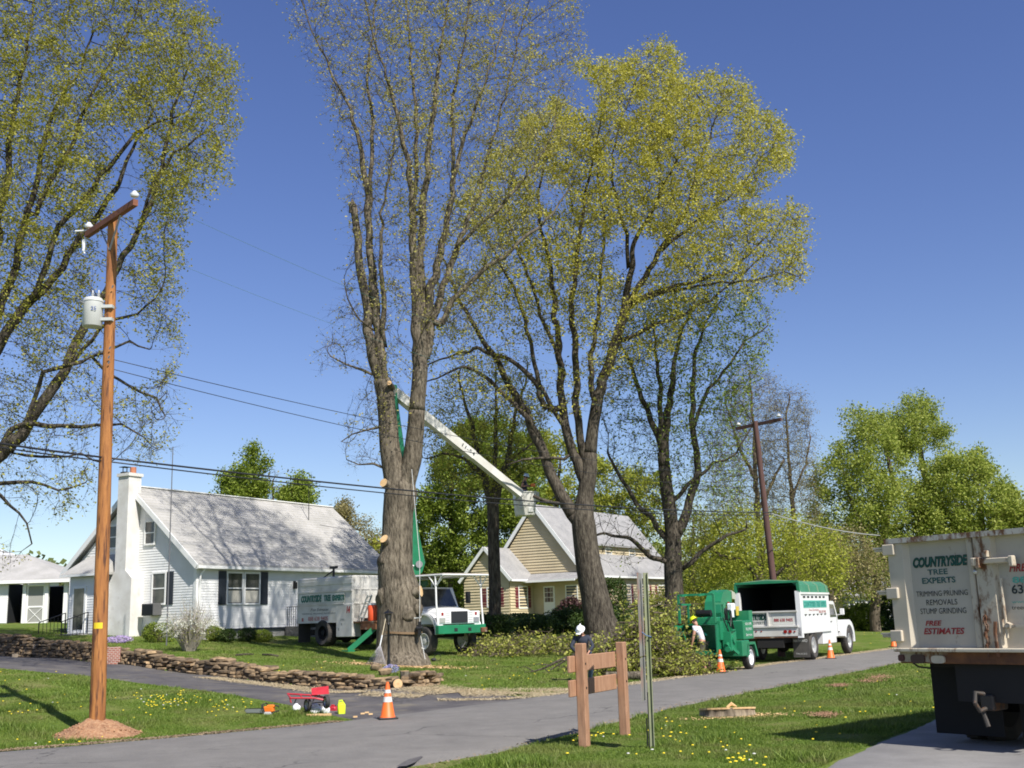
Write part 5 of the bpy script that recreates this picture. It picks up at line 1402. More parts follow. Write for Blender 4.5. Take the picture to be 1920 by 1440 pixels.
# ============================================================ STONE WALL, POLES, SMALL THINGS
def stonemat(name, a, b, c):
    m_, n, l = nmat(name)
    bs = n['Principled BSDF']; bs.inputs['Roughness'].default_value = 0.9; bs.inputs['Specular IOR Level'].default_value = 0.15
    g = n.new('ShaderNodeNewGeometry'); cr = n.new('ShaderNodeValToRGB')
    cr.color_ramp.elements[0].color = (*a, 1); cr.color_ramp.elements[1].color = (*c, 1); e = cr.color_ramp.elements.new(0.55); e.color = (*b, 1)
    l.new(g.outputs['Random Per Island'], cr.inputs[0])
    tc = n.new('ShaderNodeTexCoord'); nz = n.new('ShaderNodeTexNoise'); nz.inputs['Scale'].default_value = 9; nz.inputs['Detail'].default_value = 6
    l.new(tc.outputs['Object'], nz.inputs[0])
    r2 = n.new('ShaderNodeMapRange'); r2.inputs[1].default_value = 0.3; r2.inputs[2].default_value = 0.7; r2.inputs[3].default_value = 0.6; r2.inputs[4].default_value = 1.25
    l.new(nz.outputs[0], r2.inputs[0])
    mu = n.new('ShaderNodeMix'); mu.data_type = 'RGBA'; mu.blend_type = 'MULTIPLY'; mu.inputs[0].default_value = 1
    l.new(cr.outputs[0], mu.inputs[6]); l.new(r2.outputs[0], mu.inputs[7]); l.new(mu.outputs[2], bs.inputs['Base Color'])
    bp_ = n.new('ShaderNodeBump'); bp_.inputs['Strength'].default_value = 0.7; bp_.inputs['Distance'].default_value = 0.03
    l.new(nz.outputs[0], bp_.inputs['Height']); l.new(bp_.outputs[0], bs.inputs['Normal'])
    return m_
M_STONE = stonemat('field_stone', (0.12, 0.09, 0.06), (0.24, 0.175, 0.11), (0.40, 0.28, 0.16))
M_BARKST = barkmat('stump_bark', (0.10, 0.08, 0.06), (0.22, 0.18, 0.13), (0.42, 0.34, 0.24), sc=6)
M_ORANGE = mat('cone_orange', (0.85, 0.16, 0.02), 0.5, c2=(0.72, 0.14, 0.03), scale=5)
M_REFL = mat('cone_collar', (0.75, 0.73, 0.68), 0.5, c2=(0.6, 0.58, 0.54), scale=8)
M_RUB = mat('black_rubber', (0.025, 0.025, 0.026), 0.75, c2=(0.045, 0.043, 0.04), scale=6)
M_POLE = mat('treated_pole', (0.44, 0.185, 0.05), 0.8, c2=(0.26, 0.10, 0.03), scale=5.0, stretch=(2.5, 2.5, 0.3), detail=9, c3=(0.10, 0.04, 0.02), s3=7.0, lo3=0.54, hi3=0.66, bump=0.4, bscale=14)
M_ARM = mat('arm_wood', (0.24, 0.085, 0.04), 0.75, c2=(0.15, 0.055, 0.03), scale=4, stretch=(1, 1, 1), bump=0.3)
M_POLED = mat('old_pole', (0.115, 0.055, 0.045), 0.85, c2=(0.075, 0.04, 0.035), scale=3, stretch=(3, 3, .4), bump=0.4)
M_GREYP = mat('grey_paint', (0.56, 0.57, 0.54), 0.45, c2=(0.50, 0.51, 0.48), scale=2)
M_PORC = mat('porcelain', (0.75, 0.76, 0.78), 0.25)
M_BROWNP = mat('brown_stain', (0.42, 0.235, 0.14), 0.75, c2=(0.33, 0.175, 0.10), scale=5, stretch=(3, 3, 0.6), bump=0.25, c3=(0.26, 0.12, 0.07), s3=14, lo3=0.6, hi3=0.75)
M_REDP = mat('red_paint', (0.55, 0.035, 0.05), 0.45, c2=(0.45, 0.03, 0.04), scale=6)
M_WPL = mat('white_plastic', (0.78, 0.79, 0.80), 0.4)
M_HIVIS = mat('yellow_green_plastic', (0.62, 0.75, 0.03), 0.5)
M_ORPL = mat('orange_plastic', (0.85, 0.20, 0.02), 0.4)
M_STEEL = mat('bright_steel', (0.55, 0.56, 0.58), 0.3, metal=0.8)
M_BRICK = None
def brickmat():
    m_, n, l = nmat('red_brick'); b = n['Principled BSDF']; b.inputs['Roughness'].default_value = 0.9
    tc = n.new('ShaderNodeTexCoord'); mp_ = n.new('ShaderNodeMapping'); mp_.inputs['Rotation'].default_value = (math.pi / 2, 0, 0)
    br = n.new('ShaderNodeTexBrick'); br.inputs['Scale'].default_value = 4.0; br.inputs['Color1'].default_value = (0.34, 0.12, 0.08, 1); br.inputs['Color2'].default_value = (0.26, 0.09, 0.06, 1); br.inputs['Mortar'].default_value = (0.45, 0.40, 0.35, 1); br.inputs['Mortar Size'].default_value = 0.03
    l.new(tc.outputs['Object'], mp_.inputs[0]); l.new(mp_.outputs[0], br.inputs[0]); l.new(br.outputs[0], b.inputs['Base Color'])
    return m_
M_BRICK = brickmat()

# ---- dry stone wall
def stone(mb, c, r, seed, flat=1.0):
    """one rough flat stone"""
    rr = random.Random(seed); nu, nv = 8, 5
    o = len(mb.v)
    tmp = MB(); tmp.sphere((0, 0, 0), 1.0, nu, nv)
    Rz = Matrix.Rotation(r[3], 3, 'Z') @ Matrix.Rotation(rr.uniform(-0.14, 0.14), 3, 'X') @ Matrix.Rotation(rr.uniform(-0.12, 0.12), 3, 'Y')
    vs = []
    for v in tmp.v:
        v = Vector(v)
        v = Vector([math.copysign(abs(q) ** 0.62, q) for q in v])
        f = 1 + 0.22 * mnoise.noise(v * 1.3 + Vector((seed * 1.7, 0, 0)))
        v = Vector((v.x * r[0] * f, v.y * r[1] * f, v.z * r[2] * f))
        vs.append(Vector(c) + Rz @ v)
    mb.add(vs, tmp.f)
mb = MB(); rs = random.Random(21)
wl_pl = [Vector((w.x, w.y, 0)) for w in WALL]
ntot = resample(wl_pl, 260)
WTOP = {}
L_total = sum((b - a).length for a, b in zip(wl_pl[:-1], wl_pl[1:]))
arc = 0.0
sd_ = 0
s_arc = 0.0
def wall_at(s_):
    acc = 0
    for a, b in zip(wl_pl[:-1], wl_pl[1:]):
        l = (b - a).length
        if s_ <= acc + l: 
            return a.lerp(b, (s_ - acc) / l), (b - a).normalized()
        acc += l
    return wl_pl[-1], (wl_pl[-1] - wl_pl[-2]).normalized()
for depth_row, eoff in ((0, -0.14), (1, 0.14)):
    s_ = 0.0
    layer_z = {}
    for lay in range(9):
        s_ = rs.uniform(0, 0.3)
        while s_ < L_total:
            c, d = wall_at(s_)
            nrm = Vector((d.y, -d.x, 0))
            zb = float(zt(np.array([c.x + nrm.x * 0.5]), np.array([c.y + nrm.y * 0.5]))[0])
            cut = float(np.interp(s_, _warc, _wcut)); hgt = max(0.34, cut + 0.12) + 0.05 * math.sin(s_ * 1.3) + 0.04 * math.sin(s_ * 3.1)
            if s_ > L_total - 0.6: hgt *= 0.8
            w_ = rs.uniform(0.10, 0.27); h_ = rs.uniform(0.045, 0.075)
            z_ = zb + 0.05 + lay * 0.105
            if z_ < zb + hgt:
                e = eoff - 0.02 * lay * (1 if eoff > 0 else 0) + rs.uniform(-0.05, 0.05)
                sd_ += 1
                stone(mb, (c.x + nrm.x * e, c.y + nrm.y * e, z_ + rs.uniform(-0.015, 0.015)), (w_, rs.uniform(0.14, 0.22), h_, math.atan2(d.y, d.x) + rs.uniform(-0.25, 0.25)), sd_)
            s_ += w_ * rs.uniform(1.55, 1.85)
# the turned end of the wall
cend, dend = wall_at(L_total)
for k in range(60):
    a = rs.uniform(0, 1); lay = k // 15
    q = cend + Vector((-dend.y, dend.x, 0)) * (a * 1.2) + dend * rs.uniform(-0.2, 0.15)
    zb = zg(q.x, q.y); sd_ += 1
    if lay * 0.1 < 0.42 * (1 - a * 0.55): stone(mb, (q.x, q.y, zb + 0.03 + lay * 0.10), (rs.uniform(0.12, 0.24), rs.uniform(0.12, 0.2), 0.06, rs.uniform(0, 3)), sd_)
o = mb.build('stone_wall', M_STONE, smooth=True)
tag(o, 'low dry stone wall along the driveway below the white house lawn', 'wall')
# loose stones and log rounds by the wall end
for (px, py, s_, nm, lb) in [(706, 1258, 64, 'field_stone', 'flat brown stone lying above the wall end left of the lamp post'), (722, 1266, 65, 'field_stone', 'pale tan stone on top of the wall right below the lamp post')]:
    q = GND(px, py); mb = MB(); stone(mb, (0, 0, 0.1), (0.2, 0.15, 0.1, 0.3), int(px)); o = mb.build(nm, M_STONE, smooth=True); o.location = q
    tag(o, lb, 'stone')
def log_round(px, py, r_, ln, ang, label, up=False, group=None, dz=0.0):
    q = GND(px, py); root = empty('log_round', q + Vector((0, 0, dz)), ang, label, 'log', group)
    mb = MB()
    if up: mb.tube([(0, 0, -0.02), (0, 0, ln)], [r_ * 1.03, r_], 16, cap=False); e = [Vector((0, 0, ln))]; d = Vector((0, 0, 1))
    else: mb.tube([(0, -ln / 2, r_), (0, ln / 2, r_)], [r_, r_], 16, cap=False)
    mb.build('bark', BARK_BIG, root, smooth=True)
    mb = MB()
    if up: mb.cyl((0, 0, ln - 0.01), (0, 0, ln + 0.004), r_ * 0.97, 16)
    else:
        mb.cyl((0, -ln / 2 - 0.004, r_), (0, -ln / 2 + 0.01, r_), r_ * 0.96, 16); mb.cyl((0, ln / 2 - 0.01, r_), (0, ln / 2 + 0.004, r_), r_ * 0.96, 16)
    mb.build('cut_end', CUTWOOD, root, fixn=True)
log_round(780, 1283, 0.10, 0.28, 0.4, 'small log round lying on the grass right of the stone wall end')
log_round(759, 1279, 0.13, 0.30, 0, 'short upright log on the turned end of the stone wall', up=True)
log_round(745, 1291, 0.13, 0.30, 0.2, 'round log end lying at the foot of the stone wall corner')
log_round(1186, 1258, 0.20, 0.7, 0.5, 'thick pale cut log lying beside the brush between sign posts and signpost')
log_round(1172, 1276, 0.13, 1.1, 1.2, 'thinner cut branch log below the thick log by the brush pile')
# brick pier at the gap in the wall, wooden steps further left
q = GND(206, 1246)
o = MB().cbox(-0.34, 0.34, -0.2, 0.2, -0.2, 0.58, 0.01).build('brick_pier', M_BRICK, fixn=True); o.location = q; o.rotation_euler.z = 0.25
tag(o, 'short red brick pier set in the stone wall just right of the near pole', 'pier')
q = GND(52, 1232); st = empty('garden_steps', q, 0.2, 'weathered wooden steps through the stone wall in front of the garage', 'steps')
mb = MB(); mb.cbox(-0.55, 0.55, -0.15, 0.2, -0.1, 0.14, 0.01); mb.cbox(-0.45, 0.6, 0.2, 0.6, -0.1, 0.30, 0.01); mb.build('tread', mat('old_boards', (0.42, 0.34, 0.24), 0.85, c2=(0.33, 0.27, 0.2), scale=4), st, fixn=True)
for k, (px, py) in enumerate([(6, 1213), (82, 1216)]):
    q = GND(px, py); o = MB().cbox(-0.4, 0.4, -0.08, 0.08, 0, 0.16, 0.01).build('timber_edging', mat('edging%d' % k, (0.45, 0.33, 0.22), 0.85), fixn=True); o.location = q
    tag(o, ['short timber edging board at the left picture edge before the garage', 'short timber edging board below the dark right bay of the garage'][k], 'timber')

# ---- near utility pole
base = Vector((POLE_X, POLE_Y, POLE_Z)); topw = P(212, 405, POLE_S, 0.0)
UP = empty('utility_pole', base, 0, 'near orange-brown wooden utility pole with crossarm and grey transformer can', 'utility pole')
tl = topw - base
mb = MB(); pts = [Vector((0, 0, -0.3)).lerp(tl, k / 14) for k in range(15)]
mb.tube(pts, [0.148 - 0.055 * k / 14 for k in range(15)], 20); mb.build('pole', M_POLE, UP, smooth=True)
armc = tl + Vector((0, -0.14, -0.12))
ad = (P(268, 394, POLE_S, -1.1) - P(154, 443, POLE_S, 1.1)); ad.z = 0; ad.normalize()
A0 = armc - ad * 1.18; A1 = armc + ad * 1.18
mb = MB(); mb.bar(A0, A1, 0.10, 0.125); arm = mb.build('crossarm', M_ARM, UP, fixn=True)
mb = MB(); mb.bar(armc - ad * 0.5 + Vector((0, 0, -0.05)), tl + Vector((0, -0.1, -0.75)), 0.035, 0.012); mb.bar(armc + ad * 0.5 + Vector((0, 0, -0.05)), tl + Vector((0, -0.1, -0.75)), 0.035, 0.012); mb.build('brace', M_GALV, UP, fixn=True)
def insulator(parent, c, r_=0.055):
    mb = MB(); mb.lathe([(0.012, 0), (0.012, 0.06), (r_, 0.07), (r_ * 1.25, 0.10), (r_ * 1.2, 0.13), (r_ * 0.7, 0.14), (r_ * 0.8, 0.165), (r_ * 0.4, 0.19)], 14, Matrix.Translation(c)); return mb.build('insulator', M_PORC, parent, smooth=True)
insulator(UP, A0 + ad * 0.08 + Vector((0, 0, 0.06)), 0.07); insulator(UP, A1 - ad * 0.06 + Vector((0, 0, 0.06)), 0.07)
mb = MB(); e = A0 + Vector((0, 0, -0.05)); mb.tube([e, e + Vector((-0.08, 0, -0.08)), e + Vector((-0.06, 0, -0.3)), e + Vector((-0.02, 0, -0.36))], 0.014, 6); mb.tube([e + Vector((0.02, 0, 0.15)), e + Vector((-0.25, 0, 0.14))], 0.02, 6); mb.cyl(e + Vector((-0.06, 0, -0.3)), e + Vector((-0.02, 0, -0.05)), 0.028, 8); mb.build('fuse_cutout', M_PORC, UP, smooth=True)
# transformer
tc_ = P(174, 588, POLE_S, -0.1) - base
mb = MB(); R_ = 0.19; H2 = 0.26
mb.lathe([(R_ * .96, -H2 - 0.01), (R_, -H2), (R_, H2 - 0.03), (R_ * 1.05, H2 - 0.03), (R_ * 1.05, H2), (R_ * .85, H2 + 0.05), (R_ * 0.3, H2 + 0.075), (0.01, H2 + 0.08)], 28, Matrix.Translation(tc_)); tfm = mb.build('transformer', M_GREYP, UP, smooth=True)
mb = MB(); mb.box(tc_.x + R_ * 0.9, tc_.x + 0.40, tc_.y - 0.06, tc_.y + 0.06, tc_.z - 0.16, tc_.z - 0.10); mb.box(tc_.x + R_ * 0.9, tc_.x + 0.40, tc_.y - 0.06, tc_.y + 0.06, tc_.z + 0.10, tc_.z + 0.16); mb.build('bracket', M_GREYP, tfm, fixn=True)
for dx in (-0.02, 0.10):
    mb = MB(); mb.lathe([(0.03, 0), (0.035, 0.02), (0.02, 0.03), (0.035, 0.05), (0.02, 0.06), (0.035, 0.08), (0.02, 0.09), (0.033, 0.11), (0.015, 0.12), (0.02, 0.15), (0.008, 0.18)], 12, Matrix.Translation(tc_ + Vector((dx, 0, H2 + 0.04)))); mb.build('bushing', mat('bushing', (0.5, 0.5, 0.5), 0.35), tfm, smooth=True)
for k in range(3):
    mb = MB(); mb.cyl(tc_ + Vector((-R_ + 0.03 * k, -R_ * .5 - .03 * k, 0.18)), tc_ + Vector((-R_ - 0.05 + 0.03 * k, -R_ * .5 - 0.07 - .03 * k, 0.20)), 0.016, 6); mb.build('bushing', M_GALV, tfm, smooth=True)
text('25', 0.11, mat('blue_paint', (0.04, 0.09, 0.3), 0.6), tfm, tc_ + Vector((0.03, -R_ - 0.012, 0.02)), (0.97, 0.22, 0), (0, 0, 1))
pz = P(187, 1173, POLE_S) - base
mb = MB(); r0 = 0.138
for k in range(6):
    a0 = math.radians(-125 + k * 12); a1 = math.radians(-125 + k * 12 + 12)
    cx0, cy0 = tl.x * pz.z / tl.z, tl.y * pz.z / tl.z
    mb.add([(cx0 + r0 * math.cos(a), cy0 + r0 * math.sin(a), pz.z + z_) for z_ in (-0.055, 0.055) for a in (a0, a1)], [(0, 1, 3, 2)])
mb.build('yellow_tag', mat('tag_yellow', (0.75, 0.55, 0.02), 0.6), UP)
mb = MB()
for k, (px, py) in enumerate([(210, 540), (205, 655), (203, 672), (203, 682), (184, 905 - 115)]):
    c = P(px, py, POLE_S, -0.15) - base; mb.bar(c, c + Vector((0.03, -0.02, 0.05)), 0.02)
mb.build('number_tags', M_GALV, UP)
# ---- far utility pole
fb = P(1458, 1150, 44); fbz = zg(fb.x, fb.y); fb.z = fbz
ft = P(1416, 790, 44)
FP = empty('utility_pole', fb, 0, 'dark reddish old utility pole with crossarm far behind the green truck', 'utility pole')
ftl = ft - fb
mb = MB(); mb.tube([Vector((0.05, 0, -0.3)).lerp(ftl, k / 8) for k in range(9)], [0.16 - 0.05 * k / 8 for k in range(9)], 12); mb.build('pole', M_POLED, FP, smooth=True)
mb = MB(); a0 = P(1380, 804, 44, 0.9) - fb; a1 = P(1465, 786, 44, -0.9) - fb; mb.bar(a0, a1, 0.10, 0.13); mb.build('crossarm', M_POLED, FP, fixn=True)
for t in (0.06, 0.95): insulator(FP, a0.lerp(a1, t) + Vector((0, 0, 0.06)), 0.085)
# ---- wires
M_WIRE = mat('wire_black', (0.02, 0.02, 0.022), 0.5)
M_WIREG = mat('wire_green', (0.10, 0.20, 0.16), 0.5)
def wire(a, b, sag, r_, label, m_=M_WIRE, name='power_line', n=28, group='overhead wires'):
    a = Vector(a); b = Vector(b); pts = []
    for k in range(n + 1):
        t = k / n; q = a.lerp(b, t); q.z -= sag * 4 * t * (1 - t); pts.append(q - a)
    o = MB().tube(pts, r_, 5).build(name, m_, smooth='all'); o.location = a
    tag(o, label, 'wire', group)
pole_pt = lambda py: base + Vector((0, 0, -0.3)).lerp(tl, ((P(200, py, POLE_S) - base).z + 0.3) / (tl.z + 0.3))
fpp = lambda py: fb + ftl * ((P(1440, py, 44).z - fb.z) / ftl.z)
wire(base + A0 + Vector((0, 0, 0.2)), fb + a0 + Vector((0, 0, 0.2)), 0.9, 0.0035, 'thin upper wire running from the left end of the near crossarm through the treetops', M_WIREG)
wire(base + A1 + Vector((0, 0, 0.2)), fb + a1 + Vector((0, 0, 0.2)), 0.9, 0.0035, 'thin upper wire running from the right end of the near crossarm through the treetops', M_WIREG)
wire(pole_pt(672), fpp(895), 0.45, 0.008, 'upper of the two thin wires leaving the near pole below the transformer')
wire(pole_pt(690), fpp(915), 0.55, 0.008, 'lower of the two thin wires leaving the near pole below the transformer')
pa = pole_pt(858)
wire(pa, P(1447, 961, 46), 0.25, 0.020, 'thick black cable strung low across the white roof and the big trunk')
wire(pa + Vector((0, 0, -0.07)), P(1447, 966, 46), 0.30, 0.014, 'second black cable close under the thick low cable')
dl = (P(1447, 961, 46) - pa).normalized()
wire(P(-120, 812, 118), pa, 0.02, 0.020, 'thick black cable running from the near pole off the left edge')
wire(P(-120, 820, 118), pa + Vector((0, 0, -0.07)), 0.02, 0.014, 'second cable under the thick one left of the near pole')
wire(P(1447, 963, 46), P(1650, 1004, 40), 0.15, 0.022, 'pale cable sloping down right from the dark far pole into the trees', mat('wire_pale', (0.35, 0.35, 0.34), 0.5))
wire(P(600, 984, 40), P(726, 993, 48), 0.1, 0.010, 'thin service wire between the white roof and the big trunk')

# ---- traffic cones
def make_cone(px, py, s_, label, h=0.71, two=True, dirty=False):
    q = G0(px, py, 0.045) if s_ is None else P(px, py, s_)
    root = empty('traffic_cone', q, random.uniform(0, 1.5), label, 'traffic cone', 'orange traffic cones along the road')
    b = 0.185
    mb = MB(); mb.cbox(-b, b, -b, b, 0.0, 0.035, 0.012); mb.build('base', M_RUB if not dirty else M_ORANGE, root, fixn=True)
    def rz(z_): return 0.145 + (0.028 - 0.145) * (z_ - 0.03) / (h - 0.03)
    mb = MB(); mb.lathe([(0.16, 0.03), (0.15, 0.05), (rz(0.06), 0.06), (rz(h - 0.01), h - 0.01), (0.016, h)], 24); mb.build('body', M_ORANGE, root, smooth=True)
    for z0, z1 in ((h * 0.46, h * 0.60), (h * 0.70, h * 0.79)):
        mb = MB(); mb.lathe([(rz(z0) + 0.003, z0), (rz(z1) + 0.003, z1)], 24, cap=False); mb.build('reflective_collar', M_REFL, root, smooth=True)
    return root
make_cone(727, 1348, None, 'nearest orange traffic cone standing on the asphalt at the driveway mouth')
make_cone(1352, 1261, None, 'orange traffic cone beside the brush pile and the worker in the yellow helmet')
make_cone(1558, 1235, None, 'orange traffic cone standing beside the rear wheel of the green-roofed truck')
cc = make_cone(1676, 1213, None, 'farthest orange traffic cone at the road edge by the dump truck hinge')
# ---- brown timber sign frame
pl_ = G0(1096, 1397, 0.05); pr_ = G0(1172, 1376, 0.05)
SG = empty('sign_frame', pl_, math.atan2(pr_.y - pl_.y, pr_.x - pl_.x), 'brown stained timber sign frame with two posts and empty cross boards', 'sign')
wd = (pr_ - pl_).length
for x, hh in ((0, 1.47), (wd, 1.44)):
    mb = MB(); mb.cbox(x - 0.07, x + 0.07, -0.07, 0.07, -0.2, hh, 0.012); mb.build('post', M_BROWNP, SG, fixn=True)
for z_ in (1.05, 0.70):
    mb = MB(); mb.cbox(-0.26, wd - 0.0715, 0.072, 0.115, z_, z_ + 0.24, 0.008); b_ = mb.build('cross_board', M_BROWNP, SG, fixn=True)
mb = MB()
for x in (0, wd):
    for z_ in (1.17, 0.82): mb.cyl((x + 0.0, -0.075, z_), (x, -0.066, z_), 0.018, 10); mb.cyl((x + 0.066, 0.0, z_ - .03), (x + 0.076, 0.0, z_ - .03), 0.018, 10)
mb.build('bolts', M_BLACKM, SG, fixn=True)
# ---- green channel signpost seen edge-on
gp_ = G0(1219, 1404, 0.05)
SP = empty('signpost', gp_, 0, 'tall green steel channel signpost with weathered sign panel seen nearly edge-on', 'sign post')
sc_ = FPX / gp_.y
tp = P(1206, 1074, sc_) - gp_
M_GRST = mat('green_steel', (0.21, 0.24, 0.13), 0.85, c2=(0.28, 0.29, 0.19), scale=5)
mb = MB(); lean = Vector((tp.x, tp.y, 0)) / tp.z
def lp_(x, y, z_): return Vector((x, y, z_)) + lean * z_
mb.bar(lp_(0.03, 0, -0.2), lp_(0.03, 0, tp.z), 0.055, 0.012, up=(0, 1, 0)); mb.bar(lp_(0.0, -0.02, -0.2), lp_(0.0, -0.02, tp.z), 0.012, 0.04, up=(0, 1, 0)); mb.bar(lp_(0.058, -0.02, -0.2), lp_(0.058, -0.02, tp.z), 0.012, 0.04, up=(0, 1, 0)); mb.build('post', M_GRST, SP, fixn=True)
mb = MB(); mb.bar(lp_(-0.035, -0.02, -0.1), lp_(-0.035, -0.02, 0.42), 0.02); mb.bar(lp_(-0.01, -0.04, -0.1), lp_(-0.01, -0.04, 0.78), 0.014); mb.build('stake', M_BLACKM, SP, fixn=True)
M_SIGNB = mat('sign_weathered', (0.34, 0.33, 0.29), 0.6, c2=(0.22, 0.21, 0.19), scale=3, c3=(0.30, 0.16, 0.12), s3=2.2, lo3=0.5, hi3=0.62)
mb = MB(); a = math.radians(76)
for (z0, z1, w_) in ((1.28, tp.z, 0.46), (0.66, 1.26, 0.46)):
    v = Vector((math.cos(a) * w_ / 2, math.sin(a) * w_ / 2, 0)); q0 = Vector((-0.045, 0.05, 0))
    c0 = [lp_(*(q0 - v).xy, z0), lp_(*(q0 + v).xy, z0), lp_(*(q0 + v).xy, z1), lp_(*(q0 - v).xy, z1)]
    slab(mb, c0, 0.012, (-1, 0.25, 0))
mb.build('sign_panel', M_SIGNB, SP, fixn=True)
mb = MB(); mb.tube([lp_(-0.06, -0.05, 1.62), lp_(0.0, -0.06, 1.57), lp_(0.07, -0.05, 1.55), lp_(0.075, 0.0, 1.53)], 0.008, 6); mb.build('strap', mat('blue_strap', (0.10, 0.16, 0.28), 0.5), SP)

# ---- tree stump near the road
q = G0(1366, 1341, 0.06); ST = empty('tree_stump', q, 0, 'wide low fresh-cut tree stump on the verge before the dump truck', 'stump')
mb = MB(); n = 40; vs = []
prof = [(1.14, -0.12), (1.08, -0.02), (1.0, 0.03), (0.97, 0.091), (0.98, 0.10)]
for f, z_ in prof:
    for k in range(n):
        a = 6.283 * k / n; r_ = 0.50 * f * (1 + 0.14 * mnoise.noise(Vector((math.cos(a) * 2, math.sin(a) * 2, 1))) + (0.10 * mnoise.noise(Vector((math.cos(a) * 6, math.sin(a) * 6, z_ * 4))) if z_ < 0.1 else 0.03))
        vs.append((r_ * math.cos(a), r_ * math.sin(a) * 0.8, z_ - (0.075 * r_ * math.sin(a) if z_ > .09 else 0) + (.03 if z_ > .09 else 0)))
fs = [(i * n + k, i * n + (k + 1) % n, (i + 1) * n + (k + 1) % n, (i + 1) * n + k) for i in range(len(prof) - 1) for k in range(n)]
mb.add(vs, fs); mb.build('bark', M_BARKST, ST, smooth='all')
mb = MB(); ring = [(v[0], v[1], v[2] + .001) for v in vs[-n:]]
mb.add(ring + [(0, 0, 0.133)], [(k, (k + 1) % n, n) for k in range(n)]); mb.tube([(-0.02, 0.0, 0.14), (0.07, 0.02, 0.20), (0.16, 0.0, 0.15)], [0.02, 0.035, 0.01], 6)
lo2 = [(v[0] * 1.004, v[1] * 1.004, v[2] - .028) for v in vs[-n:]]; o_s = len(mb.v); mb.add(lo2 + [(v[0] * 1.004, v[1] * 1.004, v[2] + .002) for v in vs[-n:]], [(k, (k + 1) % n, n + (k + 1) % n, n + k) for k in range(n)]); mb.build('cut_face', CUTWOOD, ST)
o = scatter_chips('wood_chips', lambda: (q.x + random.gauss(0.1, 0.45), q.y + random.gauss(-0.25, 0.25), 0.02), 900, 0.022, CUTWOOD); tag(o, 'pale wood chips scattered round the stump on the verge', 'wood chips', kind='stuff')
MAT_EARTH = mat('bare_earth', (0.38, 0.22, 0.13), 0.95, c2=(0.30, 0.17, 0.10), scale=8, bump=0.6)
def earth_fn():
    c = random.choice([(1632, 1283, 22, 4), (1650, 1276, 20, 4), (1575, 1292, 16, 3), (1545, 1350, 25, 4)])
    g_ = G0(c[0] + random.gauss(0, c[2] * .6), c[1] + random.gauss(0, c[3] * .6)); return (g_.x, g_.y, 0.06)
o = scatter_chips('bare_earth', earth_fn, 2600, 0.015, MAT_EARTH); tag(o, 'crumbs of bare reddish earth showing through the near verge', 'earth', kind='stuff')

# ---- lamp post with flowers at its foot, rake against it
lpz = GND(729, 1254); s_ = FPX / lpz.y
LP = empty('lamp_post', lpz, 0, 'slim black garden lamp post in front of the big trunk', 'lamp post')
ltop = P(727, 1147, s_) - lpz
hh = ltop.z
mb = MB(); mb.lathe([(0.055, -0.1), (0.055, 0.25), (0.04, 0.32), (0.036, hh - 0.42), (0.05, hh - 0.40), (0.03, hh - 0.34)], 14); mb.bar((-0.14, 0, hh - 0.75), (0.14, 0, hh - 0.75), 0.025); mb.build('post', M_BLACKM, LP, smooth=True)
mb = MB()
for sx in (-1, 1):
    for sy in (-1, 1): mb.bar((sx * 0.05, sy * 0.05, hh - 0.34), (sx * 0.10, sy * 0.10, hh - 0.05), 0.014)
mb.lathe([(0.17, hh - 0.05), (0.15, hh - 0.03), (0.05, hh + 0.03), (0.015, hh + 0.05), (0.02, hh + 0.08)], 4); mb.build('lantern', M_BLACKM, LP, fixn=True)
mb = MB(); mb.lathe([(0.05, hh - 0.33), (0.09, hh - 0.06)], 4, cap=False); mb.build('lantern_glass', M_GLASS, LP)
def leafball(name, px, py, rx, ry, rz_, n, size, m_, label, cat, s_off=0.0, wood=None, group=None, seed=1, fill=0.55, zc=0.9, kind=None, parent=None):
    q = GND(px, py); q.y += s_off; q.z = zg(q.x, q.y)
    r = np.random.default_rng(seed + int(px))
    u = r.normal(0, 1, (n, 3)); u /= np.linalg.norm(u, axis=1)[:, None]
    rad = r.uniform(fill, 1.0, n) ** 0.7
    lump = np.array([1 + 0.28 * mnoise.noise(Vector(v * 1.9) + Vector((px * 0.1, 0, 0))) for v in u])
    C = u * (rad * lump)[:, None] * np.array([rx, ry, rz_]) + np.array([0, 0, rz_ * zc])
    C = C[C[:, 2] > 0.0]
    if wood is None:
        o = leaves_np(name, C, size, m_, parent, seed); o.location = q if parent is None else o.location
        if parent is None: tag(o, label, cat, group, kind)
        return o
    root = empty(name, q, 0, label, cat, group)
    leaves_np('foliage', C, size, m_, root, seed)
    mb = MB(); rr = random.Random(seed)
    for k in range(wood):
        a = rr.uniform(0, 6.283); e = Vector((math.cos(a) * rx * 0.8, math.sin(a) * ry * 0.8, rz_ * rr.uniform(0.8, 1.75)))
        mid = e * 0.45 + Vector((0, 0, rz_ * 0.25)); mb.tube([(e.x * .06, e.y * .06, -0.05), mid, e], [0.022, 0.014, 0.006], 4)
    mb.build('stems', BARK_BR, root)
    return root
M_BLUEFL = leafmat('blue_flower', (0.32, 0.30, 0.62), (0.62, 0.60, 0.85), (0.45, 0.43, 0.75), trans=0.3)
M_PURFL = leafmat('phlox_flower', (0.50, 0.36, 0.66), (0.75, 0.62, 0.85), (0.62, 0.5, 0.78), trans=0.3)
leafball('flower_clump', 733, 1262, 0.26, 0.2, 0.14, 700, 0.035, M_BLUEFL, 'clump of pale blue flowers at the foot of the lamp post', 'flowers', s_off=0)
leafball('flower_clump', 222, 1206, 0.55, 0.4, 0.16, 1100, 0.06, M_PURFL, 'low mound of lilac flowers at the foot of the chimney', 'flowers')
q = GND(708, 1248); RK = empty('leaf_rake', q, 0, 'long-handled fan rake standing head down left of the lamp post', 'rake')
ht = P(723, 1160, FPX / q.y, 0.15) - q; hb = P(713, 1208, FPX / q.y, 0.05) - q
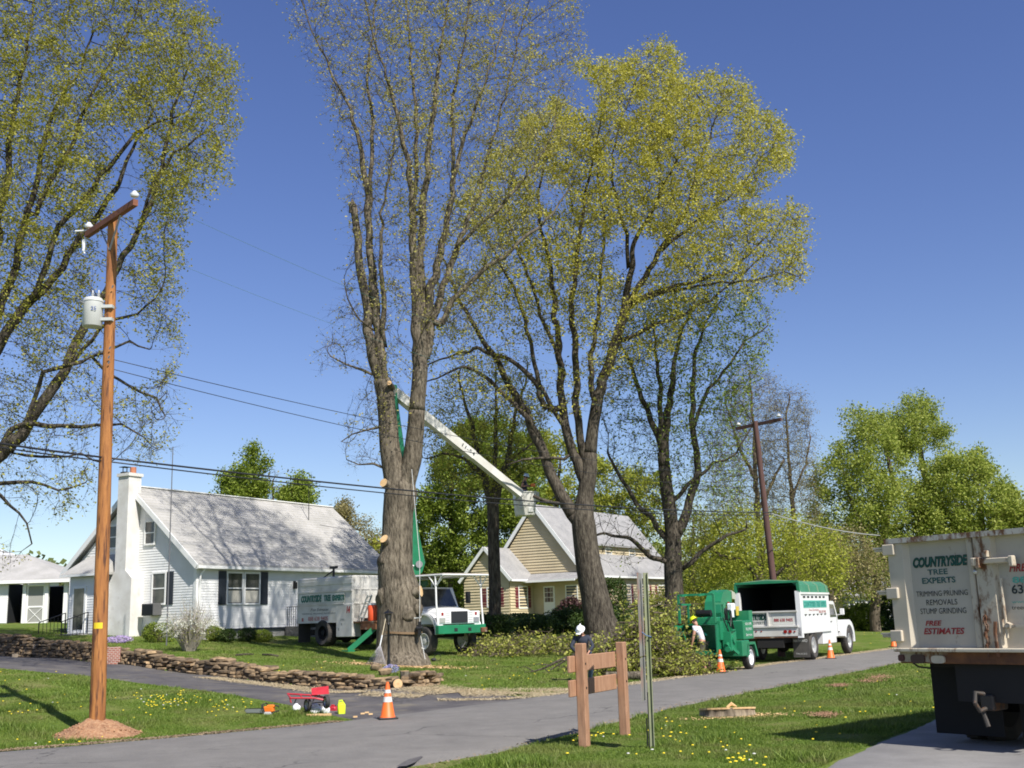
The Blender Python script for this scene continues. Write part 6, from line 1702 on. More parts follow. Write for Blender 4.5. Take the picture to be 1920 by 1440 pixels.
mb = MB(); mb.tube([hb, ht], [0.017, 0.014], 8); mb.build('handle', mat('rake_handle', (0.62, 0.52, 0.36), 0.6), RK, smooth=True)
mb = MB(); mb.tube([hb + (hb - ht).normalized() * 0.04, hb + (ht - hb).normalized() * 0.3], 0.022, 8); mb.build('ferrule', M_WPL, RK, smooth=True)
mb = MB()
for k in range(19):
    t = -1 + 2 * k / 18; e = Vector((-0.08 + t * 0.36, -0.02, 0.04 + 0.05 * (1 - t * t) - 0.05)); mb.bar(hb, e, 0.016, 0.004); mb.bar(e, e + Vector((0, -0.05, -0.02)), 0.016, 0.004)
for f in (0.5, 0.8): mb.bar(hb.lerp(Vector((-0.44, -0.02, 0.0)), f), hb.lerp(Vector((0.28, -0.02, 0.0)), f), 0.02, 0.004)
mb.build('tines', mat('rake_tines', (0.50, 0.48, 0.50), 0.6), RK)

# ---- red hand cart tipped up on the grass corner
cq = GND(600, 1343); CT = empty('hand_cart', cq, 0, 'red two-wheeled hand cart lying tipped at the driveway edge', 'cart')
cs = FPX / cq.y
def L(px, py, dd=0.0): return P(px, py, cs, dd) - cq
mb = MB(); c00, c10, c11, c01 = L(585, 1303, .05), L(617, 1301, .05), L(616, 1286, .28), L(584, 1290, .28)
slab(mb, [c00, c10, c11, c01], 0.02, (0, -1, 0)); mb.build('plate', M_REDP, CT, fixn=True)
mb = MB(); f1a, f1b = L(539, 1301, 0.25), L(592, 1304, 0.1); f2a, f2b = L(545, 1309, -0.1), L(590, 1309, -0.15)
mb.tube([f1a, f1b, L(608, 1308, .1)], 0.018, 8); mb.tube([f2a, f2b, L(606, 1312, -.1)], 0.018, 8); mb.tube([f1a, f2a], 0.018, 8); mb.tube([L(562, 1302, .2), L(566, 1308, -.1)], 0.014, 6); mb.tube([L(582, 1303, .15), L(584, 1309, -.1)], 0.014, 6); mb.tube([L(543, 1308, 0), L(546, 1318, 0)], 0.014, 6)
mb.build('frame', M_REDP, CT, smooth=True)
mb = MB(); mb.bar(L(556, 1309), L(551, 1321), 0.02); mb.bar(L(592, 1304), L(586, 1316), 0.02); mb.bar(L(600, 1303), L(588, 1311), 0.018); mb.bar(L(578, 1319, .2), L(612, 1316, .2), 0.02); mb.build('strut', M_BLACKM, CT)
for (px, py, dd, ry) in ((577, 1322, 0.22, 0.6), (612, 1316, -0.02, 0.5)):
    wc = L(px, py, dd); r_ = 0.135; wc.z = max(wc.z, r_ * 1.0)
    Mx = Matrix.Translation(wc) @ Matrix.Rotation(ry, 4, 'Z') @ Matrix.Rotation(math.pi / 2, 4, 'Y')
    mb = MB(); mb.lathe([(r_ * .62, -0.035), (r_ * .9, -0.04), (r_, -0.022), (r_, 0.022), (r_ * .9, 0.04), (r_ * .62, 0.035)], 22, Mx, cap=False); wh = mb.build('wheel', M_RUB, CT, smooth=True)
    mb = MB(); mb.lathe([(r_ * .64, -0.03), (r_ * .5, -0.01), (0.02, -0.015), (0.02, 0.015), (r_ * .5, 0.01), (r_ * .64, 0.03)], 16, Mx, cap=False); mb.build('rim', M_GALV, wh, smooth=True)
def jug(px, py, w, d, h, m_, name, label, cat, rz=0.3, grp=None, capm=M_RUB):
    q = GND(px, py); root = empty(name, q, rz, label, cat, grp)
    mb = MB(); mb.cbox(-w / 2, w / 2, -d / 2, d / 2, 0, h * 0.78, min(w, d, h) * 0.12)
    mb.prism([(-w * .42, h * .78), (w * .42, h * .78), (w * .28, h * .92), (-w * .1, h * .92)], 'y', -d * .38, d * .38); mb.build('body', m_, root, smooth=True, fixn=True)
    mb = MB(); mb.tube([(-w * .35, 0, h * .8), (-w * .3, 0, h * 1.0), (w * .1, 0, h * 1.02), (w * .25, 0, h * .86)], min(w, d) * .10, 6); mb.build('handle', m_, root, smooth=True)
    mb = MB(); mb.cyl((w * .3, 0, h * .88), (w * .34, 0, h * 1.0), min(w, d) * .14, 10); mb.build('cap', capm, root, smooth=True)
    return root
jug(556, 1332, 0.16, 0.14, 0.13, M_WPL, 'plastic_jug', 'small white jug lying apart at the left on the grass', 'jug')
jug(579, 1333, 0.12, 0.12, 0.13, M_WPL, 'plastic_jug', 'small white jug just below the left wheel of the red cart', 'jug', 0.8)
jug(592, 1339, 0.24, 0.16, 0.20, M_WPL, 'storage_tub', 'larger white tub standing before the red cart', 'tub', 0.1)
jug(611, 1338, 0.17, 0.14, 0.16, M_WPL, 'storage_tub', 'smaller white tub right of the larger one before the red cart', 'tub', 0.2)
jug(625, 1334, 0.15, 0.13, 0.13, M_REDP, 'fuel_can', 'small red fuel can beside the yellow-green jug', 'fuel can', -0.3)
jug(640, 1340, 0.16, 0.14, 0.29, M_HIVIS, 'fuel_can', 'tall bright yellow-green fuel jug on the grass corner', 'fuel can', 0.3)
q = GND(598, 1343); o = MB().cbox(-0.26, 0.26, -0.04, 0.04, 0, 0.05, 0.006).add([], []).build('wood_offcut', CUTWOOD, fixn=True); o.location = q; tag(o, 'thin cut board lying under the white tubs', 'board')
# chainsaw
q = GND(497, 1340); CSW = empty('chainsaw', q, math.radians(-12), 'orange chainsaw lying on the grass left of the red cart', 'chainsaw')
mb = MB(); mb.cbox(-0.02, 0.20, -0.07, 0.07, 0.05, 0.17, 0.02); mb.cbox(0.05, 0.22, -0.06, 0.06, 0.14, 0.20, 0.02); mb.build('body', M_ORPL, CSW, fixn=True)
mb = MB(); mb.cbox(0.0, 0.16, -0.08, 0.08, 0.0, 0.06, 0.01); mb.build('engine', M_GREYP, CSW, fixn=True)
mb = MB(); mb.tube([(0.02, -0.08, 0.06), (-0.02, -0.09, 0.2), (0.02, 0.0, 0.24), (0.02, 0.08, 0.2), (0.04, 0.08, 0.08)], 0.013, 8); mb.build('handle', M_RUB, CSW, smooth=True); mb = MB(); mb.tube([(-0.06, 0, 0.05), (-0.08, 0, 0.2), (-0.05, 0.03, 0.22)], 0.012, 8); mb.build('hand_guard', M_RUB, CSW, smooth=True); mb = MB(); mb.tube([(0.18, 0, 0.19), (0.30, 0, 0.17), (0.32, 0, 0.08), (0.2, 0, 0.05)], 0.015, 8); mb.build('handle', M_RUB, CSW, smooth=True)
mb = MB(); mb.prism([(-0.02, 0.04), (-0.42, 0.045), (-0.46, 0.085), (-0.42, 0.12), (-0.02, 0.12)], 'y', -0.006, 0.006); mb.build('guide_bar', M_STEEL, CSW, fixn=True)
mb = MB(); mb.tube([(-0.02, 0, 0.125), (-0.42, 0, 0.125), (-0.468, 0, 0.085), (-0.42, 0, 0.04), (-0.02, 0, 0.035)], 0.007, 5); mb.build('chain', M_BLACKM, CSW)
# small wood bits at the driveway mouth
mb = MB()
for (px, py) in [(676, 1338), (684, 1336), (691, 1339), (662, 1344)]:
    q = G0(px, py, 0.06); mb.bar(q, q + Vector((0.08, 0.03, 0.0)), 0.03)
o = mb.build('wood_scraps', CUTWOOD); tag(o, 'few pale wood scraps on the asphalt left of the nearest cone', 'wood scraps', kind='stuff')
# dark hose on lawn
q0 = GND(442, 1230); mb = MB()
for a, b in (((442, 1230), (476, 1229)), ((492, 1229), (522, 1232))):
    pa_, pb_ = GND(*a), GND(*b); mb.tube([pa_ - q0 + Vector((0, 0, .03)), pa_.lerp(pb_, .5) - q0 + Vector((0, 0.1, .05)), pb_ - q0 + Vector((0, 0, .03))], 0.035, 6)
o = mb.build('dark_branch', BARK_DK, smooth='all'); o.location = q0; tag(o, 'dark bare branch lying on the grass before the white house', 'branch')
# hydraulic boots / roped gear at trunk foot
q = GND(813, 1240); o = empty('rope_block', q, 0, 'small dark pulley gear lying right of the big trunk foot', 'gear')
mb = MB(); mb.sphere((0, 0, 0.06), (0.10, 0.07, 0.06), 10, 6); mb.build('block', M_RUB, o, smooth=True)
mb = MB(); mb.tube([(0.14 + 0.12 * math.cos(a), 0, 0.13 + 0.12 * math.sin(a)) for a in [k * 0.6 for k in range(11)]], 0.012, 5); mb.build('rope_loop', M_BLACKM, o)
# rope and winch belt strapped to the big trunk
tb = T1_ROOT.location
for name, py, rr_, hgt_, m_ in (('strap', 1186, 0.76, 0.07, mat('rust_strap', (0.20, 0.13, 0.07), 0.8)), ('strap', 1158, 0.73, 0.03, M_GREYP)):
    c = P(750, py, T1S) - tb; mb = MB()
    pts = [Vector((c.x + rr_ * math.cos(a), c.y + rr_ * math.sin(a), c.z + 0.03 * math.sin(2 * a))) for a in [2 * math.pi * k / 30 for k in range(31)]]
    for a_, b_ in zip(pts[:-1], pts[1:]): mb.bar(a_, b_, 0.012, hgt_)
    mb.build(name, m_, T1_ROOT)
c = P(787, 1178, T1S, -0.55) - tb
mb = MB(); mb.cyl(c + Vector((-0.10, 0, 0)), c + Vector((0.10, 0, 0)), 0.11, 16); mb.box(c.x - 0.05, c.x + .05, c.y - .1, c.y + .1, c.z - .22, c.z + .22); mb.build('lowering_drum', M_BLACKM, T1_ROOT, fixn=True)
mb = MB(); mb.tube([c, P(787, 1050, T1S, -.6) - tb, P(772, 880, T1S, -.5) - tb], 0.011, 5); mb.tube([c + Vector((0, 0, -.1)), P(797, 1236, T1S, -.7) - tb], 0.012, 5); mb.build('rope', mat('rope_white', (0.6, 0.6, 0.58), 0.8), T1_ROOT)
o = scatter_chips('wood_chips', lambda: (tb.x + random.gauss(0.1, 0.9), tb.y + random.gauss(-1.0, 0.35), 0.03), 2500, 0.028, CUTWOOD); tag(o, 'pale chips and sawdust on the grass round the big trunk foot', 'wood chips', kind='stuff')

# ---- shrubs
GS = 'round shrubs along the white house wall'
for (px, py, rx, rz_, m_, lb) in [(300, 1204, 0.62, 0.42, LEAF_GREEN, 'square clipped green shrub under the air conditioner window'), (424, 1205, 0.42, 0.32, LEAF_DK, 'dark round shrub under the double window, leftmost along the front wall'), (402, 1203, 0.40, 0.36, LEAF_GREEN, 'green round shrub at the house corner right of the flowering bush'), (463, 1204, 0.42, 0.34, LEAF_DK, 'dark round shrub left of the two before the porch'), (492, 1204, 0.44, 0.28, LEAF_GREEN, 'green round shrub right of the two before the porch'), (283, 1203, 0.35, 0.40, LEAF_GREEN, 'small green shrub against the chimney foot')]:
    leafball('round_shrub', px, py, rx, rx, rz_, 3000, 0.055, m_, lb, 'shrub', wood=14, group=GS, seed=3)
# flowering bush
q = GND(355, 1221); FB = empty('flowering_bush', q, 0, 'wispy twiggy bush with white blossom before the white house corner', 'bush')
mb = MB(); rr = random.Random(5); bl = []
for k in range(150):
    a = rr.uniform(0, 6.283); sp = rr.uniform(0.15, 1.0); hgt_ = rr.uniform(0.8, 1.9)
    e = Vector((math.cos(a) * sp * 0.95, math.sin(a) * sp * 0.9, hgt_ * (1.1 - 0.35 * sp)))
    b0 = Vector((math.cos(a) * 0.16, math.sin(a) * 0.16, -0.05)); mid = b0.lerp(e, 0.5) + Vector((0, 0, 0.22))
    mb.tube([b0, mid, e], [0.014, 0.009, 0.004], 4)
    for _ in range(3):
        f = mid.lerp(e, rr.uniform(0, 1)); g_ = f + Vector((rr.gauss(0, .14), rr.gauss(0, .14), rr.uniform(.05, .3))); mb.tube([f, g_], [0.006, 0.003], 3)
        if rr.random() < 0.5: bl += [f.lerp(g_, rr.random()) for _ in range(5)]
    if rr.random() < 0.40 and hgt_ < 1.5:
        dn = e + Vector((math.cos(a) * .35, math.sin(a) * .3, -0.18)); mb.tube([e, dn], [0.006, 0.004], 3)
        for _ in range(46): bl.append(e.lerp(dn, rr.random()) + Vector((rr.gauss(0, .025), rr.gauss(0, .025), rr.gauss(0, .02))))
mb.build('stems', mat('grey_twigs', (0.33, 0.29, 0.24), 0.85), FB)
leaves_np('blossom', np.array([tuple(v) for v in bl]), 0.045, leafmat('blossom', (0.72, 0.72, 0.60), (0.85, 0.86, 0.78), trans=0.3), FB, 3)
C = np.random.default_rng(4).normal(0, 1, (900, 3)) * np.array([0.45, 0.4, 0.32]) + np.array([0, 0, 0.75]); leaves_np('foliage', C[C[:, 2] > 0.05], 0.05, LEAF_YG, FB, 3)
# bed of mulch by the front wall
# garden growth before the beige house
hedges = [
 ('dark_hedge', 955, 1168, 2.2, 0.9, 0.5, 9000, LEAF_DK, 'dark clipped hedge below the maroon-shuttered window left of the beige house door', 'hedge', 32),
 ('garden_bush', 1075, 1172, 1.8, 1.2, 0.8, 9000, LEAF_DK, 'large dark bush left of the leaning maple trunk before the beige house', 'bush', 33),
 ('garden_bush', 1070, 1120, 1.0, 0.8, 0.95, 4000, leafmat('leaf_purple', (0.07, 0.035, 0.035), (0.13, 0.07, 0.06), trans=.2), 'purplish dark bush in front of the beige house windows', 'bush', 28),
 ('garden_bush', 1150, 1162, 1.1, 1.0, 1.8, 9000, LEAF_DK, 'tall dark glossy bush right of the leaning maple trunk', 'bush', 30),
 ('garden_bush', 905, 1182, 1.8, 1.2, 0.65, 8000, LEAF_DK, 'dark bush behind the lift truck bumper below the slim tree', 'bush', 36),
 ('dark_hedge', 1200, 1180, 3.4, 1.2, 1.0, 15000, LEAF_DK, 'long dark hedge between the maple and the brush pile', 'hedge', 38),
 ('garden_bush', 1010, 1168, 1.4, 1.0, 0.55, 5000, LEAF_DK, 'dark bush directly under the beige house door', 'bush', 34),
 ('garden_bush', 1268, 1150, 2.0, 1.4, 1.6, 8000, LEAF_YG, 'yellow-green bush behind the brush pile at the bare tree foot', 'bush', 36),
 ('garden_bush', 1410, 1160, 3.0, 1.8, 2.2, 10000, LEAF_GREEN, 'green bush mass behind the green-roofed truck', 'bush', 30),
 ('garden_bush', 1612, 1152, 1.6, 1.3, 1.1, 6000, LEAF_GREEN, 'green bush standing before the far house', 'bush', 25),
 ('dark_hedge', 1650, 1162, 4.5, 0.9, 0.45, 9000, LEAF_DK, 'low clipped hedge running across the far lawn left of the dump truck', 'hedge', 25),
 ('garden_bush', 1700, 1150, 2.6, 1.6, 2.0, 8000, LEAF_DK, 'dark bush in the far house shade next to the dump truck edge', 'bush', 24)]
for (nm, px, py, rx, ry, rz_, n_, m_, lb, ct, s_) in hedges:
    q = P(px, py, s_); r = np.random.default_rng(int(px)); u = r.normal(0, 1, (n_, 3)); u /= np.linalg.norm(u, axis=1)[:, None]
    lump = np.array([1 + 0.34 * mnoise.noise(Vector(v * 2.2) + Vector((px * 0.1, 0, 0))) for v in u])
    C = u * ((r.uniform(0.5, 1, n_) ** 0.6) * lump)[:, None]
    if nm == 'dark_hedge': C = np.sign(C) * np.abs(C) ** 0.6
    C = C * np.array([rx, ry, rz_]) + np.array([0, 0, rz_ * 0.75]); C = C[C[:, 2] > -0.3]
    root = empty(nm, (q.x, q.y, zg(q.x, q.y)), 0, lb, ct, None)
    leaves_np('foliage', C, 0.12 if s_ > 29 else 0.2, m_, root, 2)
    mb = MB(); rr = random.Random(int(px))
    for k in range(12):
        a = rr.uniform(0, 6.283); e = Vector((math.cos(a) * rx * 0.7, math.sin(a) * ry * 0.7, rz_ * rr.uniform(0.8, 1.5))); mb.tube([(e.x * .3, e.y * .3, -0.1), e * 0.6, e], [0.04, 0.025, 0.008], 4)
    mb.build('stems', BARK_DK, root)
# cut brush: fallen leafy branches
def brush(px, py, s_, ln, wd_, ht_, nbr, nleaf, label, leaf=None, lsize=0.13, seed=1, name='brush_pile', lz=1.0, azi=None):
    q = P(px, py, s_); gz = zg(q.x, q.y); root = empty(name, (q.x, q.y, gz), 0, label, 'brush pile')
    rr = random.Random(seed); mb = MB(); C = []
    for k in range(nbr):
        x = rr.uniform(-ln, ln); y = rr.uniform(-wd_, wd_); env = max(0.12, 1 - (x / ln) ** 2 * 0.75) * max(0.2, 1 - (y / wd_) ** 2 * 0.8)
        z_ = rr.uniform(0.02, ht_ * env)
        a = rr.gauss(azi, 0.5) if azi is not None else rr.uniform(0, 6.283); el = rr.gauss(0.12, 0.3); l_ = rr.uniform(0.5, 1.2)
        d = Vector((math.cos(a) * math.cos(el), math.sin(a) * math.cos(el), math.sin(el)))
        p0 = Vector((x, y, z_)); p1 = p0 + d * l_ * .5 + Vector((0, 0, .06)); p2 = p0 + d * l_ + Vector((0, 0, -.02)); p2.z = max(p2.z, 0.03)
        mb.tube([p0, p1, p2], [rr.uniform(.014, .035), .012, .005], 5)
        for j in range(5):
            f = p0.lerp(p2, rr.uniform(.25, 1)); e = f + Vector((rr.gauss(0, .28), rr.gauss(0, .28), rr.gauss(.04, .18))); e.z = max(e.z, 0.02); mb.tube([f, e], [.008, .003], 3)
            for _ in range(max(1, nleaf // nbr // 5)):
                C.append(f.lerp(e, rr.uniform(.3, 1.1)) + Vector((rr.gauss(0, .07), rr.gauss(0, .07), rr.gauss(0, .06))))
    mb.build('branches', BARK_BR, root)
    C = np.array([tuple(c) for c in C]); C = C[C[:, 2] > 0]
    leaves_np('foliage', C, lsize, leaf or LEAF_YG, root, seed)
    return root
LEAF_CUT = leafmat('leaf_cut', (0.18, 0.21, 0.03), (0.52, 0.50, 0.14), (0.33, 0.36, 0.055), trans=0.35)
brush(1200, 1258, 57, 1.15, 1.2, 2.4, 330, 11000, 'big heap of cut leafy branches feeding the chipper beside the worker', LEAF_CUT, 0.12, 1, azi=0.3)
brush(1283, 1215, 52, 0.55, 0.8, 2.7, 110, 3600, 'tangle of leafy branches standing in the mouth of the green chipper', LEAF_CUT, 0.12, 2)
brush(1212, 1272, 58, 1.55, 0.4, 0.38, 170, 5200, 'low spill of leafy twigs along the road edge below the big brush heap', LEAF_CUT, 0.11, 3)
brush(995, 1192, 46, 2.4, 1.3, 0.7, 170, 3800, 'cut branches with yellowish leaves lying before the dark hedge left of the leaning maple', LEAF_CUT, 0.13, 4)
brush(925, 1205, 48, 1.0, 1.0, 0.4, 60, 1200, 'small spread of cut twigs right of the lift truck bumper', LEAF_CUT, 0.12, 5)
brush(1160, 1240, 55, 1.4, 1.2, 0.8, 110, 2600, 'pale leafy cuttings behind the brown sign frame', LEAF_CUT, 0.12, 6)
# bare dragged limb left of the crouching worker
q = GND(1010, 1262); o = empty('dragged_branch', q, 0, 'bare dark branch on the grass left of the crouching worker', 'branch'); s_ = FPX / q.y
mb = MB(); B = lambda px, py, dd=0: P(px, py, s_, dd) - q
mb.tube([B(1063, 1233, .6), B(1045, 1240, .4), B(1020, 1253, .1), B(1000, 1259), B(970, 1262, -.1)], [.05, .04, .03, .02, .008], 6)
for a, b, c in (((1045, 1240), (1050, 1252), (1044, 1258)), ((1020, 1253), (1030, 1262), (1040, 1266)), ((1030, 1247), (1010, 1245), (990, 1248)), ((1000, 1258), (985, 1250), (965, 1252)), ((1055, 1250), (1060, 1268), (1078, 1275))): mb.tube([B(*a), B(*b), B(*c)], [.02, .012, .005], 5)
mb.build('limb', BARK_DK, o, smooth='all')
# ============================================================ VEHICLES
M_TW = mat('truck_white', (0.80, 0.80, 0.79), 0.35, c2=(0.74, 0.735, 0.72), scale=1.5, coat=0.3)
M_TWD = mat('truck_white_dirty', (0.66, 0.65, 0.61), 0.5, c2=(0.54, 0.52, 0.47), scale=1.8, detail=6, c3=(0.40, 0.37, 0.31), s3=3.5, lo3=0.62, hi3=0.85)
M_TG = mat('truck_green', (0.015, 0.21, 0.095), 0.45, c2=(0.012, 0.17, 0.075), scale=2.0, coat=0.2)
M_TGF = mat('tarp_green', (0.03, 0.17, 0.09), 0.7, c2=(0.05, 0.21, 0.12), scale=2.2)
M_TYRE = mat('tyre', (0.03, 0.029, 0.028), 0.85, c2=(0.075, 0.065, 0.055), scale=4)
M_CHROME = mat('chrome', (0.62, 0.62, 0.60), 0.32, metal=0.55)
M_UNDER = mat('chassis', (0.012, 0.011, 0.011), 0.85)
M_RUST = mat('rusty_steel', (0.20, 0.085, 0.035), 0.85, c2=(0.09, 0.04, 0.022), scale=5, detail=7, c3=(0.42, 0.36, 0.27), s3=2.4, lo3=0.55, hi3=0.7, bump=0.3)
M_LENS = mat('red_lens', (0.28, 0.015, 0.012), 0.3)
M_AMB = mat('amber_lens', (0.6, 0.22, 0.03), 0.3)
M_LAMP = mat('lamp_glass', (0.55, 0.57, 0.6), 0.1, metal=0.6)
M_TEAL = mat('teal_letters', (0.01, 0.22, 0.17), 0.5)
M_TEALD = mat('dark_green_letters', (0.008, 0.055, 0.035), 0.5)
M_BLK = mat('black_letters', (0.018, 0.03, 0.03), 0.5)
M_REDL = mat('red_letters', (0.34, 0.02, 0.025), 0.5)
M_REDW = mat('faded_red_letters', (0.42, 0.12, 0.11), 0.5)
M_TEALL = mat('light_teal_letters', (0.10, 0.42, 0.33), 0.5)
M_WL = mat('white_letters', (0.7, 0.72, 0.7), 0.5)
M_FLAP = mat('black_flap', (0.006, 0.006, 0.006), 0.9)  # black rubber, deepened so the colour carries the darkness under the dump truck
M_HIDE = mat('mud_flap', (0.05, 0.048, 0.044), 0.8, c2=(0.08, 0.075, 0.066), scale=3)

def wheel(parent, c, r_, w_, rim=M_CHROME, side=-1, rimr=0.62, name='wheel'):
    """tyre with treads and a dished rim; c centre, axle along y"""
    Mx = Matrix.Translation(c) @ Matrix.Rotation(math.pi / 2, 4, 'X')
    root_mb = MB(); h = w_ / 2
    root_mb.lathe([(r_ * rimr, -h * .8), (r_ * .86, -h), (r_ * .97, -h * .8), (r_, -h * .55), (r_, h * .55), (r_ * .97, h * .8), (r_ * .86, h), (r_ * rimr, h * .8)], 36, Mx, cap=False)
    for k in range(36):
        a = 2 * math.pi * k / 36
        d = Vector((math.cos(a), 0, math.sin(a)))
        root_mb.bar(Vector(c) + d * (r_ + 0.004) + Vector((0, -h * .6, 0)), Vector(c) + d * (r_ + 0.004) + Vector((0, h * .6, 0)), 0.03, 0.014, up=d)
    w = root_mb.build(name, M_TYRE, parent, smooth=True)
    mb = MB(); s_ = side
    # rim dish, facing +/- y
    pr = [(r_ * rimr * 1.0, h * .82), (r_ * rimr * .93, h * .86), (r_ * rimr * .86, h * .35), (r_ * rimr * .45, h * .1), (r_ * .22, h * .15), (r_ * .20, h * .75), (0.01, h * .8)]
    My = Matrix.Translation(c) @ Matrix.Rotation(math.pi / 2 if s_ < 0 else -math.pi / 2, 4, 'X')
    mb.lathe(pr, 28, My, cap=False)
    mb.lathe([(r_ * rimr, -h * .8), (0.02, -h * .5)], 20, My, cap=False)
    for k in range(8):
        a = 2 * math.pi * k / 8
        p_ = My @ Vector((math.cos(a) * r_ * .33, math.sin(a) * r_ * .33, h * .12)); q_ = My @ Vector((math.cos(a) * r_ * .33, math.sin(a) * r_ * .33, h * .3)); mb.cyl(p_, q_, 0.02, 6)
    mb.build('rim', rim, w, smooth=True)
    return w
def textb(parent, s, p0, width, h, right, up, m_, shear=0.0, bold=0.0, name='lettering', ext=0.003):
    """lettering: cap height h, stretched to a width, starting at p0 (local)"""
    o = text(s, h / 0.70, m_, None, (0, 0, 0), (1, 0, 0), (0, 1, 0), name=name, shear=shear, bold=bold * h, ext=0.0)
    me = o.data
    n = len(me.vertices); co = np.empty(n * 3, np.float32); me.vertices.foreach_get('co', co); co = co.reshape(-1, 3)
    w = co[:, 0].max() - co[:, 0].min(); co[:, 0] = (co[:, 0] - co[:, 0].min()) * width / w
    r = Vector(right).normalized(); u = Vector(up).normalized(); nn = r.cross(u)
    out = np.array(p0)[None] + co[:, :1] * np.array(r)[None] + co[:, 1:2] * np.array(u)[None] + np.array(nn)[None] * ext
    me.vertices.foreach_set('co', out.astype(np.float32).ravel()); me.update()
    o.parent = parent
    return o

# ------------------------------------------------------------ bucket truck on the lawn
bf = P(799, 1228, 49.5); brr = P(612, 1217, 45.0)
hd = Vector((bf.x - brr.x, bf.y - brr.y, 0)); WB = hd.length; hd.normalize(); lf = Vector((-hd.y, hd.x, 0))
o_ = Vector((brr.x, brr.y, 0)) + lf * 1.0
z_r = zg(o_.x, o_.y); z_f = zg(bf.x + lf.x, bf.y + lf.y)
BT = empty('bucket_truck', (o_.x, o_.y, (z_r + z_f) / 2), math.atan2(hd.y, hd.x), 'white bucket lift truck with green bumper parked on the lawn behind the big trunk', 'lift truck')
wr_ = 0.53
for x, y in ((0, -1.0), (0, 1.0), (WB, -0.98), (WB, 0.98)):
    zz = wr_ + (z_r if x == 0 else z_f) - BT.location.z
    wheel(BT, (x, y, zz), wr_, 0.30 if x else 0.5, rim=M_UNDER if x == 0 else M_TWD, side=-1 if y < 0 else 1, rimr=0.56)
bxr, bxf, bxt = -1.75, 1.95, 2.95
mb = MB(); mb.cbox(bxr, bxf, -1.17, 1.17, 1.22, bxt, 0.05)
mb.cbox(bxr + 0.05, bxf, -1.19, -1.0, 2.58, 2.86, 0.06)       # rounded top rail
body = mb.build('chip_box', M_TWD, BT, fixn=True)
mb = MB(); mb.box(bxr + 0.05, bxf - 0.02, -1.215, -1.17, 2.33, 2.40); mb.box(bxr + 0.05, bxf - 0.55, -1.215, -1.17, 1.84, 1.90); mb.box(bxr, bxr + 0.06, -1.2, -1.17, 1.22, 2.9)
for y in (-0.8, -0.3, 0.3, 0.8): mb.box(bxf, bxf + 0.03, y - 0.02, y + 0.02, 1.3, 2.9)
for z_ in (1.85, 2.4): mb.box(bxf + 0.001, bxf + 0.025, -1.1, 1.1, z_ - 0.02, z_ + 0.02)
mb.build('rib', M_TWD, BT, fixn=True)
mb = MB(); mb.cbox(bxf - 1.05, bxf - 0.0, -1.2, -0.75, 0.55, 1.84, 0.02); mb.build('tool_locker', M_TWD, BT, fixn=True)
mb = MB(); mb.box(bxr + 0.0, bxf - 0.35, -1.19, -1.172, 1.12, 1.80); mb.build('side_panel', M_TWD, BT, fixn=True)
mb = MB(); mb.box(bxr + .1, bxf - 0.5, -1.206, -1.19, 1.92, 2.30); mb.build('sign_strip', mat('strip_pale', (0.55, 0.58, 0.54), 0.5), BT, fixn=True)
rt, up_ = (1, 0, 0), (0, 0, 1)
yF = -1.208
textb(BT, 'COUNTRYSIDE', (bxr + 0.28, yF, 1.985), 1.42, 0.25, rt, up_, M_TEALD, bold=0.10, shear=0.2)
textb(BT, 'COUNTRYSIDE', (bxr + 0.26, yF - 0.003, 1.99), 1.42, 0.24, rt, up_, M_TEAL, bold=0.0, shear=0.2)
textb(BT, 'TREE', (bxr + 1.85, yF, 2.0), 0.46, 0.22, rt, up_, M_TEALD, bold=0.10); textb(BT, 'TREE', (bxr + 1.84, yF - 0.003, 2.0), 0.46, 0.21, rt, up_, M_TEAL)
textb(BT, 'EXPERTS', (bxr + 2.42, yF, 2.0), 0.80, 0.20, rt, up_, M_TEALD, bold=0.10); textb(BT, 'EXPERTS', (bxr + 2.41, yF - 0.003, 2.0), 0.80, 0.19, rt, up_, M_TEAL)
textb(BT, 'Free Estimates', (bxr + 0.9, -1.192, 1.60), 1.25, 0.12, rt, up_, M_BLK, shear=0.5)
textb(BT, 'TRIMMING  PRUNING  REMOVALS', (bxr + 0.3, -1.192, 1.47), 2.3, 0.06, rt, up_, M_BLK)
textb(BT, '888 638 9405', (bxr + 0.75, -1.192, 1.22), 1.35, 0.16, rt, up_, M_REDW, bold=0.03)
textb(BT, '14', (bxf - 0.36, -1.203, 1.50), 0.24, 0.24, rt, up_, M_REDL, bold=0.08, shear=0.2)
mb = MB(); mb.box(bxr + .3, bxr + .42, -1.2, -1.19, 1.2, 1.34); mb.build('decal', M_REDW, BT); mb = MB(); mb.box(bxf - 0.78, bxf - .5, -1.2, -1.19, 1.16, 1.27); mb.build('decal', M_TEALL, BT)
for z_ in (1.0, 0.8): textb(BT, 'K', (bxf - 0.9 + (z_ - .8), -1.203, z_), 0.09, 0.10, rt, up_, M_BLK)
